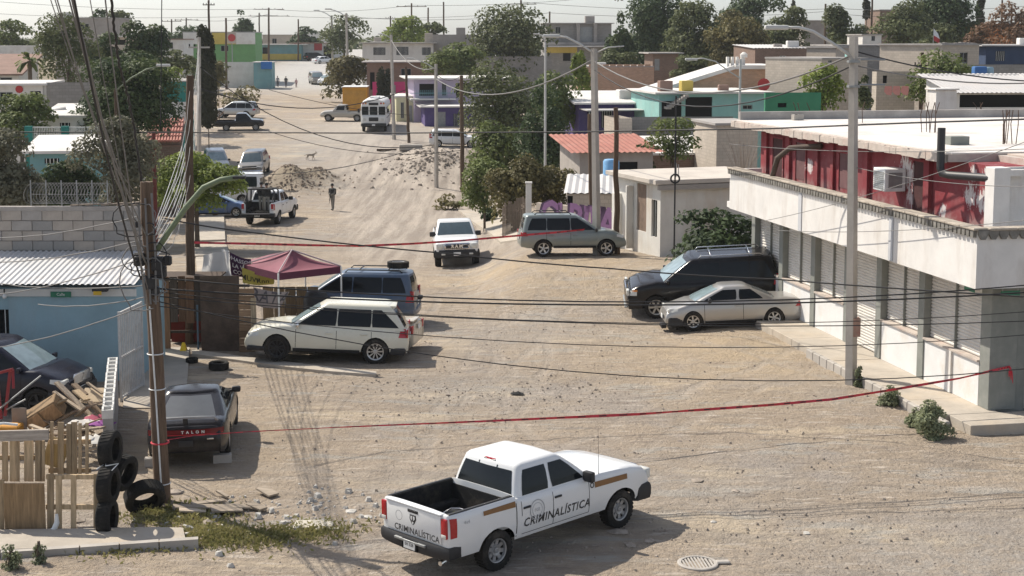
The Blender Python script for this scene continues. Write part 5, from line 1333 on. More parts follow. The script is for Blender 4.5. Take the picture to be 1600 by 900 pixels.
 t, w_, h, lp = H('row_house', 'lilac upper storey with a wide white roof above the purple row', 'house', 647, 800, 124, 225, 151, 10, 'lilac', 'roofw', 8, over=.8, op=((655, 678, 131, 150, 'o'), (690, 697, 130, 150, 'w'), (712, 735, 130, 150, 'o'))); fin(t)
 for i in range(16): x, z = lp(650 + i * 3.1, 150); box_part(t, 'railing_bar', (x, -1.0, z + .1), (.04, .04, 1.1), hm('tealb'))
 x, z = lp(675, 156); box_part(t, 'balcony_slab', (x, -.6, z + .1), (4.6, 1.4, .16), hm('roofw')); x, z = lp(675, 145); box_part(t, 'railing', (x, -1.0, z), (4.6, .06, .06), hm('tealb'))
 H('cream_house', 'narrow cream house front right of the white bus', 'house', 619, 648, 152, 215, 152, 8, 'cream', 'roofw', 8, op=((626, 631, 160, 185, 'w'), (638, 644, 165, 210, 'd')))
 H('pink_wall', 'hot pink wall between the cypresses and the purple row', 'wall', 582, 648, 128, 175, 166, .3, 'pink', None, 5, op=((612, 618, 133, 150, 'd'),))
 # right-hand hillside
 H('block_house', 'block house with sunlit tan flank right behind the tall concrete pole', 'house', 1284, 1368, 93, 165, 116, 6.5, 'tan', 'roofg', 32, over=.05, op=((1296, 1303, 94, 98, 'w'), (1338, 1346, 112, 125, 'o')))
 H('brick_shed', 'brown brick house with ribbed white roof behind the tan block house', 'house', 1180, 1262, 76, 140, 140, 8, 'dkbrown', 'zinc', 6, shed=.3, op=((1219, 1229, 87, 97, 'w'),))
 H('block_house', 'tan block house behind, between tall pole and flag', 'house', 1306, 1330, 75, 130, 146, 7, 'tan', 'roofg', 32)
 H('block_house', 'long dark grey block house under the flag', 'house', 1304, 1412, 72, 140, 150, 9, 'grey', 'roofg', 3, op=((1330, 1345, 90, 105, 'o'),))
 t, w_, h, lp = H('block_house', 'tall block house with sunlit tan flank and one dark window', 'house', 1472, 1545, 71, 150, 126, 7, 'tan', 'roofg', 33, op=((1507, 1523, 82, 99, 'w'),)); fin(t)
 for i in range(18):
  mb = MB(); x, z = lp(1473 + i * 3.9, 66); mb.rbox((x, .2, h + .12), (.35, .3, .24 + random.uniform(-.1, .15)), .02, 1); mb.build('parapet_stone', hm('concw'), t)
 t, w_, h, lp = H('blue_house', 'dark blue house with white window and grey verandah at the far right', 'house', 1541, 1640, 72, 150, 132, 9, 'blue', 'roofw', 2, over=.6, op=((1556, 1571, 80, 95, 'b'), (1585, 1612, 100, 120, 'o'))); fin(t)
 H('block_wall', 'grey block wall below the dark blue house', 'wall', 1470, 1640, 101, 160, 116, .3, 'grey', None, 2)
 H('block_wall', 'tan broken wall with small openings right of the concrete pole', 'wall', 1370, 1432, 112, 160, 113, 1.0, 'tan', None, 6, op=((1380, 1387, 118, 130, 'o'),))
 H('green_wall', 'green courtyard wall just behind the shop roof', 'wall', 1196, 1285, 145, 190, 100, .3, 'dgreen', None, 6, op=((1216, 1230, 161, 168, 'o'),))
 t, w_, h, lp = H('carport', 'white sheet-roofed carport behind the shop roof chimney', 'carport', 1493, 1650, 146, 170, 96, 5, 'white', 'zinc', 6, shed=1.1, over=.5, op=((1500, 1640, 148, 168, 'o'),)); fin(t)
 q = P(1530, 116, 104); d = thing('water_tank', 'blue plastic barrel beside a pale round tank near the grey wall', 'tank', (q.x, 104, q.z - .6)); mb = MB(); mb.rbox((0, 0, .5), (.9, .8, 1.3), .1); mb.build('barrel', plain('barrel_blue', (.03, .12, .32), .5), d, smooth=40); box_part(d, 'stand', (0, 0, -1.4), (.8, .7, 2.4), hm('concw'))
 q = P(1544, 118, 104.5); d = thing('water_tank', 'pale grey-blue round tank beside the blue barrel', 'tank', (q.x, 104.5, q.z - .5)); mb = MB(); mb.lathe([(0, 0), (0, .38), (1.0, .38), (1.1, .3), (1.1, 0)], 12); mb.build('tank', plain('tank_pale', (.25, .38, .45), .5), d, smooth=40); box_part(d, 'stand', (0, 0, -1.4), (.6, .6, 2.7), hm('concw'))
 for (px, k) in ((1388, 0), (1401, 1), (1414, 2)):
  q = P(px, 141, 108); d = thing('laundry', ['pink cloth drying on the line, leftmost of three', 'pink cloth drying on the line, middle of three', 'pink cloth drying on the line, rightmost of three'][k], 'laundry', (q.x, 108, q.z)); mb = MB()
  mb.add([(-.25, 0, .3), (.25, 0, .3), (.3, .05, 0), (.22, 0, -.38), (-.1, .03, -.32), (-.3, .05, -.1)], [(0, 1, 2, 3, 4, 5)]); mb.build('cloth', surf('pink_cloth', (.55, .25, .22), .8, .1), d)
 H('orange_wall', 'long orange wall high on the right hillside', 'wall', 1500, 1640, 37, 95, 210, .4, 'orange', None, 2)
 H('hill_house', 'small pale gabled house among the trees right of the tall pole', 'house', 1348, 1378, 55, 100, 180, 6, 'white', 'roofg', 5, op=((1362, 1368, 56, 64, 'w'),))
 H('hill_house', 'dark roofed house far behind the hillside trees', 'house', 1257, 1300, 33, 95, 230, 8, 'concw', 'roofg', 5)
 H('hill_house', 'house with peaked dark roof on the skyline', 'house', 1375, 1408, 16, 90, 260, 8, 'dkbrown', 'roofg', 5)
 H('shack', 'dark flat-roofed shack under the big trees', 'shed', 1020, 1060, 84, 135, 170, 6, 'dkbrown', 'roofg', 4, over=.6, op=((1023, 1031, 92, 110, 'd'),))
 H('block_house', 'grey block wall stretch behind the gabled house', 'house', 1168, 1245, 80, 130, 150, 6, 'grey', 'roofg', 3)
 for i, (px, py, Y, s, mm, lb) in enumerate(((1238, 70, 142, 1.1, 'roofw', 'white rooftop cooler on the ribbed-roof brick house'), (1215, 73, 143, .8, 'concw', 'grey tank left of the white rooftop cooler'), (1330, 88, 121, .9, 'turq', 'turquoise rooftop tank above the sunlit tan flank'), (720, 48, 216, 1.3, 'concw', 'grey tank on the plain grey hall roof'), (590, 62, 208, 1.0, 'tan', 'tan cooler on the pale flaking house'), (105, 24, 193, 1.2, 'roofw', 'white tank on the grey skyline house'), (1600, 66, 134, 1.1, 'roofw', 'white cooler on the dark blue house'), (770, 118, 154, 1.0, 'concw', 'grey cooler on the lilac house roof'), (1130, 138, 116, .8, 'roofb', 'brown box on the turquoise house roof'), (940, 102, 152, .9, 'roofw', 'white cooler on the brown brick block'))):
  q = P(px, py, Y); d = thing('rooftop_tank', lb, 'tank', (q.x, Y, q.z - s * .5)); box_part(d, 'tank', (0, 0, s * .45), (s, s * .85, s * .8), hm(mm), .06); box_part(d, 'stand', (0, 0, -.15), (s * .8, s * .7, .5), STEEL)
 q = P(1464, 60, 148); d = thing('flag', 'small red and white flag on a roof pole', 'flag', (q.x, 148, q.z)); mb = MB(); mb.cyl((-.35, 0, -1.0), (-.35, 0, 1.0), .03, 5); mb.build('pole', STEEL, d); mb = MB(); mb.add([(-.33, 0, .95), (.1, .05, .5), (.28, 0, -.05), (-.33, 0, .3)], [(0, 1, 2, 3)]); mb.build('white_cloth', PLATE, d); mb = MB(); mb.add([(-.33, .01, .3), (.28, .01, -.05), (.25, .05, -.5), (-.33, .01, -.2)], [(0, 1, 2, 3)]); mb.build('red_cloth', hm('red'), d)
 # ---------------- left of the street
 t, w_, h, lp = H('corner_house', 'white house with blue window at the left edge', 'house', -70, 60, 134, 215, 96, 8, 'white', 'roofw', 9, over=.3, op=((-5, 15, 144, 164, 'w'), (41, 57, 143, 165, 'o'))); fin(t); x, z = lp(25, 140); mb = MB(); mb.lathe([(-.02, 0), (-.02, .22), (0, .25)], 10, 'Y', (x, -.03, z)); mb.build('emblem', hm('red'), t)
 H('block_wall', 'grey block wall beside the white left house', 'wall', 72, 136, 129, 200, 97, .3, 'grey', None, 9)
 H('brown_roof_house', 'house with brown pitched roof and red sign above the white house', 'house', -60, 26, 118, 150, 125, 8, 'white', 'roofb', 6, shed=1.6, over=.4, op=((-20, 16, 121, 132, 'w'),))
 t, w_, h, lp = H('garden_house', 'teal house with tan sheet roof behind the hedge', 'house', 46, 170, 240, 300, 73, 5, 'tealb', 'roofw', 9, shed=.45, over=.35, op=((68, 90, 248, 256, 'b'),)); fin(t)
 t = thing('balustrade_fence', 'green-posted fence with white balusters on the left', 'fence', (0, 0, 0))
 Yf = 82
 for px in (45, 102, 160):
  q = P(px, 197, Yf); z0 = gz(q.x, Yf) - .2; box_part(t, 'post', (q.x, Yf, (z0 + q.z) / 2), (.4, .3, q.z - z0), hm('teal'))
 qa, qb = P(45, 222, Yf), P(160, 222, Yf); z0 = gz(qa.x, Yf) - .3; box_part(t, 'base_wall', ((qa.x + qb.x) / 2, Yf + .03, (z0 + qa.z) / 2), (qb.x - qa.x, .2, qa.z - z0), hm('teal'))
 zt_ = P(45, 199, Yf).z; box_part(t, 'top_rail', ((qa.x + qb.x) / 2, Yf + .03, zt_), (qb.x - qa.x, .08, .07), hm('white')); box_part(t, 'bottom_rail', ((qa.x + qb.x) / 2, Yf + .03, qa.z + .06), (qb.x - qa.x, .16, .12), hm('white'))
 nb = 44
 for i in range(nb): box_part(t, 'baluster', (lerp(qa.x, qb.x, (i + .5) / nb), Yf + .03, (qa.z + zt_) / 2), (.035, .035, zt_ - qa.z), hm('white'))
 H('teal_shed', 'bright teal shed front behind the balustrade fence', 'shed', 98, 138, 181, 215, 90, 3, 'teal', 'roofw', 5)
 H('flat_roof_house', 'low house with white sheet roof and rolled mat left of the big pine', 'house', 66, 130, 184, 215, 88, 5, 'white', 'roofw', 5, shed=.5, op=((92, 108, 192, 204, 'b'),))
 q = P(84, 178, 90); d = thing('rolled_mat', 'rolled pale mat lying on the flat white roof', 'roll', (q.x, 90, q.z)); mb = MB(); mb.cyl((-.5, 0, 0), (.6, .5, .25), .2, 10); mb.build('roll', hm('roofw'), d)
 t, w_, h, lp = H('teal_box_house', 'teal green house block with white base behind the big pine', 'house', 253, 293, 128, 190, 118, 7, 'teal', 'roofg', 9, over=.05, rt=.1); fin(t); x, z = lp(273, 175); box_part(t, 'white_base', (w_ / 2, -.06, z), (w_ + .1, .1, 1.6), hm('white'))
 # tiled roof
 t, w_, h, lp = H('tile_roof_house', 'house with pinkish red barrel-tile roof above the green bush', 'house', 228, 282, 222, 260, 93, 1, 'dkbrown', None, 9); fin(t)
 TILE = surf('barrel_tile', (.44, .19, .15), .8, .22, 2, (.55, .36, .3), .4, 2)
 for i in range(12):
  for j in range(5):
   x = (i + .5) * w_ / 12; y0, y1 = -.4 + j * .8, -.4 + (j + 1) * .82; z0, z1 = h + .02 + j * .25, h + .02 + (j + 1) * .25; mb = MB(); mb.tube([(x, y0, z0 + .05), (x, y1, z1)], [w_ / 25, w_ / 29], 6); mb.build('tile', TILE, t)
 mb = MB(); mb.box((w_ / 2, 2.0, h + .4), (w_, 4.4, .1), M=Matrix.Rotation(math.atan2(.25, .8), 3, 'X')); mb.build('roof_deck', hm('roofb'), t)
 # green building at the bend, white walls, far row
 t, w_, h, lp = H('green_building', 'green and white building with yellow figures at the bend of the street', 'building', 286, 398, 51, 115, 235, 8, 'green', 'roofg', 2, over=.1, op=((292, 302, 71, 80, 'w'), (344, 356, 71, 80, 'w'))); fin(t)
 for (a, b, m) in ((286, 331, 'white'), (331, 368, 'yellow'), (368, 398, 'white')):
  x0, z0 = lp(a, 51); x1, z1 = lp(b, 69); box_part(t, 'sign_panel', ((x0 + x1) / 2, -.1, (z0 + z1) / 2), (x1 - x0 - .02, .2, z0 - z1), hm(m))
 q = P(362, 59, 232); d = thing('round_sign', 'round red sign board in front of the green building', 'sign', (q.x, 232, q.z)); mb = MB(); mb.rbox((0, .06, 0), (1.4, .08, 1.8), .02, 1); mb.build('board', hm('tan'), d); mb = MB(); mb.cyl((0, -.06, 0), (0, .02, 0), .58, 18); mb.build('disc', hm('red'), d); mb = MB(); mb.cyl((0, .1, -6), (0, .1, -.9), .08, 6); mb.build('pole', STEEL, d)
 H('white_wall', 'white wall with graffiti beside the tall cypress', 'wall', 343, 422, 97, 128, 226, .4, 'white', None, 2, op=())
 t, w_, h, lp = H('blue_booth', 'grey booth with bright blue awning by the white sedan', 'booth', 396, 424, 98, 135, 222, 4, 'tealb', 'roofw', 2); fin(t); x, z = lp(417, 102); box_part(t, 'awning', (x, -.5, z), (1.6, .5, 1.1), hm('skyblue'))
 t, w_, h, lp = H('shop_row', 'low row with yellow base and green panels at the top of the street', 'building', 402, 470, 70, 100, 302, 8, 'tealb', 'roofw', 2, over=1.2, op=((410, 420, 74, 90, 'o'),)); fin(t); box_part(t, 'yellow_base', (w_ / 2, -.1, 1.1), (w_, .2, 1.2), hm('yellow'))
 t, w_, h, lp = H('shop_row', 'low row with bright red panels and white door at the top of the street', 'building', 458, 535, 68, 98, 306, 8, 'white', 'roofb', 2, over=.8, op=((505, 520, 72, 92, 'o'),)); fin(t)
 for px in (461, 493): x, z = lp(px, 73); box_part(t, 'red_panel', (x + .5, -.08, z), (1.6, .16, 1.5), hm('red'))
 t, w_, h, lp = H('grey_house', 'big grey house on the skyline behind the left trees', 'house', 84, 176, 29, 110, 190, 10, 'concw', 'roofg', 2, over=.1, op=((124, 138, 37, 45, 'w'),)); fin(t)
 H('grey_house', 'lower tan house with flat roof right of the skyline house', 'house', 172, 208, 58, 110, 180, 8, 'tan', 'roofw', 2, over=.5, op=((180, 196, 62, 70, 'o'),))
 H('grey_house', 'pale house with brown end between pines and green building', 'house', 252, 286, 62, 110, 215, 8, 'white', 'roofb', 2, op=((258, 270, 66, 76, 'w'),))
 H('far_house', 'flat white house with roof tank left of the far leafy trees', 'house', 600, 640, 48, 100, 260, 10, 'grey', 'roofw', 2, op=((606, 620, 52, 60, 'w'),))
 H('far_house', 'dim house under the far trees right of the lamps', 'house', 470, 520, 50, 90, 345, 10, 'white', 'roofg', 2)
 H('far_house', 'small far house at the very top of the street', 'house', 410, 455, 55, 90, 350, 10, 'tan', 'roofg', 2, op=((425, 432, 60, 68, 'w'),))
 t, w_, h, lp = H('box_truck', 'white box truck parked far up on the left edge', 'truck', -10, 57, 72, 88, 170, 2.4, 'white', 'roofw', 2, over=.0, rt=.05, base=86); fin(t)
 wm, rm = wheel_meshes(.45, .26, 'steel', .58)
 for k in (.2, .8):
  wq = inst('wheel', wm, t, Matrix.Translation((w_ * k, -.05, -.35)) @ Matrix.Rotation(math.pi, 4, 'Z')); inst('rim', rm, wq, Matrix.Identity(4))
 box_part(t, 'cab', (w_ + .9, 1.2, .4), (1.7, 2.0, 1.7), hm('white'), .15); box_part(t, 'cab_window', (w_ + 1.0, .18, .8), (1.0, .05, .6), GLASS); box_part(t, 'chassis', (w_ / 2, 1.2, -.25), (w_ * .95, 1.6, .3), DARK)
 for o in list(bpy.data.objects):
  fin(o)
build_back()
# ================================================================ the vehicles
DECAL = plain('black_lettering', (.02, .02, .022), .5)
GOLD = plain('ochre_stripe', (.22, .105, .03), .5)
SEAL = plain('grey_seal', (.36, .37, .38), .5)
BEDLINER = surf('bed_liner', (.02, .02, .02), .8, .3, 5, (.25, .2, .15), .25, 3, .3, 60)
def pickup(label, mat, lod=1, rim='steel', H=1.94, L=5.82, wb=3.57, W=2.02, win=None, open_gate=False, **k):
 g = gh(-1.10, -.90, .30, 1.12, 1.24, W / 2 * .925, W / 2 * .76,
  win or [(-.93, -.17, -.80, -.16), (-.08, .86, -.09, .31)], r=.10, bulge=.06, wst=.08, rt=(.18, .86), **k)
 deck = [(-L / 2, 1.36), (-1.14, 1.36), (-1.12, 1.30), (1.05, 1.285), (1.35, 1.30), (2.25, 1.25), (2.70, 1.16), (L / 2, 1.04)]
 c = Car('pickup_truck', label, 'pickup truck', L, W, H, wb, .98, .40, .29, .50, deck, g, (-L / 2 + (0 if open_gate else .09), -1.16, .72), mat, rim, .60, lod=lod,
   taper=(.09, .03), frake=[(0, -.02), (.35, 0), (.8, -.03), (1, -.10)], rrake=[(0, 0), (1, 0)], arch=1.17,
   prof=[.94, .975, 1.0, 1.0, .985, .965, .93])
 w = c.hw(-2) * .84
 lb = MB()
 x0, x1, zf, zt = -L / 2 + .085, -1.17, .725, 1.365
 for sd in (1, -1): lb.box(((x0 + x1) / 2, sd * (w - .012), (zf + zt) / 2), (x1 - x0, .02, zt - zf))
 lb.box((x1 - .012, 0, (zf + 1.28) / 2), (.02, 2 * w - .05, 1.28 - zf)); 
 if not open_gate: lb.box((x0 + .012, 0, (zf + 1.33) / 2), (.02, 2 * w - .05, 1.33 - zf))
 lb.box(((x0 + x1) / 2, 0, zf + .012), (x1 - x0 - .05, 2 * w - .05, .02))
 for i in range(9): lb.box(((x0 + x1) / 2, -w + .2 + i * (2 * w - .4) / 8, zf + .03), (x1 - x0 - .1, .05, .016))
 for xc in (c.xr,):
  for sd in (1, -1): lb.rbox((xc, sd * (w - .13), zf + .13), (.95, .24, .26), .05, 2)
 lb.build('bed_liner', BEDLINER, c.root)
 rl = MB()
 for sd in (1, -1): rl.rbox(((x0 + x1) / 2, sd * (w + .035), 1.372), (x1 - x0, .075, .022), .008, 1)
 rl.build('bed_rail_cap', BLACK, c.root)
 for sd in (1, -1):
  c.seam(-1.145, .56, -1.145, 1.33, sd, .022)
  c.seam(-.12, .58, -.12, 1.24, sd); c.seam(.93, .58, .93, 1.25, sd); c.seam(-1.0, .95, -1.0, 1.24, sd)
  c.patch('door_seam', DARK, [(-1.0, .575), (.93, .575), (.93, .588), (-1.0, .588)], sd, .003, 12, 1)
  c.handle(-.86, 1.10, sd); c.handle(.02, 1.12, sd)
  c.mirror(.88, 1.30, sd, BLACK, (.13, .26, .22))
  c.patch('tail_light', REDLENS, [(-L / 2 + .045, .93), (-L / 2 + .20, .93), (-L / 2 + .22, 1.29), (-L / 2 + .045, 1.31)], sd, .012, 4, 4)
  c.box_part('tail_light', (-L / 2 - .012, sd * .885, 1.12), (.05, .15, .38), REDLENS, .012)
  c.box_part('reverse_lamp', (-L / 2 - .03, sd * .885, .975), (.03, .13, .07), CLEARLENS, .006)
 if open_gate: c.box_part('tailgate', (-L / 2 - .28, 0, .74), (.55, 1.60, .045), BLACK, .014)
 else:
  c.box_part('tailgate', (-L / 2 - .012, 0, 1.07), (.045, 1.60, .55), mat, .014)
  c.box_part('tailgate_spoiler', (-L / 2 + .02, 0, 1.37), (.14, 1.62, .03), mat, .012)
  c.box_part('tailgate_handle', (-L / 2 - .037, .0, 1.27), (.02, .30, .06), BLACK, .008)
 c.bumper(False, .52, .76, BLACK, .12, .30)
 c.box_part('bumper_step', (-L / 2 - .10, 0, .70), (.1, .9, .05), STEEL, .01)
 c.box_part('plate_recess', (-L / 2 - .125, 0, .63), (.02, .46, .2), DARK, .004)
 pl = c.plate(-L / 2 - .14, .64, .33, .17)
 flat_text('plate_number', 'EH 528', .085, DECAL, pl, (-L / 2 - .1515, 0, .645), (0, -1, 0), (0, 0, 1), .002)
 c.box_part('brake_lamp', (-.885, 0, H - .055), (.06, .32, .055), REDLENS, .012)
 for sd in (1, -1): c.box_part('cargo_lamp', (-.888, sd * .13, H - .055), (.064, .1, .045), CLEARLENS, .01)
 sl = MB(); xa = lerp(-1.10, -.90, .5); sl.bar((-1.075, .26, 1.40), (-.945, .26, 1.83), .02, .012); sl.bar((-1.075, -.26, 1.40), (-.945, -.26, 1.83), .02, .012)
 sl.build('slider_frame', BLACK, c.root)
 ex = MB(); ex.cyl((-2.55, -.62, .42), (-2.9, -.72, .40), .045, 10); ex.build('exhaust_pipe', CHROME, c.root)
 # front
 zf0 = c.xfront(.9)
 c.box_part('grille', (L / 2 - .005, 0, .955), (.09, 1.15, .30), CHROME, .05)
 c.box_part('grille_mesh', (L / 2 + .018, 0, .955), (.07, 1.06, .23), BLACK, .04)
 for sd in (1, -1):
  c.box_part('headlight', (L / 2 - .035, sd * .775, .97), (.16, .31, .24), CLEARLENS, .05)
  c.box_part('fog_lamp', (L / 2 + .07, sd * .62, .62), (.03, .18, .08), CLEARLENS, .02)
  mb = MB(); mb.tube([(L / 2 + .055, sd * (.37 + .15 * math.cos(a)), .955 + .075 * math.sin(a)) for a in np.linspace(0, 2 * math.pi, 15)], .012, 5); mb.build('grille_ring', CHROME, c.root)
 c.bumper(True, .46, .80, BLACK, .055, .42)
 return c

def build_vehicles():
 # ---- foreground forensic pickup
 WP = W_PAINT
 c = pickup('white crew-cab pickup lettered CRIMINALÍSTICA with ochre stripes, nearest vehicle', WP, 0)
 c.root.scale = (.895,) * 3; c.place_mid(872, 854, 44, -1)
 sd = -1
 c.side_text('CRIMINALÍSTICA', .235, -.02, .79, sd, DECAL, .004, .2, 1.1)
 for s2 in (1, -1):
  c.patch('stripe', GOLD, [(-2.02, 1.19), (-1.17, 1.17), (-1.17, 1.285), (-2.02, 1.275)], s2, .008, 8, 2)
  c.patch('stripe', GOLD, [(1.10, 1.06), (2.10, 1.04), (2.10, 1.15), (1.10, 1.18)], s2, .008, 8, 2)
 def ringdecal(xc, zc, r0, r1, m, side, nm='seal'):
  mb = MB(); vs = []; n = 28
  for i in range(n):
   a = 2 * math.pi * i / n
   for r in (r0, r1):
    x, z = xc + r * math.cos(a), zc + r * math.sin(a); vs.append((x, side * (c.side_y(x, z) + .008), z))
  mb.add(vs, [(2 * i, 2 * i + 1, (2 * i + 3) % (2 * n), (2 * i + 2) % (2 * n)) for i in range(n)]); mb.build(nm, m, c.root)
 ringdecal(-.58, .99, .185, .205, SEAL, sd); ringdecal(-.58, .99, .13, .14, SEAL, sd)
 c.side_text('FGE', .09, -.58, .985, sd, SEAL, 0)
 ringdecal(1.02, 1.13, .035, .06, DECAL, sd, 'emblem')
 c.side_text('4x4', .10, -2.45, 1.17, sd, SEAL)
 xr = -c.L / 2 - .036
 flat_text('lettering', 'CRIMINALÍSTICA', .17, DECAL, c.root, (xr, -.10, .87), (0, -1, 0), (0, 0, 1), .003, 0, .001, 1.05)
 em = MB(); em.prism([(xr + .002, y, z) for y, z in ((-.085, 1.20), (.085, 1.20), (.095, 1.12), (.04, 1.03), (0, 1.0), (-.04, 1.03), (-.095, 1.12))], (-.008, 0, 0)); em.build('emblem', DECAL, c.root)
 em = MB()
 for s2 in (1, -1): em.prism([(xr - .009, s2 * y, z) for y, z in ((.01, 1.18), (.055, 1.18), (.065, 1.13), (.02, 1.09))], (-.003, 0, 0))
 em.prism([(xr - .009, y, z) for y, z in ((.025, 1.07), (-.025, 1.07), (-.014, 1.02), (.014, 1.02))], (-.003, 0, 0)); em.build('emblem', W_PAINT, c.root)
 mb = MB(); vs = []
 for i in range(24):
  a = 2 * math.pi * i / 24
  for r in (.088, .10): vs.append((xr - .002, .42 + r * math.cos(a), 1.11 + r * math.sin(a)))
 mb.add(vs, [(2 * i, 2 * i + 1, (2 * i + 3) % 48, (2 * i + 2) % 48) for i in range(24)]); mb.build('seal', SEAL, c.root)
 mb = MB(); mb.tube([(1.30, -.93, 1.28), (1.29, -.93, 2.35)], [.006, .003], 5); mb.cyl((1.30, -.93, 1.25), (1.30, -.93, 1.31), .025, 8, .01); mb.build('antenna', BLACK, c.root)
 m4 = c.M()
 def in_bed(name, label, cat, fn, x, y, z, yaw):
  t = thing(name, label, cat); t.matrix_world = m4 @ Matrix.Translation((x, y, z)) @ Matrix.Rotation(yaw, 4, 'Z'); fn(t)
 def case(t):
  a = MB(); a.rbox((0, 0, .11), (.85, .48, .2), .04); a.build('case_body', BLACK, t, smooth=40)
  a = MB(); a.tube([(-.36, -.18, .215), (.36, -.18, .215), (.40, 0, .225), (.36, .18, .215), (-.36, .18, .215), (-.4, 0, .22), (-.36, -.18, .215)], .014, 5); a.build('case_rim', CHROME, t)
  a = MB(); a.box((.05, -.05, .222), (.3, .14, .012)); a.build('tag', surf('olive', (.2, .2, .07), .7), t)
 in_bed('equipment_case', 'black case with bright rim lying in the bed of the CRIMINALÍSTICA pickup', 'case', case, -1.95, .05, .745, .35)
 def plank(t):
  a = MB(); a.rbox((0, 0, .05), (.9, .25, .07), .015); a.build('board', surf('olive', (.2, .2, .07), .7), t)
  a = MB(); a.tube([(-.42, -.12, .09), (.42, -.12, .09)], .012, 5); a.build('edge', CHROME, t)
 in_bed('tray', 'flat olive tray by the near wall of the CRIMINALÍSTICA pickup bed', 'tray', plank, -2.1, -.55, .75, .15)

 # ---- second white pickup, facing the camera
 c = pickup('plain white pickup facing the camera behind the far red tape', WP, 1, wsm=plain('dark_windshield', (.05, .075, .09), .12, 0, .6))
 c.place_px(712, 408, -86)
 flat_text('grille_letters', 'RAM', .2, CHROME, c.root, (c.L / 2 + .056, 0, .955), (0, 1, 0), (0, 0, 1), .012, 0, .002, 1.5)
 c.plate(c.L / 2 + .065, .62)

 # ---- guard pickup with roll cage, tailgate open
 c = pickup('white patrol pickup with black roll cage and guards standing in its bed', WP, 1, 'six', W=2.0, open_gate=True)
 c.place_wheels((457, 341), (434, 350), -1)
 cg = MB()
 for x in (-2.2, -1.3):
  cg.tube([(x, -.84, 1.36), (x, -.82, 2.0), (x, -.72, 2.12), (x, .72, 2.12), (x, .82, 2.0), (x, .84, 1.36)], .05, 6)
 for y in (-.74, .74): cg.tube([(-2.2, y, 2.11), (-1.3, y, 2.11)], .03, 6)
 cg.tube([(-2.8, -.84, 1.38), (-2.2, -.82, 1.9)], .03, 6); cg.tube([(-2.8, .84, 1.38), (-2.2, .82, 1.9)], .03, 6)
 cg.build('roll_cage', BLACK, c.root)
 guard = c
 # ---- cream SUV
 CREAM = paint('cream_paint', (.66, .64, .53), .22, .25)
 def suv(name, label, mat, L=4.72, W=1.92, H=1.70, wb=2.82, fo=.95, wr=.37, rim='ten', belt=1.02, rakeR=.55, glass=GLASS, rimfrac=.66, gc=.30, hood=1.02, box=.28, **k):
  x1b = L / 2 - fo - .05 - box; x0b = -L / 2 + .10
  g = gh(x0b, x0b + rakeR * .55, x1b - .85, x1b + .12, belt - .03, W / 2 * .93, W / 2 * .74,
   [(x0b + .18, x0b + .98, x0b + rakeR * .6 + .22, x0b + .98), (x0b + 1.0, x0b + 1.97, x0b + 1.0, x0b + 1.95), (x0b + 2.0, x1b - .12, x0b + 1.98, x1b - .86)], r=.13, bulge=.09, glass=glass)
  g.update(k.pop('g', {}))
  deck = [(-L / 2, belt - .06), (-L / 2 + .3, belt), (x1b - .3, belt + .0), (x1b + .3, hood - .0), (L / 2 - .45, hood - .10), (L / 2 - .12, hood - .22), (L / 2, hood - .34)]
  c = Car(name, label, 'car', L, W, H, wb, fo, wr, .23, gc, deck, g, None, mat, rim, rimfrac, **k)
  c.x0b, c.x1b, c.belt = x0b, x1b, belt
  return c
 def dress(c, seams=(), handles=(), mirror=None, hl=None, tl=None, lower=True, grille=None, plate=True, mirmat=None, hz=.72, sides=(1, -1)):
  for sd in sides:
   for x in seams: c.seam(x, c.gc + .05, x, c.zt(x) - .02, sd)
   for x in handles: c.handle(x, c.zt(x) - .16, sd, c.mat)
   if mirror is not None: c.mirror(mirror, c.zt(mirror) + .0, sd, mirmat or c.mat, (.1, .19, .14))
   if lower: c.patch('sill', BLACK, [(c.xr + c.wr * c.arch + .03, c.gc), (c.xf - c.wr * c.arch - .03, c.gc), (c.xf - c.wr * c.arch - .03, c.gc + .1), (c.xr + c.wr * c.arch + .03, c.gc + .1)], sd, .012, 10, 2)
   if hl: c.patch('headlight', CLEARLENS, [(c.L / 2 - .42, hz), (c.L / 2 - .06, hz - .07), (c.L / 2 - .06, hz + .07), (c.L / 2 - .42, hz + .10)], sd, .012, 6, 3); c.box_part('headlight', (c.xfront(hz) - .045, sd * c.W * .36, hz), (.09, c.W * .17, .13), CLEARLENS, .03)
   if tl: c.patch('tail_light', REDLENS, [(-c.L / 2 + .05, tl[0]), (-c.L / 2 + .30, tl[0]), (-c.L / 2 + .22, tl[1]), (-c.L / 2 + .05, tl[1])], sd, .014, 5, 4); c.box_part('tail_light', (c.xrear((tl[0] + tl[1]) / 2) + .0, sd * c.W * .42, (tl[0] + tl[1]) / 2), (.05, c.W * .13, tl[1] - tl[0]), REDLENS, .015)
  if grille: c.box_part('grille', (c.xfront(hz) - .02, 0, hz - .02), (.06, c.W * .42, .16), grille, .03)
  if plate: c.plate(c.L / 2 + .005, c.gc + .22, .3, .14); c.plate(-c.L / 2 - .005, .75, .3, .14)
 c = suv('sport_utility_car', 'cream SUV with black glass parked beside the concrete strip', CREAM, lod=0, rim='ten', box=.38, rakeR=.80)
 dress(c, (c.x0b + .98, c.x0b + 1.98, c.x1b - .1), (c.x0b + 1.2, c.x0b + 2.2), c.x1b - .15, True, (.80, 1.05), mirmat=CHROME)
 c.bumper(False, .30, .50, BLACK, .0, .5); c.bumper(True, .28, .42, BLACK, .0, .6)
 c.box_part('roof_spoiler', (c.x0b + .46, 0, c.H - .055), (.3, 1.2, .05), CREAM, .02)
 c.place_mid(509, 569, 182, 1); c.root.rotation_euler.y -= R(2.2); c.root.location.z += .05
 fw = MB()
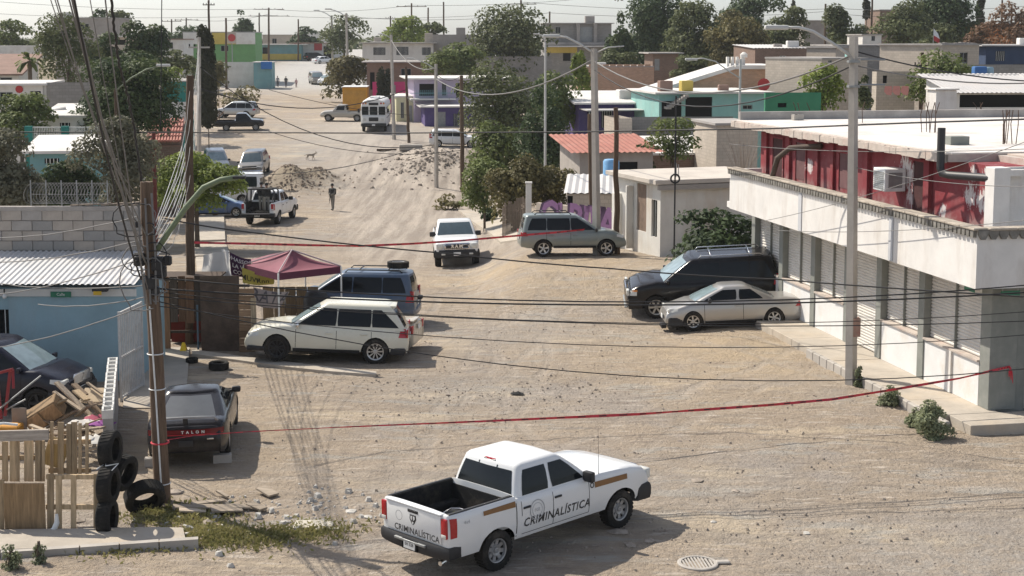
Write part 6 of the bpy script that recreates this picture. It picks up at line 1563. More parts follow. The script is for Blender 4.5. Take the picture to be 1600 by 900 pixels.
 for (x, sd, wq) in c.wheel_objs:                                         # its front left rim is black
  if x > 0 and sd > 0:
   rim = children(wq)[0]; rim.data = rim.data.copy(); rim.data.materials[0] = BLACK; rim['label'] = 'black front rim'

 # ---- beige sedan hidden behind the cream SUV
 def sedan(label, mat, L=4.5, W=1.75, H=1.40, wb=2.62, fo=.92, wr=.31, rim='six', belt=.92, lod=1, name='sedan_car', hatch=False, g=None, cabin=None, **k):
  xa = -L / 2 + (.25 if hatch else .55); xb = L / 2 - fo - .25
  a, b, cc, d = cabin or (xa, xa + .75, xb - .75, xb + .25)
  gd = gh(a, b, cc, d, belt - .03, W / 2 * .91, W / 2 * .68, [(a + .42, (a + d) / 2 - .05, b + .12, (a + d) / 2 - .05), ((a + d) / 2 + .03, d - .28, (a + d) / 2 + .03, cc + .02)], r=.13, bulge=.09)
  if g: gd.update(g)
  deck = [(-L / 2, belt - .10), (-L / 2 + .12, belt - .03), (a + .3, belt), (d - .4, belt - .01), (d + .1, belt - .04), (L / 2 - .5, belt - .15), (L / 2 - .15, belt - .24), (L / 2, belt - .34)]
  return Car(name, label, 'car', L, W, H, wb, fo, wr, .20, .20, deck, gd, None, mat, rim, .64, lod=lod, **k)
 BEIGE = paint('beige_paint', (.50, .45, .36), .2, .25)
 c = sedan('beige sedan tail showing between the cream SUV and the blue jeep-style SUV', BEIGE)
 dress(c, (), (), None, True, (.62, .86))
 c.box_part('tail_spoiler', (-c.L / 2 + .15, 0, .98), (.22, 1.3, .04), BEIGE, .015)
 p = at(650, 556); c.pose(Vector((p.x - 2.2, p.y + 1.3, 0)), R(172))
 # ---- blue boxy SUV
 BLUE = paint('steel_blue_paint', (.035, .075, .14), .3, .35)
 c = suv('sport_utility_car', 'dusty blue boxy SUV with a spare tyre lying on its roof rack', BLUE, L=4.45, W=1.82, H=1.80, wb=2.65, fo=.75, wr=.37, rim='five', belt=1.10, rakeR=.25, hood=1.12, gc=.38, lod=0)
 dress(c, (c.x0b + .98, c.x0b + 1.98), (c.x0b + 1.2, c.x0b + 2.2), c.x1b - .1, True, (.85, 1.22), mirmat=BLACK, hz=.86)
 c.bumper(False, .42, .62, BLUE, .06, .4); c.bumper(True, .42, .66, BLACK, .06, .4)
 c.rack(BLACK, c.x0b + .35, c.x1b - 1.0)
 for sd in (1, -1):
  for xc in (c.xf, c.xr): c.patch('wheel_arch', BLACK, [(xc - .44, c.wr + .36), (xc + .44, c.wr + .36), (xc + .38, c.wr + .47), (xc - .38, c.wr + .47)], sd, .03, 6, 2)
 p = at(546, 512); c.pose(Vector((p.x, p.y + .9, 0)), R(176))
 m4 = c.M(); t = thing('spare_tyre', 'black spare tyre lying flat on the roof of the blue SUV', 'tyre'); t.matrix_world = m4 @ Matrix.Translation((-1.55, .0, c.H + .20)) @ Matrix.Rotation(R(90), 4, 'X')
 a, b = wheel_meshes(.36, .22, 'steel', .6); inst('tyre', a, t, Matrix.Identity(4)); inst('rim', b, t, Matrix.Identity(4))
 st = MB(); st.rbox((-1.9, 0, 1.0), (.3, .25, .12), .02)
 c.box_part('plate_holder', (-c.L / 2 - .1, .25, .95), (.16, .3, .12), BLACK, .03)

 # ---- grey-green SUV by the graffiti wall
 GG = paint('grey_green_paint', (.20, .235, .225), .3, .3, .3)
 c = suv('sport_utility_car', 'grey-green SUV parked along the purple graffiti wall', GG, L=4.42, W=1.80, H=1.73, wb=2.62, fo=.85, wr=.35, rim='five', belt=1.05, rakeR=.25, hood=1.08, gc=.36, lod=1)
 dress(c, (c.x0b + .98, c.x0b + 1.98), (c.x0b + 1.2, c.x0b + 2.15), c.x1b - .1, True, (.86, 1.02), mirmat=BLACK, hz=.82)
 c.rack(BLACK, c.x0b + .5, c.x1b - 1.1); c.place_mid(898, 401, 5, -1)
 for sd in (1, -1): c.patch('side_moulding', GG, [(c.xr + .45, .66), (c.xf - .45, .66), (c.xf - .45, .72), (c.xr + .45, .72)], sd, .02, 8, 1)

 # ---- black full-size van-like SUV
 BLK = paint('black_paint', (.009, .009, .011), .06, .15)
 c = suv('sport_utility_car', 'big black SUV with silver roof bars parked by the shutters', BLK, L=5.25, W=2.02, H=1.95, wb=3.12, fo=.98, wr=.40, rim='six', belt=1.20, rakeR=.4, hood=1.24, gc=.36, lod=0)
 dress(c, (c.x0b + 1.0, c.x0b + 2.0, c.x1b - .1), (c.x0b + 1.3, c.x0b + 2.35), c.x1b - .1, False, (1.0, 1.35), mirmat=BLK, hz=.93)
 for sd in (1, -1):
  c.patch('headlight', CLEARLENS, [(c.L / 2 - .34, .84), (c.L / 2 - .05, .84), (c.L / 2 - .05, 1.0), (c.L / 2 - .34, 1.02)], sd, .014, 5, 3)
  c.box_part('headlight', (c.L / 2 - .05, sd * .78, .93), (.1, .3, .2), CLEARLENS, .03); c.patch('indicator', AMBER, [(c.L / 2 - .36, .97), (c.L / 2 - .16, .97), (c.L / 2 - .16, 1.03), (c.L / 2 - .36, 1.04)], sd, .018, 3, 1)
 c.box_part('grille', (c.L / 2 - .0, 0, .93), (.06, 1.15, .26), CHROME, .04)
 for y in (-.38, 0, .38): c.box_part('grille_opening', (c.L / 2 + .018, y, .93), (.05, .3, .19), BLACK, .02)
 c.bumper(True, .38, .74, BLK, .05, .5); c.box_part('skid_plate', (c.L / 2 + .03, 0, .40), (.12, 1.5, .06), STEEL, .02)
 c.rack(CHROME, c.x0b + .5, c.x1b - 1.15, (.2, .8)); c.place_wheels((1024, 497), (1172, 490), 1)
 # ---- silver coupe
 SIL = paint('silver_paint', (.43, .42, .40), .15, .28, .55)
 c = sedan('silver two-door coupe with broken front bumper parked by the kerb', SIL, L=4.45, W=1.72, H=1.38, wb=2.62, fo=.90, wr=.31, belt=.93, lod=0, rim='six', name='coupe_car', cabin=(-1.45, -.55, .38, 1.28),
   g=dict(win=[(-.98, -.18, -.58, -.2), (-.10, .98, -.12, .34)], wt=.60, rwm=plain('rear_glass_light', (.16, .17, .17), .15, 0, .6)))
 dress(c, (-.30, .95), (-.12,), .78, True, None, mirmat=BLACK, hz=.66)
 for sd in (1, -1): c.patch('tail_light', REDLENS, [(-c.L / 2 + .05, .66), (-c.L / 2 + .24, .66), (-c.L / 2 + .05, .84), (-c.L / 2 + .05, .84)], sd, .014, 4, 4)
 c.bumper(True, .20, .46, BLACK, -.02, .55); c.place_wheels((1083, 517), (1210, 511), 1)
 hb = MB(); hb.rbox((c.L / 2 + .02, .35, .16), (.18, .5, .14), .03, 1); hb.build('hanging_bumper', BLACK, c.root)

 # ---- black hatchback coupe with red light band, seen from behind
 BK2 = paint('dusty_black_paint', (.009, .009, .012), .07, .2)
 c = Car('coupe_car', 'dusty black coupe with red tail-light band behind the leaning pole', 'car', 4.40, 1.76, 1.30, 2.51, .95, .33, .23, .22,
   [(-2.2, .78), (-2.1, .86), (-1.9, .91), (-1.3, .92), (.6, .89), (1.0, .87), (1.8, .74), (2.05, .66), (2.2, .55)],
   gh(-1.85, -.62, .12, 1.05, .86, .81, .60, [(-.85, -.30, -.55, -.32), (-.22, .72, -.24, .10)], r=.16, bulge=.12, rt=(.10, .94), rwm=plain('dusty_glass', (.06, .065, .07), .3, 0, .5)),
   None, BK2, 'five', lod=0, taper=(.16, .17), rrake=[(0, -.16), (.35, 0), (.75, -.02), (1, -.14)])
 x = c.xrear(.74)
 mb = MB(); vs = []
 for i in range(13):
  u = -1 + i / 6; y = u * .80; xx = -2.215 + .16 * abs(u) ** 4 - .0
  vs += [(xx, y, .705), (xx, y, .81)]
 mb.add(vs, [(2 * i, 2 * i + 2, 2 * i + 3, 2 * i + 1) for i in range(12)]); mb.build('light_band', plain('dark_red_lens', (.13, .008, .012), .15, 0, .4), c.root, smooth=True)
 mb = MB(); mb.tube([(-2.225 + .16 * abs(u) ** 4, .78 * u, .70) for u in (-1, -.6, -.2, .2, .6, 1)], .012, 5); mb.build('light_strip', REDLENS, c.root, smooth=True)
 flat_text('lettering', 'TALON', .085, PLATE, c.root, (-2.222, -.16, .755), (0, -1, 0), (0, 0, 1), .003, 0, .002, 2.2)
 mb = MB()
 mb.tube([(-1.96, .66, .93), (-2.04, .60, 1.02), (-2.08, .3, 1.04), (-2.09, 0, 1.045), (-2.08, -.3, 1.04), (-2.04, -.60, 1.02), (-1.96, -.66, .93)], .03, 6); mb.build('tail_spoiler', surf('dust_grey', (.33, .33, .33), .5), c.root, smooth=True)
 mb = MB(); mb.bar((-2.05, 0, .88), (-2.09, 0, 1.04), .1, .04); mb.build('spoiler_stem', BLACK, c.root)
 for sd in (1, -1): c.mirror(.62, .95, sd, BLACK, (.12, .2, .14)); c.seam(.85, .3, .85, .88, sd); c.seam(-.3, .3, -.3, .9, sd)
 c.box_part('badge', (-2.225, -.52, .60), (.01, .14, .03), CHROME, .003)
 c.box_part('number_plate', (-2.2, .0, .50), (.02, .3, .13), BLACK, .004)
 p = at(289, 741); c.pose(Vector((p.x - .25, p.y + 2.3, 0)), R(97)); c.root.location.z += .12
 for k, x in enumerate((-.75, .70)):
  s = MB(); q = c.M() @ Vector((-1.55 if x > 0 else -1.6, -x, 0)); 
  t = thing('concrete_block', 'concrete block propping the %s rear of the black coupe' % ('left' if x < 0 else 'right'), 'block', (q.x, q.y, gz(q.x, q.y)), .2)
  s.rbox((0, 0, .1), (.4, .2, .2), .015, 1); s.build('block', CONC, t)

 # ---- dark pickup-like SUV on the far left behind the rubbish
 NAV = paint('navy_black_paint', (.010, .012, .024), .08, .2)
 c = suv('sport_utility_car', 'navy black SUV nosing out behind the timber rubbish on the left', NAV, L=4.7, W=1.85, H=1.78, wb=2.8, fo=.74, wr=.38, rim='five', belt=1.14, rakeR=.3, hood=1.16, gc=.40, lod=0, rimmat=BLACK)
 dress(c, (c.x1b - .1, c.x0b + 2.0), (c.x0b + 2.2,), c.x1b - .12, True, (.9, 1.2), hz=.9)
 c.box_part('grille', (c.L / 2 - .01, 0, .92), (.06, .9, .26), CHROME, .04); c.bumper(True, .42, .68, BLACK, .06, .45)
 p = PZ(62, 652, .0); f = Vector((math.cos(R(-9)), math.sin(R(-9)), 0)); l = Vector((-f.y, f.x, 0)); q = p - f * c.xf + l * (c.W / 2 - .12); c.pose(Vector((q.x, q.y, 0)), R(-9))

 # ---- cars of the middle distance
 GREYV = paint('grey_paint', (.17, .165, .16), .35, .3, .3)
 c = suv('sport_utility_car', 'dark grey SUV facing the camera behind the white van', GREYV, L=5.1, W=1.98, H=1.88, wb=3.0, fo=.95, wr=.38, rim='five', belt=1.12, hood=1.14, gc=.36, g=dict(wsm=plain('dark_windshield', (.05, .075, .09), .12)))
 dress(c, (), (), c.x1b - .1, True, (.9, 1.2), mirmat=BLACK, hz=.86); c.box_part('grille', (c.L / 2 - .0, 0, .86), (.06, 1.1, .26), BLACK, .03); c.box_part('grille_bar', (c.L / 2 + .03, 0, .86), (.03, 1.15, .05), CHROME, .01); c.bumper(True, .4, .64, CHROME, .05, .4)
 c.place_px(398, 274, -88)
 def van(label, mat, L=5.3, H=2.1, W=1.95):
  g = gh(-L / 2 + .04, -L / 2 + .14, L / 2 - 1.25, L / 2 - .55, 1.12, W / 2 * .96, W / 2 * .84, [(-L / 2 + .25, -L / 2 + 1.6, -L / 2 + .27, -L / 2 + 1.6), (-L / 2 + 1.7, -L / 2 + 3.0, -L / 2 + 1.7, -L / 2 + 3.0), (-L / 2 + 3.1, L / 2 - .85, -L / 2 + 3.1, L / 2 - 1.3)], r=.12, bulge=.08, rt=(.2, .75))
  c = Car('van', label, 'van', L, W, H, L * .6, .85, .35, .22, .32, [(-L / 2, 1.12), (L / 2 - .75, 1.14), (L / 2 - .3, 1.0), (L / 2, .80)], g, None, mat, 'steel', .6, rrake=[(0, 0), (1, 0)])
  return c
 c = van('white van with dark windows parked under the green bush', W_PAINT); c.place_px(352, 318, 178); dress(c, (), (), c.L / 2 - .8, True, (.8, 1.1))
 BL2 = paint('mid_blue_paint', (.025, .085, .22), .3, .3)
 c = sedan('blue car parked beside the orange post at the left kerb', BL2, L=4.5); dress(c, (-.2, .8), (0,), .75, True, (.62, .85)); c.place_px(338, 338, 4)
 PALE = paint('pale_silver_paint', (.45, .47, .47), .3, .3, .4)
 c = suv('sport_utility_car', 'pale silver car half hidden by the bright green bush', PALE, L=4.5); dress(c, (), (), c.x1b - .1, True, (.8, 1.0), mirmat=BLACK); c.place_px(338, 268, -75)
 c = suv('sport_utility_car', 'silver SUV standing broadside at the left of the street', PALE, L=4.8, W=1.9, H=1.75, wb=2.85, wr=.38, gc=.36); dress(c, (c.x0b + 1,), (), c.x1b - .1, True, (.85, 1.05), mirmat=BLACK)
 c.place_px(369, 184, 172)
 c.root['label'] = 'silver SUV standing broadside by the tall cypress'
 # stripped dark pickup
 g = gh(-.3, -.2, .75, 1.2, 1.05, .82, .68, [(-.1, .85, -.1, .65)], r=.08, bulge=.04)
 c = Car('pickup_truck', 'stripped dark pickup with bare bed frame below the silver SUV', 'pickup truck', 4.8, 1.8, 1.65, 2.8, .8, .34, .22, .4, [(-2.4, .95), (-.3, .95), (-.28, 1.05), (1.2, 1.04), (2.2, .95), (2.4, .85)], g, (-2.3, -.4, .6), BLK, 'steel')
 for sd in (1, -1):
  mb = MB(); mb.bar((-2.2, sd * .8, .95), (-1.4, sd * .8, 1.8), .06, .06); mb.build('rail', surf('rusty_steel', (.25, .17, .12), .8), c.root)
 c.place_px(374, 203, 8)
 # white wagon by the purple house
 c = suv('station_wagon', 'white wagon parked under the purple house', W_PAINT, L=4.6, H=1.52, W=1.78, belt=.95, hood=.98, gc=.26, wr=.33, rakeR=.4); dress(c, (c.x0b + .98, c.x0b + 1.98), (), c.x1b - .1, True, (.8, 1.15), mirmat=BLACK); c.place_px(711, 229, 2)
 # silver pickup with yellow box
 g = gh(-.25, -.15, .7, 1.2, 1.1, .86, .72, [(-.05, .85, -.05, .62)], r=.08, bulge=.05)
 PK = paint('old_silver_paint', (.40, .38, .34), .3, .35, .2)
 c = Car('pickup_truck', 'old silver single-cab pickup parked beside the white bus', 'pickup truck', 5.0, 1.85, 1.72, 3.0, .85, .36, .23, .42, [(-2.5, 1.0), (-.3, 1.0), (-.28, 1.1), (1.2, 1.08), (2.2, 1.0), (2.5, .85)], g, (-2.4, -.35, .6), PK, 'steel')
 dress(c, (), (), .9, True, (.7, .95), lower=False); c.place_px(540, 189, 176)
 # yellow box truck body
 yb = at(545, 186); yb = Vector((yb.x + .0, yb.y + 4.5, 0)); zg = gz(yb.x, yb.y)
 YEL = surf('yellow_panel', (.56, .27, .03), .6, .15, 1, (.4, .25, .08), .3, .8, 0)
 t = thing('cargo_box', 'yellow cargo box truck standing behind the silver pickup', 'truck', (yb.x + .3, yb.y, zg), R(3))
 a = MB(); a.rbox((0, 0, 1.95), (2.6, 4.2, 2.5), .04, 1); a.build('box_body', YEL, t)
 a = MB(); a.box((0, 0, 3.21), (2.7, 4.3, .06)); a.build('roof_edge', PLATE, t)
 a = MB(); a.box((0, -2.12, 1.9), (2.3, .04, 1.9)); a.build('rear_door', surf('yellow_door', (.50, .26, .05), .6, .2, 3), t)
 a = MB(); a.box((0, 0, .6), (1.6, 4.0, .2)); a.build('chassis', DARK, t)
 wm, rm = wheel_meshes(.42, .26, 'steel', .6)
 for x in (-1.0, 1.0):
  for y in (-1.2, 1.4):
   wq = inst('wheel', wm, t, Matrix.Translation((x, y, .42)) @ Matrix.Rotation(R(90 if x < 0 else -90), 4, 'Z')); inst('rim', rm, wq, Matrix.Identity(4))
 # bus
 build_bus()
 # remaining small cars
 sm = [('dark red sedan in the yard beyond the two poles', paint('dark_red_paint', (.12, .015, .015), .3), (938, 222), 20, 112), ('pale car in the yard left of the dark red one', PALE, (907, 226), 15, None),
  ('white car behind the concrete yard wall with the bare shrub', W_PAINT, (985, 228), 10, None), ('dark car under the trees behind the white wagon', BLK, (800, 212), 60, None)]
 for (lb, m, (px, py), yaw, _) in sm:
  c = sedan(lb, m, lod=2); dress(c, (), (), None, True, (.62, .85), lower=False); c.place_px(px, py, yaw)
 c = sedan('white sedan facing the camera beside the blue booth', W_PAINT, lod=2); dress(c, (), (), .75, True, (.6, .8)); c.place_px(402, 129, -75)
 c = van('grey van with doors open behind the three walkers', GREYV, L=4.8, H=1.9); dress(c, (), (), c.L / 2 - .8, True, (.8, 1.1)); c.place_px(494, 131, -75)
 c = suv('sport_utility_car', 'white hatchback pulled up beside the grey van', W_PAINT, L=4.0, H=1.55, belt=.95, hood=.98, gc=.26, wr=.32); dress(c, (), (), c.x1b - .1, True, (.8, 1.0), mirmat=BLACK); c.place_px(510, 132, -100)
 c = suv('sport_utility_car', 'dark pickup-like car at the top junction', BLK, L=4.9, H=1.7); dress(c, (), (), None, True, (.8, 1.0)); c.place_px(494, 95, 30)
 c = sedan('white sedan at the top junction before the dark car', W_PAINT, lod=2); dress(c, (), (), None, True, (.6, .8)); c.place_px(505, 99, 40)
 return guard

def build_bus():
 # white school-type bus: long body, sloped hood
 WB = surf('bus_white', (.70, .70, .68), .45, .08, 1, (.45, .38, .3), .25, .6, 0)
 p = at(582, 207); yaw = R(-88)
 t = thing('bus', 'old white school-type bus facing the camera beside the silver pickup', 'bus', (p.x + .0, p.y + 4.0, gz(p.x, p.y + 1)), yaw + R(0))
 Lb, W2, Hh = 8.6, 1.22, 3.1
 mb = MB(); vs = []; fs = []; prof = [(W2 * .97, .55), (W2, .9), (W2, 2.2), (W2 * .95, 2.65), (W2 * .8, 2.95), (W2 * .45, Hh), (0, Hh + .04)]
 full = prof + [(-y, z) for y, z in reversed(prof[:-1])]
 xs = [-Lb / 2, -Lb / 2 + .1, Lb / 2 - .25, Lb / 2 - .05]; sc = [.97, 1, 1, .96]
 for x, k in zip(xs, sc): vs += [(x, y * k, 1.7 + (z - 1.7) * k) for y, z in full]
 n = len(full)
 for i in range(3):
  for j in range(n): fs.append((i * n + j, i * n + (j + 1) % n, (i + 1) * n + (j + 1) % n, (i + 1) * n + j))
 fs.append(tuple(range(n))); fs.append(tuple(range(3 * n, 4 * n))); mb.add(vs, fs); mb.build('body', WB, t, smooth=40)
 f = Lb / 2
 mb = MB(); mb.rbox((f - .05, 0, 1.18), (.3, 2.2, .75), .1); mb.build('nose', WB, t, smooth=40)
 for y in (-.79, 0, .79):
  mb = MB(); mb.rbox((f - .05, y, 2.02), (.06, .72 if y == 0 else .62, .78), .05, 2); mb.build('windshield', GLASS, t)
 mb = MB(); mb.rbox((f + .10, 0, 1.22), (.05, .9, .36), .05); mb.build('grille', BLACK, t)
 mb = MB(); mb.rbox((f - .04, 0, 2.66), (.05, .9, .24), .03); mb.build('destination_sign', BLACK, t)
 for y in (-.85, .85):
  mb = MB(); mb.rbox((f + .1, y, 1.2), (.06, .26, .22), .05); mb.build('headlight', CLEARLENS, t)
  for d in (-.14, .12):
   mb = MB(); mb.cyl((f - .06, y + d, 2.72), (f - .0, y + d, 2.72), .085, 10); mb.build('warning_lamp', AMBER if d > 0 else REDLENS, t)
 mb = MB(); mb.rbox((f + .10, 0, .68), (.25, 2.4, .28), .05); mb.build('front_bumper', BLACK, t)
 mb = MB(); mb.rbox((f + .24, 0, .68), (.02, .3, .14), .004, 1); mb.build('license_plate', PLATE, t)
 for sd in (1, -1):
  for k in range(8):
   mb = MB(); mb.box((-f + .9 + k * .95, sd * (W2 + .003), 2.05), (.78, .03, .6)); mb.build('window', GLASS, t)
  mb = MB(); mb.box((0, sd * (W2 + .006), 1.35), (Lb - .6, .03, .05)); mb.build('rub_rail', BLACK, t)
  mb = MB(); mb.bar((f - .1, sd * 1.15, 2.3), (f + .3, sd * 1.38, 2.2), .04, .04); mb.rbox((f + .3, sd * 1.38, 2.05), (.06, .2, .36), .02); mb.build('mirror', BLACK, t)
 wm, rm = wheel_meshes(.46, .28, 'steel', .58)
 for x in (f - 1.3, -f + 2.2):
  for sd in (1, -1):
   wq = inst('wheel', wm, t, Matrix.Translation((x, sd * 1.02, .46)) @ Matrix.Rotation(0 if sd > 0 else math.pi, 4, 'Z')); inst('rim', rm, wq, Matrix.Identity(4))
 mb = MB(); mb.box((0, 0, .6), (Lb * .9, 1.7, .3)); mb.build('chassis', DARK, t)
 mb = MB(); mb.rbox((1.5, 0, Hh + .1), (1.6, .9, .18), .05); mb.rbox((3.2, .2, Hh + .06), (.6, .5, .12), .04); mb.build('roof_hatch', WB, t)
GUARD = build_vehicles()
# ================================================================ people and the dog
def skinned(name, joints, edges, mats, zones, parent, sub=1):
 """one continuous body grown over a skeleton; zones give each height or limb its clothing colour"""
 me = bpy.data.meshes.new(name); me.from_pydata([j[0] for j in joints], edges, [])
 o = bpy.data.objects.new(name, me); COL.objects.link(o)
 md = o.modifiers.new('skin', 'SKIN'); md.use_smooth_shade = True
 if not me.skin_vertices:
  bpy.context.view_layer.objects.active = o; bpy.ops.mesh.customdata_skin_add()
 for v, j in zip(me.skin_vertices[0].data, joints): v.radius = j[1] if isinstance(j[1], tuple) else (j[1], j[1])
 me.skin_vertices[0].data[0].use_root = True
 o.modifiers.new('sub', 'SUBSURF').levels = sub
 bpy.context.view_layer.update(); dg = bpy.context.evaluated_depsgraph_get(); new = bpy.data.meshes.new_from_object(o.evaluated_get(dg))
 bpy.data.objects.remove(o); b = bpy.data.objects.new(name, new); link(b, parent); reg(b, parent); new.name = name
 new.materials.clear()
 for m in mats: new.materials.append(m)
 for p in new.polygons: p.material_index = zones(p.center)
 return b
SKIN = plain('skin', (.30, .165, .11), .6); HAIR = plain('dark_hair', (.02, .016, .014), .7)
def person(label, loc, yaw, h=1.72, shirt=(.2, .2, .2), trousers=(.05, .05, .06), shoes=(.03, .03, .03), stride=.0, arms='down', hat=None, vest=None, hair=True, tag_=''):
 t = thing('person', label, 'person', loc, yaw); k = h / 1.72
 def V(x, y, z): return (x * k, y * k, z * k)
 s = stride
 J = [(V(0, 0, .95), (.155 * k, .12 * k)), (V(.01, 0, 1.12), (.15 * k, .11 * k)), (V(.02, 0, 1.32), (.175 * k, .12 * k)), (V(.01, 0, 1.46), (.055 * k, .055 * k)), (V(.02, 0, 1.55), (.07 * k, .062 * k)), (V(.03, 0, 1.64), (.085 * k, .072 * k)), (V(.025, 0, 1.70), (.05 * k, .05 * k))]
 E = [(0, 1), (1, 2), (2, 3), (3, 4), (4, 5), (5, 6)]
 for sd in (1, -1):
  n = len(J); f = s * sd
  J += [(V(.02 * f, .09 * sd, .88), .10 * k), (V(.22 * f, .10 * sd, .50), .075 * k), (V(.24 * f - .10 * abs(s) * (f < 0), .10 * sd, .10), .052 * k), (V(.26 * f + .13, .11 * sd, .035), .035 * k)]
  E += [(0, n), (n, n + 1), (n + 1, n + 2), (n + 2, n + 3)]
  n = len(J)
  if arms == 'rifle':
   el = V(.12, .24 * sd, 1.10); ha = V(.34 if sd > 0 else .26, .02 * sd + .05, 1.14 if sd < 0 else 1.06)
  elif arms == 'rail': el = V(.18, .25 * sd, 1.14); ha = V(.42, .20 * sd, 1.12)
  else: el = V(-.04 - .1 * f, .25 * sd, 1.12); ha = V(.05 - .2 * f, .26 * sd, .86)
  sh = V(.01, .185 * sd, 1.38); J += [(sh, .07 * k), (el, .05 * k), (ha, .032 * k)]; E += [(2, n), (n, n + 1), (n + 1, n + 2)]
  fn = len(J); d = (Vector(ha) - Vector(el)).normalized(); side = Vector((0, 1, 0)).cross(d).normalized()
  for q in range(4):
   p = Vector(ha) + d * (.085 - .012 * abs(q - 1.4)) * k + side * (.028 * (q - 1.5)) * k; J.append((tuple(p), .010 * k)); E.append((n + 2, fn + q))
  p = Vector(ha) + d * .035 * k + side * .055 * k; J.append((tuple(p), .011 * k)); E.append((n + 2, fn + 4))
 ms = [surf('cloth_%d_%d_%d' % tuple(int(c * 99) for c in shirt), shirt, .9, .15, 8), surf('trouser_%d_%d_%d' % tuple(int(c * 99) for c in trousers), trousers, .9, .15, 8), SKIN, surf('shoe', shoes, .8, .1)]
 def zone(c):
  z = c.z / k; r_ = math.hypot(c.y, c.x) / k
  if z > 1.47: return 2
  if z < .09: return 3
  if z < .93 and abs(c.y) / k < .2: return 1
  if z < 1.06 and abs(c.y) / k > .2 and arms == 'down': return 2
  return 0
 skinned('body', J, E, ms, zone, t)
 if hair:
  mb = MB(); mb.lathe([(-.02, .083 * k), (.05, .09 * k), (.09, .07 * k), (.115, 0)], 12, 'Z', (.015 * k, 0, 1.63 * k)); mb.build('hair', HAIR, t, smooth=True)
 for sd in (1, -1):
  mb = MB(); mb.lathe([(-.008, 0), (-.005, .008), (.005, .008), (.008, 0)], 8, 'X', (.108 * k, .03 * sd * k, 1.635 * k)); mb.build('eye', DARK, t)
  mb = MB(); mb.rbox((.02 * k, .08 * sd * k, 1.62 * k), (.03 * k, .015 * k, .05 * k), .006, 1); mb.build('ear', SKIN, t)
 mb = MB(); mb.prism([(.10 * k, -.012, 1.63 * k), (.10 * k, .012, 1.63 * k), (.10 * k, .014, 1.595 * k), (.10 * k, -.014, 1.595 * k)], (.028, 0, -.006)); mb.build('nose', SKIN, t)
 mb = MB(); mb.box((.098 * k, 0, 1.565 * k), (.012, .045, .01)); mb.build('mouth', plain('lip', (.2, .08, .06), .6), t)
 if hat:
  mb = MB(); mb.lathe([(-.03, .10 * k), (.03, .105 * k), (.09, .09 * k), (.125, .05 * k), (.13, 0)], 12, 'Z', (.02 * k, 0, 1.645 * k)); mb.build('helmet', surf('hat_%d' % int(hat[0] * 99), hat, .7, .15), t, smooth=True)
 if vest:
  mb = MB(); mb.rbox((.015 * k, 0, 1.24 * k), (  .31 * k, .46 * k, .42 * k), .07 * k, 3); mb.build('vest', surf('vest_dark', vest, .8, .2, 8), t, smooth=True)
  for y in (-.1, .0, .1): mb = MB(); mb.rbox((.155 * k, y * k, 1.14 * k), (.05, .08, .12), .015, 1); mb.build('pouch', surf('vest_dark', vest, .8, .2, 8), t)
 return t
def rifle(label, M_):
 t = thing('rifle', label, 'rifle'); t.matrix_world = M_
 mb = MB(); mb.rbox((0, 0, 0), (.30, .05, .07), .012, 1); mb.build('receiver', BLACK, t); mb = MB(); mb.cyl((.15, 0, .01), (.52, 0, .01), .014, 8); mb.cyl((.15, 0, .01), (.34, 0, .01), .028, 8); mb.build('barrel', BLACK, t)
 mb = MB(); mb.prism([(-.15, -.02, .03), (-.15, -.02, -.03), (-.40, -.02, -.08), (-.40, -.02, .02)], (0, .04, 0)); mb.build('stock', BLACK, t); mb = MB(); mb.prism([(.02, -.015, -.03), (.09, -.015, -.03), (.13, -.015, -.19), (.07, -.015, -.19)], (0, .03, 0)); mb.build('magazine', BLACK, t)
 mb = MB(); mb.prism([(-.10, -.015, -.03), (-.05, -.015, -.03), (-.09, -.015, -.14), (-.14, -.015, -.14)], (0, .03, 0)); mb.build('grip', BLACK, t)
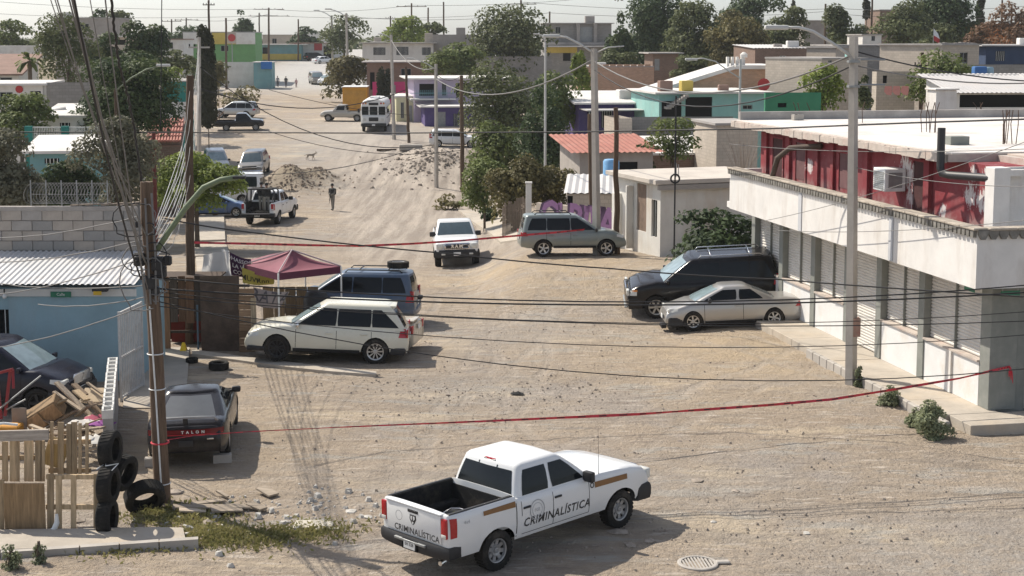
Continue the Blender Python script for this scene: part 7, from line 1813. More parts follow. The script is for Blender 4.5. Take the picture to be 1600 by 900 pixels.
def build_people():
 q = at(520, 329)
 t = person('soldier alone in the street in grey fatigues and dark vest holding a long gun', q, R(-125), 1.74, (.20, .19, .17), (.20, .19, .17), arms='rifle', vest=(.035, .035, .035), hat=(.04, .04, .04), hair=False, stride=.25)
 bpy.context.view_layer.update()
 rifle('black rifle held muzzle down by the lone soldier', t.matrix_world @ Matrix.Translation((.33, .10, 1.02)) @ Matrix.Rotation(R(78), 4, 'Y'))
 m = GUARD.M(); e = GUARD.root.rotation_euler.z
 for (x, y, lb, hh) in ((-1.55, .12, 'guard in pale trousers standing in the patrol pickup bed, nearer the cab', 1.72), (-1.95, -.30, 'guard in pale trousers at the right rear of the patrol pickup bed', 1.70)):
  p = m @ Vector((x, y, .745)); person(lb, p, e + R(20), hh, (.05, .05, .05), (.30, .28, .24), arms='rail', vest=(.03, .03, .03), hat=(.03, .03, .03), hair=False)
 for (px, py, lb, hh, sh, tr) in ((434, 136, 'walker in grey top and dark trousers, left of the three up the street', 1.68, (.30, .29, .31), (.03, .03, .035)), (447, 137, 'walker in black, middle of the three up the street', 1.72, (.03, .028, .03), (.12, .11, .12)), (463, 137, 'smaller walker in pink, right of the three up the street', 1.38, (.50, .30, .30), (.25, .14, .14))):
  person(lb, at(px, py), R(-88), hh, sh, tr, stride=.5)
 # dog crossing
 q = at(485, 250); t = thing('dog', 'thin pale dog walking across the dirt street', 'dog', q, R(8)); J = [((.0, 0, .42), (.085, .10)), ((.22, 0, .44), (.10, .12)), ((.36, 0, .52), (.065, .065)), ((.47, 0, .60), (.062, .062)), ((.60, 0, .57), (.035, .032)), ((-.20, 0, .44), (.075, .09)), ((-.32, 0, .46), (.03, .03)), ((-.52, 0, .36), (.016, .016))]
 E = [(0, 1), (1, 2), (2, 3), (3, 4), (0, 5), (5, 6), (6, 7)]
 for sd, ph in ((1, .07), (-1, -.06)):
  n = len(J); J += [((.24 + ph * .3, .07 * sd, .30), .04), ((.24 + ph, .07 * sd, .16), .026), ((.23 + ph * 1.3, .07 * sd, .02), .022)]; E += [(1, n), (n, n + 1), (n + 1, n + 2)]
  n = len(J); J += [((-.20 - ph * .3, .07 * sd, .30), .05), ((-.30 - ph, .07 * sd, .17), .026), ((-.24 - ph * 1.2, .07 * sd, .02), .022)]; E += [(5, n), (n, n + 1), (n + 1, n + 2)]
 skinned('body', J, E, [surf('dog_fur', (.36, .31, .25), .9, .3, 6, (.15, .12, .1), .4, 4)], lambda c: 0, t)
 for sd in (1, -1): mb = MB(); mb.prism([(.44, .045 * sd, .645), (.50, .045 * sd, .645), (.45, .055 * sd, .74)], (0, .012 * sd, 0)); mb.build('ear', surf('dog_ear', (.12, .09, .07), .9), t)
build_people()
# ================================================================ trees and plants
LM = dict(
 broad=leafmat('leaf_broad', (.050, .075, .024), (.15, .18, .058)), dark=leafmat('leaf_dark', (.026, .046, .022), (.068, .098, .04)),
 pine=leafmat('leaf_pine', (.026, .048, .024), (.065, .10, .040), (.12, .15, .05)), grey=leafmat('leaf_grey', (.085, .088, .058), (.165, .160, .105)),
 bright=leafmat('leaf_bright', (.075, .115, .018), (.20, .24, .050)), olive=leafmat('leaf_olive', (.075, .068, .030), (.165, .145, .060)),
 cyp=leafmat('leaf_cypress', (.022, .026, .014), (.050, .050, .026)), mid=leafmat('leaf_mid', (.055, .072, .034), (.125, .140, .060)),
 rust=leafmat('leaf_rust', (.13, .075, .045), (.22, .14, .09)), grass=leafmat('grass_blade', (.15, .155, .05), (.30, .27, .12)), weed=leafmat('weed_leaf', (.12, .14, .08), (.22, .24, .14)))
BARK = surf('bark', (.13, .10, .075), .95, .3, 6, None, bumps=.4)
def leaf_mesh(name, pts, nrm, size, m, parent, aspect=1.5, kind=None, seed=0):
 """one small folded-diamond face per leaf clump"""
 r = np.random.default_rng(seed); n = len(pts)
 nr = nrm / np.maximum(1e-6, np.linalg.norm(nrm, axis=1))[:, None]
 t = r.normal(size=(n, 3)); t -= nr * (t * nr).sum(1)[:, None]; t /= np.maximum(1e-6, np.linalg.norm(t, axis=1))[:, None]
 b = np.cross(nr, t); s = (size * r.uniform(.6, 1.25, n))[:, None]
 V = np.stack([pts - t * s * aspect * .5, pts + b * s * .42 + nr * s * .12, pts + t * s * aspect * .5, pts - b * s * .42 + nr * s * .12], 1).reshape(-1, 3)
 me = bpy.data.meshes.new(name); me.vertices.add(4 * n); me.vertices.foreach_set('co', V.ravel().astype(np.float32))
 me.loops.add(4 * n); me.loops.foreach_set('vertex_index', np.arange(4 * n, dtype=np.int32)); me.polygons.add(n)
 me.polygons.foreach_set('loop_start', np.arange(0, 4 * n, 4, dtype=np.int32)); me.polygons.foreach_set('loop_total', np.full(n, 4, np.int32)); me.update(calc_edges=True)
 me.materials.append(m); o = bpy.data.objects.new(name, me); link(o, parent); reg(o, parent)
 if kind: o['kind'] = kind
 return o
def crown_pts(r, w, d, h, n, nl, shape):
 """clumped points: lobes scattered in the crown's volume, gaps left between them"""
 C_ = []; Rr = []
 for i in range(nl):
  for _ in range(60):
   p = r.uniform(-1, 1, 3)
   if shape == 'column': ok = True; p[0] *= .5; p[1] *= .5
   elif shape == 'cone': ok = (p[0] ** 2 + p[1] ** 2) ** .5 < .95 * (1 - (p[2] + 1) / 2) + .12
   elif shape == 'dome': ok = p[0] ** 2 + p[1] ** 2 + ((p[2] + 1) / 2) ** 2 < 1
   else: ok = (p ** 2).sum() < 1
   if ok: break
  C_.append(p)
  rr = r.uniform(.30, .52)
  if shape == 'cone': rr *= (1.15 - .35 * (p[2] + 1))
  if shape == 'column': rr = r.uniform(.35, .6)
  Rr.append(rr)
 C_ = np.array(C_); Rr = np.array(Rr); C_ *= (1 - Rr * .8)[:, None]
 k = r.choice(nl, n, p=(Rr ** 2) / (Rr ** 2).sum()); dv = r.normal(size=(n, 3)); dv /= np.linalg.norm(dv, axis=1)[:, None]
 if shape not in ('column',): dv[:, 2] = np.where(dv[:, 2] < -.35, -dv[:, 2], dv[:, 2])
 rad = Rr[k] * (.45 + .6 * r.random(n) ** .55)
 P_ = C_[k] + dv * rad[:, None] * (np.array([1, 1, .42 if shape == 'column' else .8]))
 nr = dv + r.normal(size=(n, 3)) * .55 + np.array([0, 0, .35])
 lo, hi = np.percentile(P_, 1.5, axis=0), np.percentile(P_, 98.5, axis=0)
 P_ = (P_ - (lo + hi) / 2) / np.maximum(.05, (hi - lo) / 2); C_ = (C_ - (lo + hi) / 2) / np.maximum(.05, (hi - lo) / 2)
 sc = np.array([w / 2, d / 2, h / 2]); return P_ * sc, nr / sc * sc.mean(), C_ * sc
def tree(name, label, x0, x1, yt, yb, Y, kind='broad', shape='round', nl=None, dens=1.0, leaf=3.1, depth=.85, trunk=.07, group=None, cat='tree', base=None, lean=0, seed=None, limbs=6):
 a, b = P(x0, (yt + yb) / 2, Y), P(x1, (yt + yb) / 2, Y); zt_, zb_ = P(x0, yt, Y).z, P(x0, yb, Y).z
 w_ = b.x - a.x; h = zt_ - zb_; cx = (a.x + b.x) / 2; gzb = gz(cx, Y) if base is None else base
 sd = seed if seed is not None else int(x0 * 7 + yt * 13 + 1000) % 99991
 r = np.random.default_rng(sd); ppm = pxm(Y, zb_)
 nl = nl or {'column': 26, 'cone': 20}.get(shape, 15)
 n = int(max(350, min(26000, 7.0 * dens * (x1 - x0) * (yb - yt) / (leaf * leaf))))
 t = thing(name, label, cat, (cx, Y, min(gzb, zb_) if base is None else base), 0, group); o = Vector(t.location)
 pts, nr, ce = crown_pts(r, w_, min(w_ * depth, 9) if shape != 'hedge' else w_ * .4, h, n, nl, shape)
 cz = (zt_ + zb_) / 2 - o.z; pts[:, 2] += cz; ce[:, 2] += cz
 leaf_mesh('crown', pts, nr, 1.38 * leaf / ppm, LM[kind], t, seed=sd)
 mb = MB(); rt_ = max(.05, trunk * w_ * .5); top = Vector((lean, 0, max(.4, cz - h * .15)))
 mb.tube([(0, 0, -.3), (lean * .3, .02, top.z * .45), top], [rt_, rt_ * .75, rt_ * .5], 7)
 for i in range(min(limbs, len(ce))):
  e = Vector(ce[i]); m_ = top.lerp(e, .5) + Vector((0, 0, -.05 * h)); st = Vector((lean * .3, .02, top.z * .45)).lerp(top, (i + 1) / (limbs + 1)); mb.tube([st, m_, e], [rt_ * .42, rt_ * .28, rt_ * .12], 5)
 mb.build('trunk', BARK, t, smooth=True)
 return t
def build_trees():
 T = tree
 T('pine_tree', 'large dark pine with cloud-like clumps behind the left houses', 118, 272, 92, 208, 88, 'pine', 'dome', 24, 1.35, 2.9)
 T('pine_tree', 'dark upright pine on the skyline behind the large pine', 196, 260, 38, 102, 135, 'pine', 'round', 14, 1.4)
 T('pine_tree', 'dark pine left of the skyline pine, partly behind cables', 128, 192, 55, 105, 132, 'pine', 'round', 12, 1.3)
 T('thin_tree', 'wispy grey-green tree in front of the grey skyline house', 62, 152, 26, 128, 118, 'mid', 'round', 16, .55, 2.8)
 T('leafy_tree', 'dense dark round tree beside the balustrade fence', -14, 76, 150, 212, 86, 'broad', 'dome', 14, 1.4)
 T('grey_tree', 'big grey-green tamarisk filling the left edge above the block wall', -60, 62, 206, 330, 56, 'grey', 'dome', 20, 1.2, 3.6)
 T('hedge', 'dark clipped hedge in front of the teal house', 52, 152, 256, 322, 61, 'dark', 'hedge', 22, 1.6, 3.4, cat='hedge', trunk=.02)
 T('grey_tree', 'loose grey-olive tree behind the leaning pole', 126, 240, 188, 322, 58, 'grey', 'round', 18, .75, 3.4)
 T('bush', 'bright yellow-green bush over the blue car', 240, 372, 243, 318, 73, 'bright', 'round', 18, 1.5, 3.4, cat='bush')
 T('cypress', 'tall brown-green cypress column at the left of the street', 312, 336, 50, 194, 119, 'cyp', 'column', 34, 2.2, 2.6, cat='tree')
 T('leafy_tree', 'green tree behind the teal green house block', 246, 306, 80, 112, 142, 'mid', 'dome')
 T('bush', 'yellow-green bush right of the big pine', 238, 282, 106, 132, 126, 'bright', 'dome', cat='bush')
 T('leafy_tree', 'low yellowish tree beside the cypress', 330, 352, 98, 135, 150, 'olive', 'round')
 T('far_tree', 'dark tree mass at the left edge skyline', -20, 55, 34, 80, 205, 'broad', 'dome')
 T('far_tree', 'rounded tree behind the grey skyline house, left one', 132, 172, 16, 50, 225, 'dark', 'dome')
 T('far_tree', 'rounded olive tree behind the grey skyline house, right one', 158, 204, 18, 60, 228, 'mid', 'dome')
 T('far_tree', 'flat far tree left of the green building', 264, 318, 42, 64, 290, 'dark', 'dome')
 T('far_conifer', 'thin ragged conifer above the green building', 362, 396, 20, 66, 300, 'dark', 'cone', 16, .8)
 T('far_tree', 'dark far tree above the row with red panels', 450, 502, 43, 78, 325, 'dark', 'dome')
 T('far_tree', 'wispy far tree between the two street lamps', 503, 572, 26, 80, 262, 'mid', 'round', 14, .6)
 T('far_tree', 'bright far trees behind the flat white house', 598, 664, 28, 66, 248, 'bright', 'round')
 T('far_tree', 'dull far tree right of the bright one', 655, 712, 36, 62, 255, 'mid', 'dome')
 T('big_tree', 'big loose grey-green tree right of the grey hall', 740, 852, 14, 112, 198, 'mid', 'round', 22, 1.0)
 T('round_tree', 'dense round green tree in front of the grey hall', 667, 757, 72, 122, 168, 'broad', 'dome', 16, 1.5)
 T('hedge', 'brownish hedge bank beside the bus and the walkers', 508, 582, 90, 146, 186, 'olive', 'round', 14, 1.0, cat='hedge')
 for i, (a, b, lb) in enumerate(((589, 600, 'left one of two little cypresses by the pink wall'), (600, 610, 'right one of two little cypresses by the pink wall'))): T('cypress', lb, a, b, 110 + 2 * i, 168, 161, 'cyp', 'column', 18, 2, 2.4)
 T('roadside_tree', 'large mid-green tree over the purple houses', 722, 846, 104, 206, 116, 'mid', 'round', 24, .7)
 T('roadside_tree', 'leafy tree right of the large roadside tree', 838, 906, 118, 196, 121, 'broad', 'round', 18, 1.0)
 T('conifer', 'dark bushy conifer in front of the large roadside tree', 812, 892, 142, 262, 102, 'dark', 'cone', 26, .9)
 T('conifer', 'lower dark conifer left of the bushy one', 738, 812, 196, 268, 104, 'broad', 'round', 16, 1.2)
 T('bush', 'green bush behind the brown pole', 724, 790, 252, 322, 82, 'broad', 'round', 14, 1.0, cat='bush')
 T('bush', 'large olive-brown bush over the plank fence', 764, 842, 250, 334, 76, 'olive', 'round', 18, 1.0, cat='bush')
 T('bush', 'olive-brown bush right behind the graffiti wall', 822, 902, 262, 326, 77, 'olive', 'round', 16, 1.1, cat='bush')
 T('agave', 'dark spiky shrub by the plank fence on the pavement', 752, 776, 318, 348, at(764, 350).y, 'dark', 'round', 9, 1.3, cat='shrub')
 T('agave', 'dark spiky shrub by the white gate post', 792, 822, 330, 360, at(806, 362).y, 'dark', 'round', 9, 1.2, cat='shrub')
 T('shrub', 'low dry shrub beside the rubble heap', 680, 720, 305, 326, at(700, 327).y, 'olive', 'dome', 9, .6, cat='shrub')
 T('roof_tree', 'small spreading tree above the white shed roof', 1012, 1090, 186, 246, 86, 'broad', 'round', 12, .55, 3.2)
 T('broadleaf_bush', 'large dark glossy bush against the shop, behind the black SUV', 1064, 1200, 334, 408, 55, 'dark', 'dome', 22, 1.25, 5.5, cat='bush')
 T('pine_tree', 'narrow dark pine right of the two-storey house', 948, 992, 20, 102, 188, 'pine', 'cone', 18, 1.5)
 T('poplar', 'tall dense poplar reaching the top of the picture', 988, 1064, -12, 104, 202, 'dark', 'round', 24, 1.4)
 T('big_tree', 'broad green tree right of the tall poplar', 1044, 1130, 8, 116, 186, 'mid', 'round', 22, 1.1)
 T('big_tree', 'olive tree behind the gabled house', 1108, 1196, 22, 108, 180, 'olive', 'round', 20, 1.0)
 T('big_tree', 'lower green tree under the olive tree', 1052, 1120, 88, 128, 165, 'mid', 'dome', 14, 1.0)
 T('big_tree', 'dark tree behind the olive tree on the skyline', 1120, 1215, -8, 60, 225, 'dark', 'dome', 16, 1.0)
 T('leafy_tree', 'bright small tree beside the two poles, behind the brown brick block', 894, 922, 84, 140, 138, 'bright', 'round', 10, 1.1)
 T('leafy_tree', 'low tree behind the brown brick block', 935, 990, 78, 112, 160, 'mid', 'dome', 12, 1.1)
 T('hill_tree', 'yellow-green tree behind the ribbed white roof', 1196, 1262, 14, 78, 200, 'mid', 'dome')
 T('hill_tree', 'leafy tree right of the tall concrete pole top', 1290, 1352, 12, 74, 195, 'mid', 'round')
 T('hill_tree', 'forked pale-trunked tree left of the flag', 1370, 1452, 4, 76, 185, 'mid', 'round', 18, .85)
 T('hill_tree', 'large dark tree above the flag', 1428, 1526, -14, 62, 205, 'dark', 'round', 22, 1.2)
 T('hill_tree', 'low tree below the large dark tree', 1440, 1500, 38, 72, 190, 'mid', 'dome')
 for lb, a, b, yt, yb in (('thin cypress on the skyline left of the peaked house', 1349, 1359, -6, 28), ('cypress spire right of the large dark tree', 1526, 1538, -8, 36), ('little far cypress above the yellow-green tree', 1237, 1242, 2, 24)): T('cypress', lb, a, b, yt, yb, 240, 'cyp', 'column', 16, 2, 2.4)
 T('hill_tree', 'bare reddish tree in front of the orange wall', 1508, 1560, 36, 70, 188, 'rust', 'dome', 12, .6)
 T('hill_tree', 'bare reddish tree at the right edge', 1555, 1625, 8, 72, 186, 'rust', 'round', 14, .6)
 T('leafy_tree', 'loose dark-leaved tree before the grey block house', 1418, 1522, 84, 158, 110, 'broad', 'round', 16, .7)
 T('leafy_tree', 'yellow-green tree just left of the tall concrete pole', 1254, 1318, 104, 172, 104, 'bright', 'round', 14, .8)
 T('leafy_tree', 'small tree right of the tall concrete pole', 1334, 1362, 120, 166, 106, 'mid', 'round', 10, .8)
 T('bush', 'dark climbing bush under the red garage roof', 988, 1020, 228, 262, 86, 'dark', 'round', 9, 1.0, cat='bush')
 T('hedge', 'scrubby green bank below the green building', 286, 350, 94, 138, 208, 'mid', 'dome', 16, 1.0, cat='hedge')
 T('hedge', 'low grassy bank above the silver SUV', 338, 402, 136, 166, 172, 'olive', 'dome', 12, .5, cat='hedge')
 # palm
 q = P(47, 118, 116); t = thing('palm_tree', 'small fan palm behind the brown-roofed house', 'tree', (q.x, 116, gz(q.x, 116))); top = P(47, 95, 116).z - t.location.z
 mb = MB(); mb.tube([(0, 0, 0), (0, 0, top)], [.2, .16], 7); mb.build('trunk', BARK, t)
 r = random.Random(3)
 for i in range(26):
  a = r.random() * 6.28; el = r.uniform(-.6, 1.2); L_ = 1.15; d = Vector((math.cos(a) * math.cos(el), math.sin(a) * math.cos(el), math.sin(el))); s = Vector((-math.sin(a), math.cos(a), 0)); e = Vector((0, 0, top)); mb = MB()
  m_ = e + d * L_ * .6; tp = e + d * L_ - Vector((0, 0, .3)); mb.add([e, m_ + s * .22, tp + s * .12, tp - Vector((0, 0, .1)), tp - s * .12, m_ - s * .22], [(0, 1, 2, 3, 4, 5)]); mb.build('frond', LM['broad'], t, fixn=False)
 # bare shrub of whips
 q = at(1160, 300); q = P(1162, 262, 80); t = thing('bare_shrub', 'leafless shrub of thin pale whips beside the red upper floor', 'shrub', (q.x, 80, q.z - 1.2)); mb = MB(); r = random.Random(8)
 for i in range(34):
  x, y, l = r.gauss(0, .28), r.gauss(0, .25), r.uniform(2.2, 3.6); mb.tube([(x * .3, y * .3, 0), (x * 1.3, y, l * .55), (x * 2.6, y * 2, l)], [.025, .015, .006], 4, False)
 mb.build('whips', surf('dry_whip', (.36, .30, .25), .9, .2, 5, None, bumps=0), t)
 # kerb weeds
 for lb, a, b, yt, yb in (('weed clump at the foot of the tall concrete pole', 1336, 1349, 574, 604), ('low weed clump left of the largest kerb weed', 1415, 1440, 640, 666), ('weed clump by the kerb under the red tape', 1372, 1408, 606, 634), ('largest grey-green weed clump at the sidewalk corner', 1432, 1484, 630, 684)):
  Yq = at((a + b) / 2, yb).y; T('weed', lb, a, b, yt, yb, Yq, 'weed', 'dome', 18, 1.0, 2.4, cat='weed', trunk=.02)
 for lb, a, b, yt, yb in (('pale weed clump at the bottom left corner', 2, 32, 852, 888), ('small weed clump on the foreground kerb', 50, 72, 852, 880)):
  Yq = at((a + b) / 2, yb).y; T('weed', lb, a, b, yt, yb, Yq, 'weed', 'dome', 14, .6, 2.6, cat='weed', trunk=.02)
 # grass patch and far wood: nobody could count these
 r = np.random.default_rng(5); C_ = [at(x, y) for x, y in ((300, 845), (330, 838), (360, 835), (400, 845), (440, 838), (470, 838), (510, 828), (280, 812), (320, 825), (265, 800), (350, 850), (245, 812), (300, 800), (215, 850), (180, 858))]
 P_ = []; 
 for c in C_:
  for _ in range(330): x, y = c.x + r.normal() * .42, c.y + r.normal() * .28; P_.append((x, y, gz(x, y) + .02 + .05 * r.random()))
 P_ = np.array(P_); nr = r.normal(size=P_.shape); nr[:, 2] *= .25
 leaf_mesh('grass', P_, nr, np.full(len(P_), .05), LM['grass'], None, 2.2, 'stuff', 3)
 P_ = []; nr = []
 for i in range(360):
  Y = r.uniform(330, 720); x = r.uniform(-.42, .42) * Y
  if -60 < x < -20 and Y < 380: continue
  h = r.uniform(2.0, 4.2) if x < 40 else r.uniform(3, 6.5); w_ = r.uniform(3, 8); n = 90; d = r.normal(size=(n, 3)); d /= np.linalg.norm(d, axis=1)[:, None]; d[:, 2] = abs(d[:, 2])
  P_.append(np.array([x, Y, gz(x, Y) - .5]) + d * np.array([w_, w_ * .7, h]) * r.uniform(.6, 1, (n, 1))); nr.append(d + r.normal(size=(n, 3)) * .5)
 leaf_mesh('far_wood', np.concatenate(P_), np.concatenate(nr), np.full(360 * 90, 1.5)[:sum(len(p) for p in P_)], LM['mid'], None, 1.3, 'stuff', 4)
build_trees()
# ================================================================ poles and cables
LAMPH = surf('lamp_head_grey', (.52, .52, .50), .5, .1, 3, None, bumps=0)
def pole(name, label, top, base, Y=None, kind='conc', r=.12, arms=(), cross=(), cat='pole', sides=8):
 b = at(*base) if Y is None else P(base[0], base[1], Y)
 if Y is not None: b.z = min(b.z, gz(b.x, Y)) if base[1] > 0 else gz(b.x, Y)
 tp = P(top[0], top[1], b.y)
 t = thing(name, label, cat, b); m = {'conc': CONC, 'wood': WPOLE, 'steel': LAMPH, 'green': GREENSTEEL, 'red': surf('dark_red_pipe', (.13, .03, .025), .6, .2, 4)}[kind]
 L_ = tp - b; mb = MB(); n = 9
 pts = [Vector((0, 0, -.3)).lerp(L_, i / n) + (Vector((random.uniform(-.03, .03), 0, 0)) if kind == 'wood' and 0 < i < n else Vector((0, 0, 0))) for i in range(n + 1)]
 mb.tube(pts, [r * (1.12 - .3 * i / n) for i in range(n + 1)], 4 if kind == 'conc' else sides); mb.build('shaft', m, t, smooth=False if kind == 'conc' else 50)
 for (pxs, rr, head) in arms:                            # lamp arm through picture points
  q = [P(x, y, b.y) - b for x, y in pxs]; mb = MB(); mb.tube(q, rr, 6); mb.build('lamp_arm', LAMPH if kind != 'wood' else GREENSTEEL, t, smooth=True)
  if head:
   d = (q[-1] - q[-2]).normalized(); hl = head; M_ = Matrix.Rotation(math.atan2(d.y, d.x) if abs(d.x) > .01 else 0, 3, 'Z'); mb = MB(); mb.rbox(q[-1] + d * hl * .4, (hl, hl * .38, hl * .2), hl * .07, 2); mb.build('lamp_head', LAMPH, t, smooth=40)
 for (z, w_, k) in cross:
  mb = MB(); mb.box((L_.x * z, 0, L_.z * z), (w_, .1, .12), rz=k); mb.build('cross_arm', m, t)
  for s in (-.45, -.2, .2, .45):
   mb = MB(); mb.cyl((L_.x * z + s * w_ * math.cos(k), s * w_ * math.sin(k), L_.z * z + .05), (L_.x * z + s * w_ * math.cos(k), s * w_ * math.sin(k), L_.z * z + .25), .05, 6); mb.build('insulator', DARK, t)
 return t, b, tp
def cable(label, a, b, sag=.4, r=.02, m=None, group=None, wob=0.0, name='cable', cat='cable', mids=()):
 a, b = Vector(a), Vector(b); P_ = [a] + [Vector(p) for p in mids] + [b]; pts = []
 for i in range(len(P_) - 1):
  n = 14
  for k in range(n + (i == len(P_) - 2)):
   u = k / n; p = P_[i].lerp(P_[i + 1], u); p.z -= sag * 4 * u * (1 - u)
   if wob: p += Vector((random.uniform(-wob, wob), 0, random.uniform(-wob, wob)))
   pts.append(p)
 o = pts[0].copy(); mb = MB(); mb.tube([p - o for p in pts], r, 5, True); c = mb.build(name, m or CABLE, None, smooth=True); c.location = o
 return tag(c, label, cat, group)
def build_wires():
 # leaning timber pole with its tangle
 t1, b1, tp1 = pole('utility_pole', 'leaning brown timber pole wrapped in cables, left foreground', (229, 284), (255, 784), None, 'wood', .15)
 def on1(y): k = (784 - y) / 500; return b1.lerp(tp1, k)
 L_ = tp1 - b1
 mb = MB(); mb.tube([L_ * .02 + Vector((.02, -.17, 0)), L_ * .35 + Vector((.0, -.16, 0)), L_ * .62 + Vector((-.03, -.16, 0))], .018, 5); mb.build('ground_wire', PLATE, t1)
 for k in (.06, .36, .47):
  mb = MB(); c = L_ * k; mb.tube([(c.x + .16 * math.cos(a), .16 * math.sin(a), c.z) for a in np.linspace(0, 6.283, 13)], .012, 4, False); mb.build('wire_tie', PLATE, t1)
 mb = MB(); c = L_ * .19; mb.tube([(c.x + .17 * math.cos(a), .17 * math.sin(a), c.z) for a in np.linspace(0, 6.283, 13)], .02, 5, False); mb.build('tape_wrap', plain('tape_red', (.55, .03, .05), .6), t1)
 a0 = P(247, 388, b1.y) - b1; mb = MB(); mb.tube([P(x, y, b1.y - .1) - b1 for x, y in ((246, 390), (262, 365), (290, 325), (318, 293), (345, 281), (372, 277))], .055, 8); mb.build('lamp_arm', surf('green_pipe', (.16, .20, .12), .6, .2, 4, None, bumps=0), t1, smooth=True)
 mb = MB(); mb.rbox(P(374, 277, b1.y - .1) - b1, (.25, .15, .06), .02); mb.build('lamp_socket', BLACK, t1)
 r = random.Random(11)
 for (x, y, s) in ((218, 405, .22), (247, 412, .24), (252, 425, .2), (236, 442, .22), (243, 455, .16), (262, 407, .16), (215, 350, .12)):
  mb = MB(); mb.rbox(P(x, y, b1.y - .12) - b1, (s, s * .8, s * 1.2), .03, 1); mb.build('splice_box', BLACK, t1)
 for i in range(10):                                    # loose loops hanging on the pole
  y0 = r.uniform(300, 470); c = on1(y0) - b1; w_ = r.uniform(.15, .6) * r.choice((-1, 1)); h = r.uniform(.2, 1.1); mb = MB(); pts = []
  for k in range(11):
   u = k / 10; pts.append((c.x + w_ * math.sin(math.pi * u) + .1 * r.uniform(-1, 1) * u, -.18 - .1 * math.sin(math.pi * u), c.z - h * u + .25 * h * math.sin(6.28 * u)))
  mb.tube(pts, .012, 4, False); mb.build('wire_loop', CABLE_G if i % 2 else CABLE, t1, smooth=True)
 for i in range(3):
  mb = MB(); mb.tube([on1(300 + 8 * i) - b1 + Vector((.13 - .13 * i, -.17, 0)), on1(400) - b1 + Vector((.15 - .15 * i, -.2, 0)), on1(470) - b1 + Vector((.1 - .1 * i, -.17, 0))], .022, 5); mb.build('down_cable', CABLE_G, t1)
 # second timber pole and light concrete pole behind the fence
 t2, b2, tp2 = pole('utility_pole', 'straight dark timber pole standing in the timber fence', (297, 118), (297, 548), 44.5, 'wood', .135)
 t3, b3, tp3 = pole('utility_pole', 'thin pale pole hung with white cables beside the cypress', (311, 58), (310, 246), 112, 'conc', .16, cross=((.93, 1.6, 0),))
 # concrete pole at the shop
 t4, b4, tp4 = pole('street_lamp_pole', 'tall pale concrete pole with lamp arm in front of the shop', (1334, 57), (1330, 601), None, 'conc', .145, arms=(([(1330, 88), (1300, 67), (1270, 49), (1248, 43), (1228, 43)], .045, .62),))
 for (k, w_) in ((.93, .5), (.86, .5)):
  mb = MB(); c = (tp4 - b4) * k; mb.box((c.x, 0, c.z), (.29, .29, .06)); mb.build('band', STEEL, t4); mb = MB(); mb.cyl((c.x + .1, -.3, c.z + .05), (c.x + .75, -.3, c.z + .05), .03, 6); mb.build('bracket', STEEL, t4)
 c = (tp4 - b4) * .17; mb = MB(); mb.box((.07, -.0, c.z), (.215, .268, .5)); mb.build('red_mark', surf('red_smear', (.36, .24, .19), .9, .2, 6, (.35, .12, .10), .6, 4), t4)
 # middle poles
 t5, b5, tp5 = pole('street_lamp_pole', 'concrete pole with curved lamp arm, left of the white house', (928, 76), (933, 398), None, 'conc', .165, arms=(([(926, 82), (905, 68), (885, 58), (872, 57)], .05, .7), ([(928, 84), (950, 74), (975, 72)], .03, 0)))
 t6, b6, tp6 = pole('utility_pole', 'brown timber pole just left of the concrete lamp pole', (922, 178), (926, 372), 68, 'wood', .13)
 t7, b7, tp7 = pole('utility_pole', 'olive timber pole before the white house', (962, 168), (964, 397), None, 'wood', .115)
 t8, b8, tp8 = pole('street_lamp_pole', 'slim metal lamp post with double head above the roadside trees', (852, 66), (852, 262), 96, 'steel', .08, arms=(([(852, 68), (850, 60), (846, 55), (842, 54)], .05, .4),))
 t9, b9, tp9 = pole('street_lamp_pole', 'concrete lamp pole standing at the rubble heap', (681, 100), (682, 293), None, 'conc', .14, arms=(([(680, 108), (668, 100), (655, 94), (645, 92)], .04, .5),))
 t10, b10, tp10 = pole('utility_pole', 'dark brown timber pole right of the rubble heap', (721, 118), (723, 300), None, 'wood', .15)
 t11, b11, tp11 = pole('utility_pole', 'dark thin timber pole right of the bus', (634, 104), (639, 223), None, 'wood', .13)
 t12, b12, tp12 = pole('street_lamp_pole', 'concrete lamp pole between bus and cream house', (611, 54), (616, 218), None, 'conc', .16, arms=(([(611, 60), (605, 56), (598, 54)], .05, .5),))
 t13, b13, tp13 = pole('street_lamp_pole', 'far concrete lamp pole with long arm, right of a pair', (541, 21), (544, 118), 200, 'conc', .19, arms=(([(541, 27), (532, 20), (522, 16), (517, 15)], .08, .9),))
 t14, b14, tp14 = pole('street_lamp_pole', 'far concrete lamp pole with long arm, left of a pair', (518, 24), (520, 95), 262, 'conc', .19, arms=(([(518, 27), (510, 21), (502, 18), (498, 17)], .08, 1.0),))
 t15, b15, tp15 = pole('utility_pole', 'far timber pole with two cross-arms at the top of the street', (420, 12), (420, 96), 290, 'wood', .2, cross=((.97, 6, 0), (.85, 8, 0)))
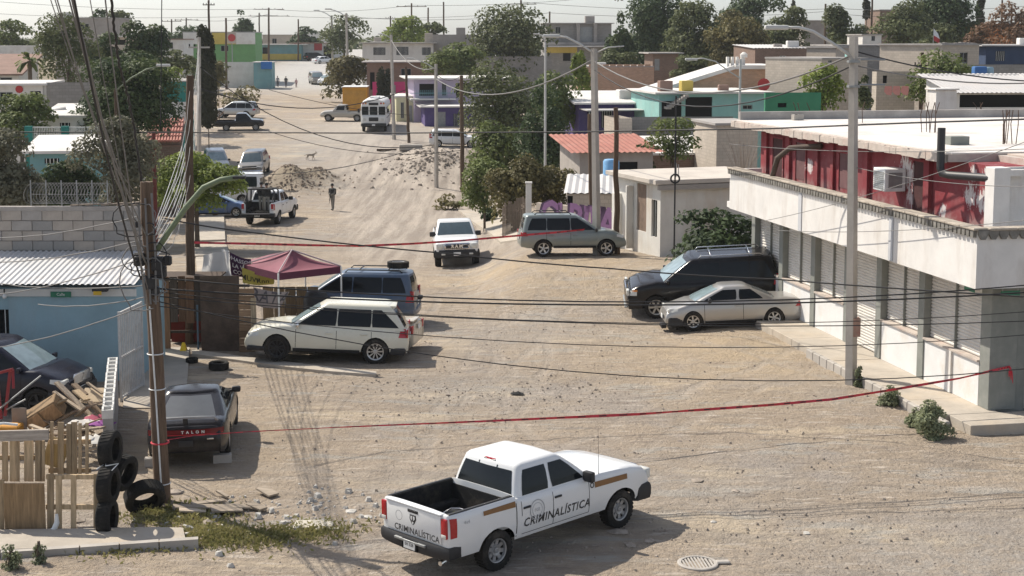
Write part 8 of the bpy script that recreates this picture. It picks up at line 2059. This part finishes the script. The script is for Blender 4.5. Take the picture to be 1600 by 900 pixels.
 far = [('466', 30, 92, 300, 0, 'bare thin pole before the red panels'), ('643', 5, 42, 270, 5.5, 'far pole with one cross-arm above the bright trees'), ('669', 12, 42, 280, 0, 'leaning bare pole above the dull far tree'), ('693', 3, 45, 285, 0, 'tall bare pole right of the leaning one'), ('610', 25, 60, 300, 2, 'tiny far pole above the flat white house'),
  ('268', 30, 62, 300, 4, 'far pole with cross-arm left of the green building'), ('291', 28, 60, 310, 5, 'second far pole with cross-arm left of the green building'), ('326', 0, 62, 200, 1.6, 'tall pole with bracket over the green building'), ('353', 28, 95, 220, 0, 'dark pole in front of the yellow panel'), ('405', 20, 60, 320, 0, 'thin far pole left of the double cross-arm pole'),
  ('1290', 6, 60, 215, 0, 'dark pole on the hill right of the ribbed roof'), ('1363', -6, 40, 225, 0, 'thin tall pole on the hill right of the thin cypress'), ('814', 0, 30, 240, 5, 'far pole with cross-arm above the big loose tree'), ('1145', 12, 60, 240, 0, 'far pole in the hillside trees'), ('1566', 0, 50, 235, 0, 'far pole above the orange wall'), ('859', 18, 60, 260, 0, 'far pole beside the two-storey roof'), ('1581', 6, 60, 225, 0, 'far pole at the right edge')]
 fp = {}
 for x, yt, yb, Y, cr, lb in far:
  x = float(x); fp[int(x)] = pole('utility_pole', lb, (x, yt), (x, yb), Y, 'wood', .17, cross=((.95, cr, 0),) if cr else ())
 t16, b16, tp16 = pole('street_lamp_pole', 'thin brown lamp post with long arm in front of the big pine', (180, 140), (184, 330), 60, 'wood', .07, arms=(([(181, 142), (205, 122), (230, 108), (247, 104)], .035, .55),))
 t17, b17, tp17 = pole('pipe_post', 'dark red steel pipe standing left of the bright bush', (240, 205), (242, 330), 64, 'red', .10)
 t18, b18, tp18 = pole('street_lamp_pole', 'dark lamp post leaning over the turquoise house', (1157, 92), (1156, 172), 108, 'steel', .10, arms=(([(1156, 122), (1140, 112), (1118, 96), (1098, 91), (1088, 92)], .05, .9),))
 t19, b19, tp19 = pole('utility_pole', 'short dark stub pole with crosspiece before the tan wall', (1441, 82), (1441, 130), 112, 'wood', .16, cross=((.9, 1.4, .4),))
 tp_ = at(337, 337); t20, b20, tp20 = pole('bollard_post', 'orange timber post beside the blue car', (336, 307), (336, 336), None, 'red', .16, cat='post')
 for c in children(t20): c.data.materials[0] = surf('orange_post', (.45, .19, .08), .8, .2, 3)
 # loudspeaker pole over the white house
 q = P(1055, 262, 58); t = thing('antenna_pole', 'thin iron pole with ring over the white house roof', 'pole', (q.x, 58, gz(q.x, 58))); zt = P(1055, 150, 58).z - t.location.z; zr = P(1055, 279, 58).z - t.location.z
 mb = MB(); mb.cyl((0, 0, 0), (0, 0, zt), .035, 6); mb.build('shaft', BLACK, t); mb = MB(); mb.tube([(.17 * math.cos(a), -.04, zr + .17 * math.sin(a)) for a in np.linspace(0, 6.283, 17)], .04, 5); mb.build('ring', BLACK, t)

 # ---- cables that rise from the leaning pole towards and past the camera's left
 g = 'cables rising steeply from the leaning pole'
 far_up = [((60, -40), 22), ((68, -40), 22), ((74, -40), 22), ((94, -40), 21), ((100, -40), 21), ((104, -40), 21), ((107, -40), 20.5), ((134, -40), 22), ((161, -40), 22)]
 for i, ((x, y), Y) in enumerate(far_up):
  e = on1(300 + 22 * i) + Vector((random.uniform(-.25, .0), -.15, 0)); mid = P(lerp(150 + x * .35, 215, .45), 150, lerp(Y, b1.y, .45))
  a = P(x - 6, y - 40, Y); cable('grey cable rising steeply from the leaning pole to the top left', a, e, .45, [.008, .009, .011, .013, .013, .018, .018, .008, .012][i], CABLE_G if i != 6 else CABLE, g, .004)
 # thick twisted cable and plumb line
 pts = [P(172, -30, 24), P(180, 60, 25), P(188, 110, 26), P(200, 150, 27), P(208, 190, 28), P(222, 290, 29)]
 cable('thick twisted black cable dropping to the leaning pole top', pts[0], pts[-1], -0.0, .024, CABLE, None, .015, mids=pts[1:-1])
 cable('single thin vertical wire left of the cypress', P(253, -20, 30), P(251, 205, 30), 0, .010, CABLE)
 # bundle between straight pole, pale pole and leaning pole
 g = 'pale cables sagging between the timber pole and the pale pole'
 for i in range(8):
  a = b3.lerp(tp3, .97 - .05 * i); e = on1(345 + 7 * i) + Vector((.15, -.05, 0)); cable('pale cable sagging from the pale pole to the leaning pole', a, e, 1.3 + .12 * i, .010, surf('cable_white', (.42, .42, .41), .6, .1), g, .02)
 for i in range(4): cable('pale cable looped along the straight timber pole', tp2.lerp(b2, .05 + .1 * i), on1(360 + 8 * i), .9, .009, CABLE_G, 'pale cables looped along the straight timber pole', .02)
 # long cables crossing the whole street to the right
 cr = [((1700, 450, 32), 447, .35, .018), ((1700, 436, 32.5), 430, .5, .015), ((1700, 497, 31), 459, .35, .011), ((1700, 565, 30), 467, .9, .011), ((1700, 514, 31.5), 474, .6, .009), ((1700, 479, 31.8), 452, .5, .009)]
 lbs = ['thickest black cable crossing the street at car-roof height', 'upper black cable crossing the street to the shop parapet', 'thin cable crossing in front of the shutters', 'lowest sagging cable crossing above the red tape', 'thin cable just below the thick one across the street', 'thin cable between the two thickest across the street']
 for ((x, y, Y), y0, sg, rr), lb in zip(cr, lbs): cable(lb, on1(y0) + Vector((.15, -.1, 0)), P(x, y, Y), sg, rr, CABLE)
 # the sagging line over the second pickup, from the pale kerb to the shop
 cable('black cable sagging across in front of the second white pickup', P(250, 340, 34), P(1720, 470, 31), .03, .018, CABLE, mids=[P(400, 364, 35), P(700, 396, 36), P(960, 420, 36), P(1210, 436, 35)])
 # horizontal black cable at bus level
 cable('long level black cable from the left edge past the bus to the shop roof', P(-80, 206, 60), P(1700, 183, 34), .0, .024, CABLE, mids=[P(300, 207, 57), P(600, 208, 54), P(900, 206, 49), P(1200, 201, 43), P(1420, 192, 38.5)])
 cable('cable from the concrete shop pole to the upper right', b4.lerp(tp4, .96), P(1720, 126, 44), .3, .02, CABLE); cable('second cable from the concrete shop pole to the right', b4.lerp(tp4, .92), P(1720, 118, 44), .35, .02, CABLE_G)
 cable('pale cable from the concrete shop pole to the middle lamp pole', b4.lerp(tp4, .95), tp5.lerp(b5, .06), 1.15, .028, CABLE_G); cable('dark cable from the concrete shop pole to the middle lamp pole', b4.lerp(tp4, .92), tp5.lerp(b5, .10), 1.3, .022, CABLE)
 cable('pale cable from the middle lamp pole to the rubble-heap lamp pole', tp5.lerp(b5, .05), tp9.lerp(b9, .12), 1.3, .035, CABLE_G); cable('pale cable from the rubble-heap lamp pole to the pole by the bus', tp9.lerp(b9, .03), tp12.lerp(b12, .05), 1.0, .035, CABLE_G); cable('pale cable from the bus pole up to the far lamp pole', tp12.lerp(b12, .05), tp13.lerp(b13, .1), 1.1, .04, CABLE_G)
 cable('dark low cable from the bus pole to the dark timber pole', tp11.lerp(b11, .4), tp9.lerp(b9, .3), .5, .03, CABLE); cable('thin drop cable from the rubble-heap lamp pole to the brown pole', tp9.lerp(b9, .08), tp10, .4, .022, CABLE)
 for i, (xa, ya, xb, yb_, sg) in enumerate(((350, 300, 640, 275, .6), (405, 230, 720, 275, .9), (420, 170, 640, 220, .3))):
  cable(['thin street cable crossing above the dirt heap', 'thin street cable crossing above the lone walker', 'thin street cable crossing up the street'][i], P(xa, ya - 30, 95 + 12 * i), P(xb, yb_ - 40, 92 + 14 * i), sg, .022, CABLE)
 cable('dark cable running from the pale pole to the bus across the street', tp3.lerp(b3, .35), tp11.lerp(b11, .3), 1.6, .04, CABLE); cable('dark cable running from the cypress down to the rubble', tp3.lerp(b3, .2), tp9.lerp(b9, .65), 2.2, .035, CABLE)
 # sky cables far away
 g = 'thin cables against the sky'
 for i, (x0, y0, x1, y1, Y) in enumerate(((-60, -2, 420, 14, 285), (420, 14, 643, 8, 285), (643, 8, 1000, -12, 275), (-60, 18, 420, 24, 288), (420, 24, 814, 20, 285), (814, 3, 1290, 14, 250), (859, 20, 1290, 18, 245), (1290, 12, 1660, 4, 228), (1290, 20, 1660, 22, 226), (291, 30, 420, 22, 300), (541, 26, 859, 20, 240))):
  cable('thin far cable strung against the sky', P(x0, y0, Y), P(x1, y1, Y), .8, .035, CABLE_G, g)
 # thin cables to the shop facade
 for i, (x0, y0, Y0, x1, y1, Y1) in enumerate(((1195, 345, 46.5, 1620, 215, 31), (1215, 360, 45.5, 1640, 340, 31), (1140, 225, 49, 1620, 232, 31), (1330, 260, 39.2, 1640, 292, 31))):
  cable(['thin service wire slanting across the red wall', 'thin service wire slanting across the white parapet', 'thin service wire along the red wall top', 'thin service wire from the pole to the shop corner'][i], P(x0, y0, Y0), P(x1, y1, Y1), .15, .009, CABLE_G)
 for i, (x0, y0, x1, y1) in enumerate(((-20, 372, 228, 335), (-20, 462, 232, 400), (-20, 440, 235, 445), (-20, 410, 232, 372), (60, 475, 236, 462), (-20, 545, 232, 475))):
  cable(['service wire crossing the block wall to the leaning pole', 'service wire over the zinc roof to the leaning pole', 'low service wire before the blue wall', 'service wire crossing the zinc roof middle', 'short service wire before the blue wall top', 'service wire slanting down across the blue wall'][i], P(x0, y0, 36), P(x1, y1, b1.y), .12, .012, CABLE_G, None, .008)
 # ---- red barrier tapes with black marks
 TR = plain('tape_red', (.62, .035, .075), .5)
 def tape(label, pts, w_=.06, taper=False):
  P_ = [Vector(p) for p in pts]; t = thing('barrier_tape', label, 'barrier tape', P_[0]); o = P_[0]; mb = MB(); fine = []
  for i in range(len(P_) - 1):
   for k in range(8): fine.append(P_[i].lerp(P_[i + 1], k / 8))
  fine.append(P_[-1]); vs = []
  for i, p in enumerate(fine):
   tw = .35 * math.sin(i * .5) + .25 * math.sin(i * .17 + 1); d = Vector((0, math.sin(tw), math.cos(tw))) * w_ / 2 * (min(1, .25 + .75 * (i / len(fine) / .45) ** 2) if taper else 1); vs += [p - o - d, p - o + d]
  mb.add(vs, [(2 * i, 2 * i + 2, 2 * i + 3, 2 * i + 1) for i in range(len(fine) - 1)]); mb.build('ribbon', TR, t)
  k = 0
  for i in range(2, len(fine) - 2, 2):
   a, b = fine[i] - o, fine[i + 1] - o; v0, v1, v2, v3 = [Vector(q) for q in (vs[2 * i], vs[2 * i + 2], vs[2 * i + 3], vs[2 * i + 1])]; mb = MB()
   off = Vector((0, -.004, 0)); A, B, C2, D2 = v0.lerp(v3, .3), v1.lerp(v2, .3), v1.lerp(v2, .7), v0.lerp(v3, .7); mb.add([A + off, A.lerp(B, .75) + off, D2.lerp(C2, .75) + off, D2 + off], [(0, 1, 2, 3)]); mb.build('mark', DECAL, t, fixn=False)
  return t
 p0 = on1(683) + Vector((.15, -.12, 0))
 Cn, ia, al = SHOP; pe = PZ(1584, 573, 1.15)
 pe = Cn + ia * .45 + al * -.03; pe.z = P(1584, 573, pe.y).z
 s_pts = [(p0, None)]
 ys = [(300, 681), (380, 675), (520, 668), (640, 663), (760, 658), (870, 653), (1000, 647), (1100, 640), (1200, 633), (1300, 624), (1400, 608), (1500, 591), (1560, 577)]
 pts = [p0] + [P(x, y, lerp(p0.y, pe.y, ((x - 255) / (1584 - 255)))) for x, y in ys] + [pe]
 tp = tape('long red barrier tape sagging across the foreground to the shop corner', pts, taper=True)
 kn = MB()
 for a in range(3): kn.tube([(0, -.02, 0), (.03 * (a - 1), -.06, -.12), (.05 * (a - 1) + .02, -.05, -.24 - .08 * a)], [.012, .02, .008], 4)
 k = kn.build('knot', TR, tp); k.location = pe - p0
 pts = [P(x, y, Y) for x, y, Y in ((300, 379, 50), (400, 381, 52), (480, 383, 54), (560, 384.5, 55.5), (640, 381, 57), (720, 376, 58), (800, 369, 59), (870, 363, 59.5), (931, 357, at(933, 398).y - .25))]
 tape('far red barrier tape passing before the second white pickup', pts, .08)
build_wires()
# ================================================================ rubbish, pallets, tyres and small things
def build_debris():
 PW = [wood('pallet_wood', (.52, .38, .22)), wood('plank_pale', (.46, .36, .25)), wood('plank_old', (.24, .17, .11)), wood('plywood', (.42, .27, .13))]
 def loose(name, label, cat, a, b, w_, th, m, up=(0, 0, 1), group=None):
  a, b = Vector(a), Vector(b); o = (a + b) / 2; mb = MB(); mb.bar(a - o, b - o, w_, th, up); ob = mb.build(name, m, None); ob.location = o; return tag(ob, label, cat, group)
 Yp = at(110, 832).y
 # upright pallet on the right
 def pallet(label, x0, x1, y0, y1, Y, posts, rails, lean=.0, ply=None):
  o = P((x0 + x1) / 2, y1, Y); t = thing('pallet', label, 'pallet', o)
  for i, (px, w_) in enumerate(posts):
   q0, q1 = P(px, y0 + random.uniform(-3, 3), Y + lean) - o, P(px, y1, Y) - o; mb = MB(); mb.bar(q0, q1, .10 * w_ / 8, .025, (0, 1, 0)); mb.build('board', PW[0], t)
  for py in rails:
   k = (py - y0) / (y1 - y0); q0, q1 = P(x0, py, Y + .05 + lean * (1 - k)) - o, P(x1, py, Y + .05 + lean * (1 - k)) - o; mb = MB(); mb.bar(q0, q1, .04, .09); mb.build('rail', PW[0], t)
  return t
 pallet('upright timber pallet with open slats at the street end', 72, 156, 740, 832, Yp, ((79, 10), (92, 9), (115, 8), (151, 9)), (745, 792))
 pallet('picket of thin timber slats behind the upright pallet', 76, 142, 660, 745, Yp + .7, ((81, 5), (95, 9), (108, 8), (116, 9), (125, 5), (136, 5)), (690, 735))
 pallet('taller pallet at the left edge with wide boards', -30, 70, 688, 752, Yp + .5, ((-20, 12), (8, 9), (20, 9), (28, 5), (45, 14), (60, 10), (67, 6)), (715,))
 pallet('lowest pallet boards at the left edge', -40, 8, 752, 836, Yp, ((-30, 12), (-12, 12), (3, 7)), (760, 800))
 loose('plank', 'broad grey plank lying level on the left pallet', 'plank', P(-30, 682, Yp + .4), P(76, 679, Yp + .4), .06, .20, wood('plank_grey', (.38, .33, .28), along='X'))
 a, b = P(5, 755, Yp - .05), P(72, 832, Yp - .05); o = (a + b) / 2; t = thing('plywood_sheet', 'square brown plywood sheet leaning at the left pallets', 'plywood', o); mb = MB(); mb.rbox((0, 0, 0), (b.x - a.x, .02, a.z - b.z), .004, 1); mb.build('sheet', PW[3], t)
 a, b = P(70, 685, Yp + .9), P(105, 730, Yp + .9); o = (a + b) / 2; t = thing('plywood_sheet', 'tilted yellow board behind the picket slats', 'plywood', o); mb = MB(); mb.rbox((0, 0, 0), (b.x - a.x, .02, a.z - b.z), .004, 1, Matrix.Rotation(.3, 3, 'Y')); mb.build('sheet', wood('yellow_ply', (.50, .38, .17)), t)
 # timber heap
 Yh = 33.5
 hp = [((88, 597), (140, 648), 33.6, .16, 1, 'pale thick plank slanting down to the right, longest in the heap'), ((84, 612), (128, 642), 33.2, .10, 1, 'pale narrow plank lying below the longest one'), ((115, 600), (134, 617), 34.4, .14, 2, 'short old plank near the SUV headlight'), ((136, 598), (160, 615), 34.5, .07, 1, 'thin pale stick propped on the tan board'), ((120, 650), (138, 634), 33.0, .12, 1, 'short pale stick at the purple rags'),
  ((118, 610), (136, 625), 34.0, .18, 0, 'brown board end right of the headlight'), ((100, 650), (160, 628), 33.3, .06, 1, 'thin cream lath crossing the heap'), ((76, 668), (118, 642), 32.8, .15, 2, 'old plank in front of the drawer'), ((140, 628), (165, 655), 33.2, .13, 2, 'dark plank leaning to the yard wall'), ((60, 655), (100, 625), 33.1, .22, 0, 'wide brown board under the drawer'), ((120, 672), (162, 668), 31.5, .16, 1, 'pale board lying low beside the yard wall'), ((100, 690), (158, 684), 31.0, .12, 1, 'white lath in front of the heap')]
 for (p, q, Y, w_, k, lb) in hp: loose('plank', lb, 'plank', P(*p, Y), P(*q, Y - .35), w_, .04, PW[k] if k else PW[0])
 rb = random.Random(21)
 for i in range(26):                                    # the splintered rest of the heap
  a = P(rb.uniform(58, 160), rb.uniform(640, 705), rb.uniform(31.2, 33.6)); an, sl, l = rb.uniform(0, 3.14), rb.uniform(-.6, .6), rb.uniform(.4, 1.1); d = Vector((math.cos(an) * math.cos(sl), math.sin(an) * math.cos(sl), math.sin(sl))) * l / 2
  loose('broken_plank', 'short broken plank tangled low in the timber heap', 'plank', a - d, a + d, rb.uniform(.05, .16), .03, PW[rb.randrange(3)], (0, 0, 1), 'broken planks in the timber heap')
 a, b = P(132, 605, 34.3), P(164, 630, 34.3); o = (a + b) / 2; t = thing('scrap_sheet', 'tan chipboard panel on top of the timber heap', 'board', o); mb = MB(); mb.rbox((0, 0, 0), (b.x - a.x + .1, .5, .03), .006, 1, Matrix.Rotation(.5, 3, 'X')); mb.build('panel', surf('chipboard', (.50, .40, .28), .85, .12, 5), t)
 o = P(70, 646, 32.9); t = thing('drawer_cabinet', 'tipped brown drawer cabinet in the timber heap', 'cabinet', o); M_ = Matrix.Rotation(R(-32), 3, 'Y') @ Matrix.Rotation(.3, 3, 'X')
 mb = MB(); mb.rbox((0, 0, 0), (.85, .45, .42), .015, 1, M_); mb.build('carcass', PW[3], t)
 for i in (-1, 1): mb = MB(); mb.rbox(M_ @ Vector((i * .21, -.235, 0)), (.38, .03, .36), .008, 1, M_); mb.build('drawer_front', wood('drawer_wood', (.38, .22, .10)), t)
 a, b = P(18, 637, 32.6), P(43, 682, 32.6); o = (a + b) / 2; t = thing('scrap_sheet', 'upright grey-brown board left of the drawer cabinet', 'board', o); mb = MB(); mb.rbox((0, 0, 0), (b.x - a.x, .03, a.z - b.z), .01, 1); mb.build('panel', surf('greyboard', (.27, .22, .18), .9, .2, 4), t)
 o = P(12, 668, 32.3); t = thing('crate', 'orange-yellow crate behind the level plank at the left edge', 'crate', o); mb = MB(); mb.rbox((0, 0, -.05), (.6, .4, .24), .03, 1); mb.build('crate_body', surf('orange_crate', (.5, .24, .04), .7, .2, 4), t); mb = MB(); mb.tube([(-.3, -.22, .12), (0, -.24, .16), (.3, -.22, .12)], .03, 6); mb.build('rim', PLATE, t)
 # red metal frame
 RM = plain('red_frame_paint', (.24, .012, .016), .45); o = P(12, 600, 33.0); t = thing('steel_frame', 'dark red steel frame standing before the navy SUV', 'frame', o)
 for p, q in (((-10, 585), (20, 577)), ((20, 577), (21, 607)), ((-4, 600), (2, 655)), ((16, 580), (8, 650))): mb = MB(); mb.bar(P(*p, 33.0) - o, P(*q, 32.9) - o, .06, .06); mb.build('bar', RM, t)
 mb = MB(); mb.bar(P(-5, 642, 32.8) - o, P(64, 587, 33.2) - o, .04, .03); mb.build('rod', STEEL, t); mb = MB(); mb.bar(P(10, 640, 32.8) - o, P(40, 624, 33.0) - o, .03, .03); mb.build('rod', STEEL, t)
 # rags
 for (x, y, Y, s, c, lb) in ((158, 664, 31.8, .26, (.22, .06, .24), 'crumpled purple rag at the yard wall'), (150, 655, 32.4, .25, (.30, .06, .10), 'dark pink rag in the timber heap'), (130, 662, 32.0, .3, (.5, .48, .45), 'white sheet of scrap beside the purple rag'), (142, 690, 30.5, .35, (.52, .5, .46), 'pale crumpled board before the yard wall'), (808, 616, None, .16, (.012, .012, .012), 'small black rag lying in the middle of the dirt')):
  o = at(x, y) if Y is None else P(x, y, Y); t = thing('rag', lb, 'rag', o); mb = MB(); r = random.Random(int(x)); n = 9; vs = []
  for j in range(n):
   for i in range(n): vs.append(((i / (n - 1) - .5) * 2 * s * (1 + .2 * r.random()), (j / (n - 1) - .5) * 1.4 * s, .02 + s * .5 * r.random() * math.sin(math.pi * i / (n - 1)) * math.sin(math.pi * j / (n - 1))))
  mb.add(vs, [(j * n + i, j * n + i + 1, (j + 1) * n + i + 1, (j + 1) * n + i) for j in range(n - 1) for i in range(n - 1)]); mb.build('cloth', plain('rag_%d' % int(x), c, .9), t, smooth=True)
 # tyres
 wm, rm = wheel_meshes(.36, .26, 'steel', .62)
 tyre = MB(); tyre.lathe([(-.10, .21), (-.13, .24), (-.135, .31), (-.11, .345), (.11, .345), (.135, .31), (.13, .24), (.10, .21)], 30, 'Y')
 for k in range(30):
  a = 2 * math.pi * k / 30; tyre.box((.347 * math.cos(a), 0, .347 * math.sin(a)), (.012, .20, .045), M=Matrix.Rotation(-a, 3, 'Y') @ Matrix.Rotation(.25, 3, 'X'))
 oo = tyre.build('tyre', RUBBER, None, smooth=40); tm = oo.data; bpy.data.objects.remove(oo)
 Yt = at(168, 832).y
 for (x, y, Y, rot, s, lb) in ((167, 808, Yt, (0, 0, 88), 1.0, 'tyre standing on edge by the pallet, lowest of three'), (169, 757, Yt + .1, (0, 0, 86), 1.02, 'tyre standing on edge with white cord, middle of three'), (172, 702, Yt + .5, (0, 8, 84), 1.02, 'tyre standing on edge, topmost of three beside the yard wall'), (192, 738, Yt + .9, (12, 0, 70), 1.0, 'tyre in shadow behind the big tilted one'), (226, 776, at(226, 800).y, (35, -12, 18), 1.12, 'big tyre lying tilted with its hole facing the camera')):
  o = P(x, y, Y); t = thing('tyre', lb, 'tyre', o, 0, 'old tyres by the pallets'); t.rotation_euler = [R(v) for v in rot]; t.scale = (s,) * 3; b = bpy.data.objects.new('tread', tm); link(b, t); reg(b, t)
  if y == 757:
   mb = MB(); mb.tube([(-.2, -.15, .33), (.1, -.17, .37), (-.1, .0, .38), (.2, .1, .34), (-.15, .15, .33)], .012, 4); mb.build('cord', PLATE, t)
 o = at(342, 577); t = thing('tyre', 'flat old tyre lying on the dirt below the concrete strip', 'tyre', o + Vector((0, 0, .11)), 0); t.rotation_euler = (R(90), 0, 0); t.scale = (.8,) * 3; b = bpy.data.objects.new('tread', tm); link(b, t); reg(b, t)
 o = at(300, 568); t = thing('wheel_stub', 'small black wheel at the foot of the blue pipe', 'wheel', o + Vector((0, 0, .1)), 0); t.rotation_euler = (R(90), 0, 0); t.scale = (.5,) * 3; b = bpy.data.objects.new('tread', tm); link(b, t); reg(b, t)
 # pipe piece, loose boards on the grass
 o = P(84, 818, Yp - .15); t = thing('pipe_offcut', 'curved white pipe offcut leaning on the upright pallet', 'pipe', o); mb = MB(); mb.tube([(-.1, 0, -.18), (0, 0, -.12), (.06, 0, .02), (.06, 0, .18)], [.05, .055, .05, .03], 8); mb.build('pipe', PLATE, t, smooth=50)
 bd = [((270, 800), (392, 796), .22, 'long pale board on the rubble below the leaning pole'), ((280, 805), (322, 803), .2, 'short pale board under the long one'), ((330, 805), (378, 800), .3, 'wide pale board right end of the pile'), ((300, 795), (350, 786), .16, 'board slanting across the pile'), ((390, 793), (412, 800), .2, 'broken board end right of the pile'), ((340, 775), (356, 781), .08, 'dark stick at the back of the pile'), ((408, 770), (428, 778), .25, 'pale slab left of the tape shadow')]
 for (p, q, w_, lb) in bd:
  a, b = at(*p), at(*q); loose('board', lb, 'board', a + Vector((0, 0, .07 + random.uniform(0, .05))), b + Vector((0, 0, .06)), w_, .035, wood('bleached_board', (.44, .36, .27), along='X'))
 a = at(488, 822); t = thing('scrap_sheet', 'broken pale sheet lying flat on the grass', 'board', a, .2); mb = MB(); mb.prism([(-.38, -.18, .03), (.36, -.22, .03), (.40, -.05, .05), (.28, .16, .04), (-.30, .20, .05)], (0, 0, .02)); mb.build('sheet', surf('pale_sheet', (.52, .48, .40), .85, .15, 4), t)
 a = at(512, 828); t = thing('scrap_sheet', 'thin strip of pale sheet at the edge of the grass', 'board', a, .1); mb = MB(); mb.rbox((0, 0, .03), (.6, .12, .02), .004, 1); mb.build('sheet', surf('pale_sheet', (.52, .48, .40), .85, .15, 4), t)
 # bigger stones one can tell apart
 st = [(1062, 690, .09, 'dark stone left of the tape middle'), (966, 833, .22, 'flat pale slab under the front of the lettered pickup'), (1015, 846, .13, 'flat stone at the edge of the pickup shadow'), (985, 852, .12, 'thin stone slab in the pickup shadow'), (1115, 816, .08, 'white lump of litter right of the pickup'), (1090, 752, .16, 'pale broken lump beyond the pickup bonnet'), (1150, 768, .12, 'broken lump right of the pale one'), (255, 832, .2, 'white square of board at the pavement end'), (275, 770, .22, 'pale broken block at the foot of the leaning pole'), (285, 787, .16, 'dark stone at the foot of the leaning pole'), (560, 795, .14, 'pale litter heap left of the tailgate'), (548, 800, .16, 'white paper litter on the grass edge'), (575, 808, .12, 'white litter nearest the tailgate'), (635, 850, .14, 'pinkish scrap beneath the tailgate'), (700, 617, .08, 'lone dark stone in the middle of the dirt'), (1260, 833, .09, 'white scrap on the right gravel'), (1415, 841, .07, 'dark stone near the bottom right'), (325, 819, .2, 'pale grey rock in the grass'), (122, 815, .18, 'rock under the upright pallet'), (795, 560, .06, 'small stone on the gravel band'), (905, 626, .1, 'flat broken stone left of the tape stretch'), (780, 615, .05, 'tiny pale stone beyond the red tape'), (1245, 762, .09, 'pale stone on the rutted right dirt')]
 for (x, y, s, lb) in st:
  r = random.Random(int(x * 3 + y)); o = at(x, y); bm = bmesh.new(); bmesh.ops.create_icosphere(bm, subdivisions=1, radius=s)
  for v in bm.verts: v.co = Vector((v.co.x * r.uniform(.75, 1.3), v.co.y * r.uniform(.6, 1.0), max(-.02, v.co.z * r.uniform(.25, .55))))
  me = bpy.data.meshes.new('stone'); bm.to_mesh(me); bm.free(); me.materials.append(STONE_D if 'dark' in lb else (surf('pale_litter', (.5, .48, .44), .8, .3, 6) if 'white' in lb else STONE)); ob = bpy.data.objects.new('stone', me); COL.objects.link(ob); ob.location = o; ob.rotation_euler = (0, 0, r.random() * 6); tag(ob, lb, 'stone' if 'litter' not in lb and 'scrap' not in lb else 'litter')
 # manhole cover
 o = at(1090, 882); t = thing('manhole_cover', 'round pale slotted manhole cover right of the lettered pickup', 'manhole', o, .1); MC = surf('iron_pale', (.42, .39, .35), .7, .2, 6)
 mb = MB(); mb.lathe([(-.02, .36), (.035, .36), (.045, .34), (.045, .29), (.015, .285)], 28); mb.build('rim', MC, t); mb = MB(); mb.lathe([(.012, 0), (.012, .29)], 24); mb.build('pit', DARK, t)
 for i in range(9):
  x = -.24 + i * .06; l = math.sqrt(max(0, .28 ** 2 - x * x)); mb = MB(); mb.box((x, 0, .026), (.032, 2 * l, .022)); mb.build('slat', MC, t)
 mb = MB(); mb.rbox((.45, 0, .03), (.25, .14, .05), .02, 1); mb.build('hinge', MC, t)
 # evidence marker
 o = at(287, 550); t = thing('evidence_marker', 'small yellow evidence marker before the dark doorway', 'marker', o + Vector((0, 0, .05)), 0); mb = MB(); mb.prism([(-.10, -.09, 0), (-.04, .0, .24), (.04, 0, .24), (.10, -.09, 0)], (0, .01, 0)); mb.prism([(-.10, .09, 0), (-.04, .0, .24), (.04, 0, .24), (.10, .09, 0)], (0, .01, 0)); mb.build('marker', plain('marker_yellow', (.75, .48, .02), .5), t)
 # rubble bits round the right pavement
 o = at(642, 234); t = thing('kerb_block', 'pale concrete kerb block left of the white wagon', 'block', o, .1); mb = MB(); mb.rbox((0, 0, .2), (2.0, .5, .5), .05, 1); mb.build('block', CONC, t)
 o = at(604, 236); t = thing('timber_beam', 'dark beam lying in the street below the bus', 'timber', o, .03); mb = MB(); mb.rbox((0, 0, .1), (1.7, .15, .18), .02, 1); mb.build('beam', WPOLE, t)
build_debris()
# ================================================================ the thin dusty air
def build_haze():
 mb = MB(); mb.box((0, 770, 16), (2200, 1700, 40)); m = bpy.data.materials.new('thin_haze'); m.use_nodes = True; t = m.node_tree
 t.nodes.remove(t.nodes['Principled BSDF']); v = t.nodes.new('ShaderNodeVolumePrincipled'); v.inputs['Color'].default_value = (.86, .89, .90, 1); v.inputs['Density'].default_value = .00018; v.inputs['Anisotropy'].default_value = .3
 t.links.new(v.outputs[0], t.nodes['Material Output'].inputs['Volume']); o = mb.build('haze', m); o['kind'] = 'stuff'
build_haze()
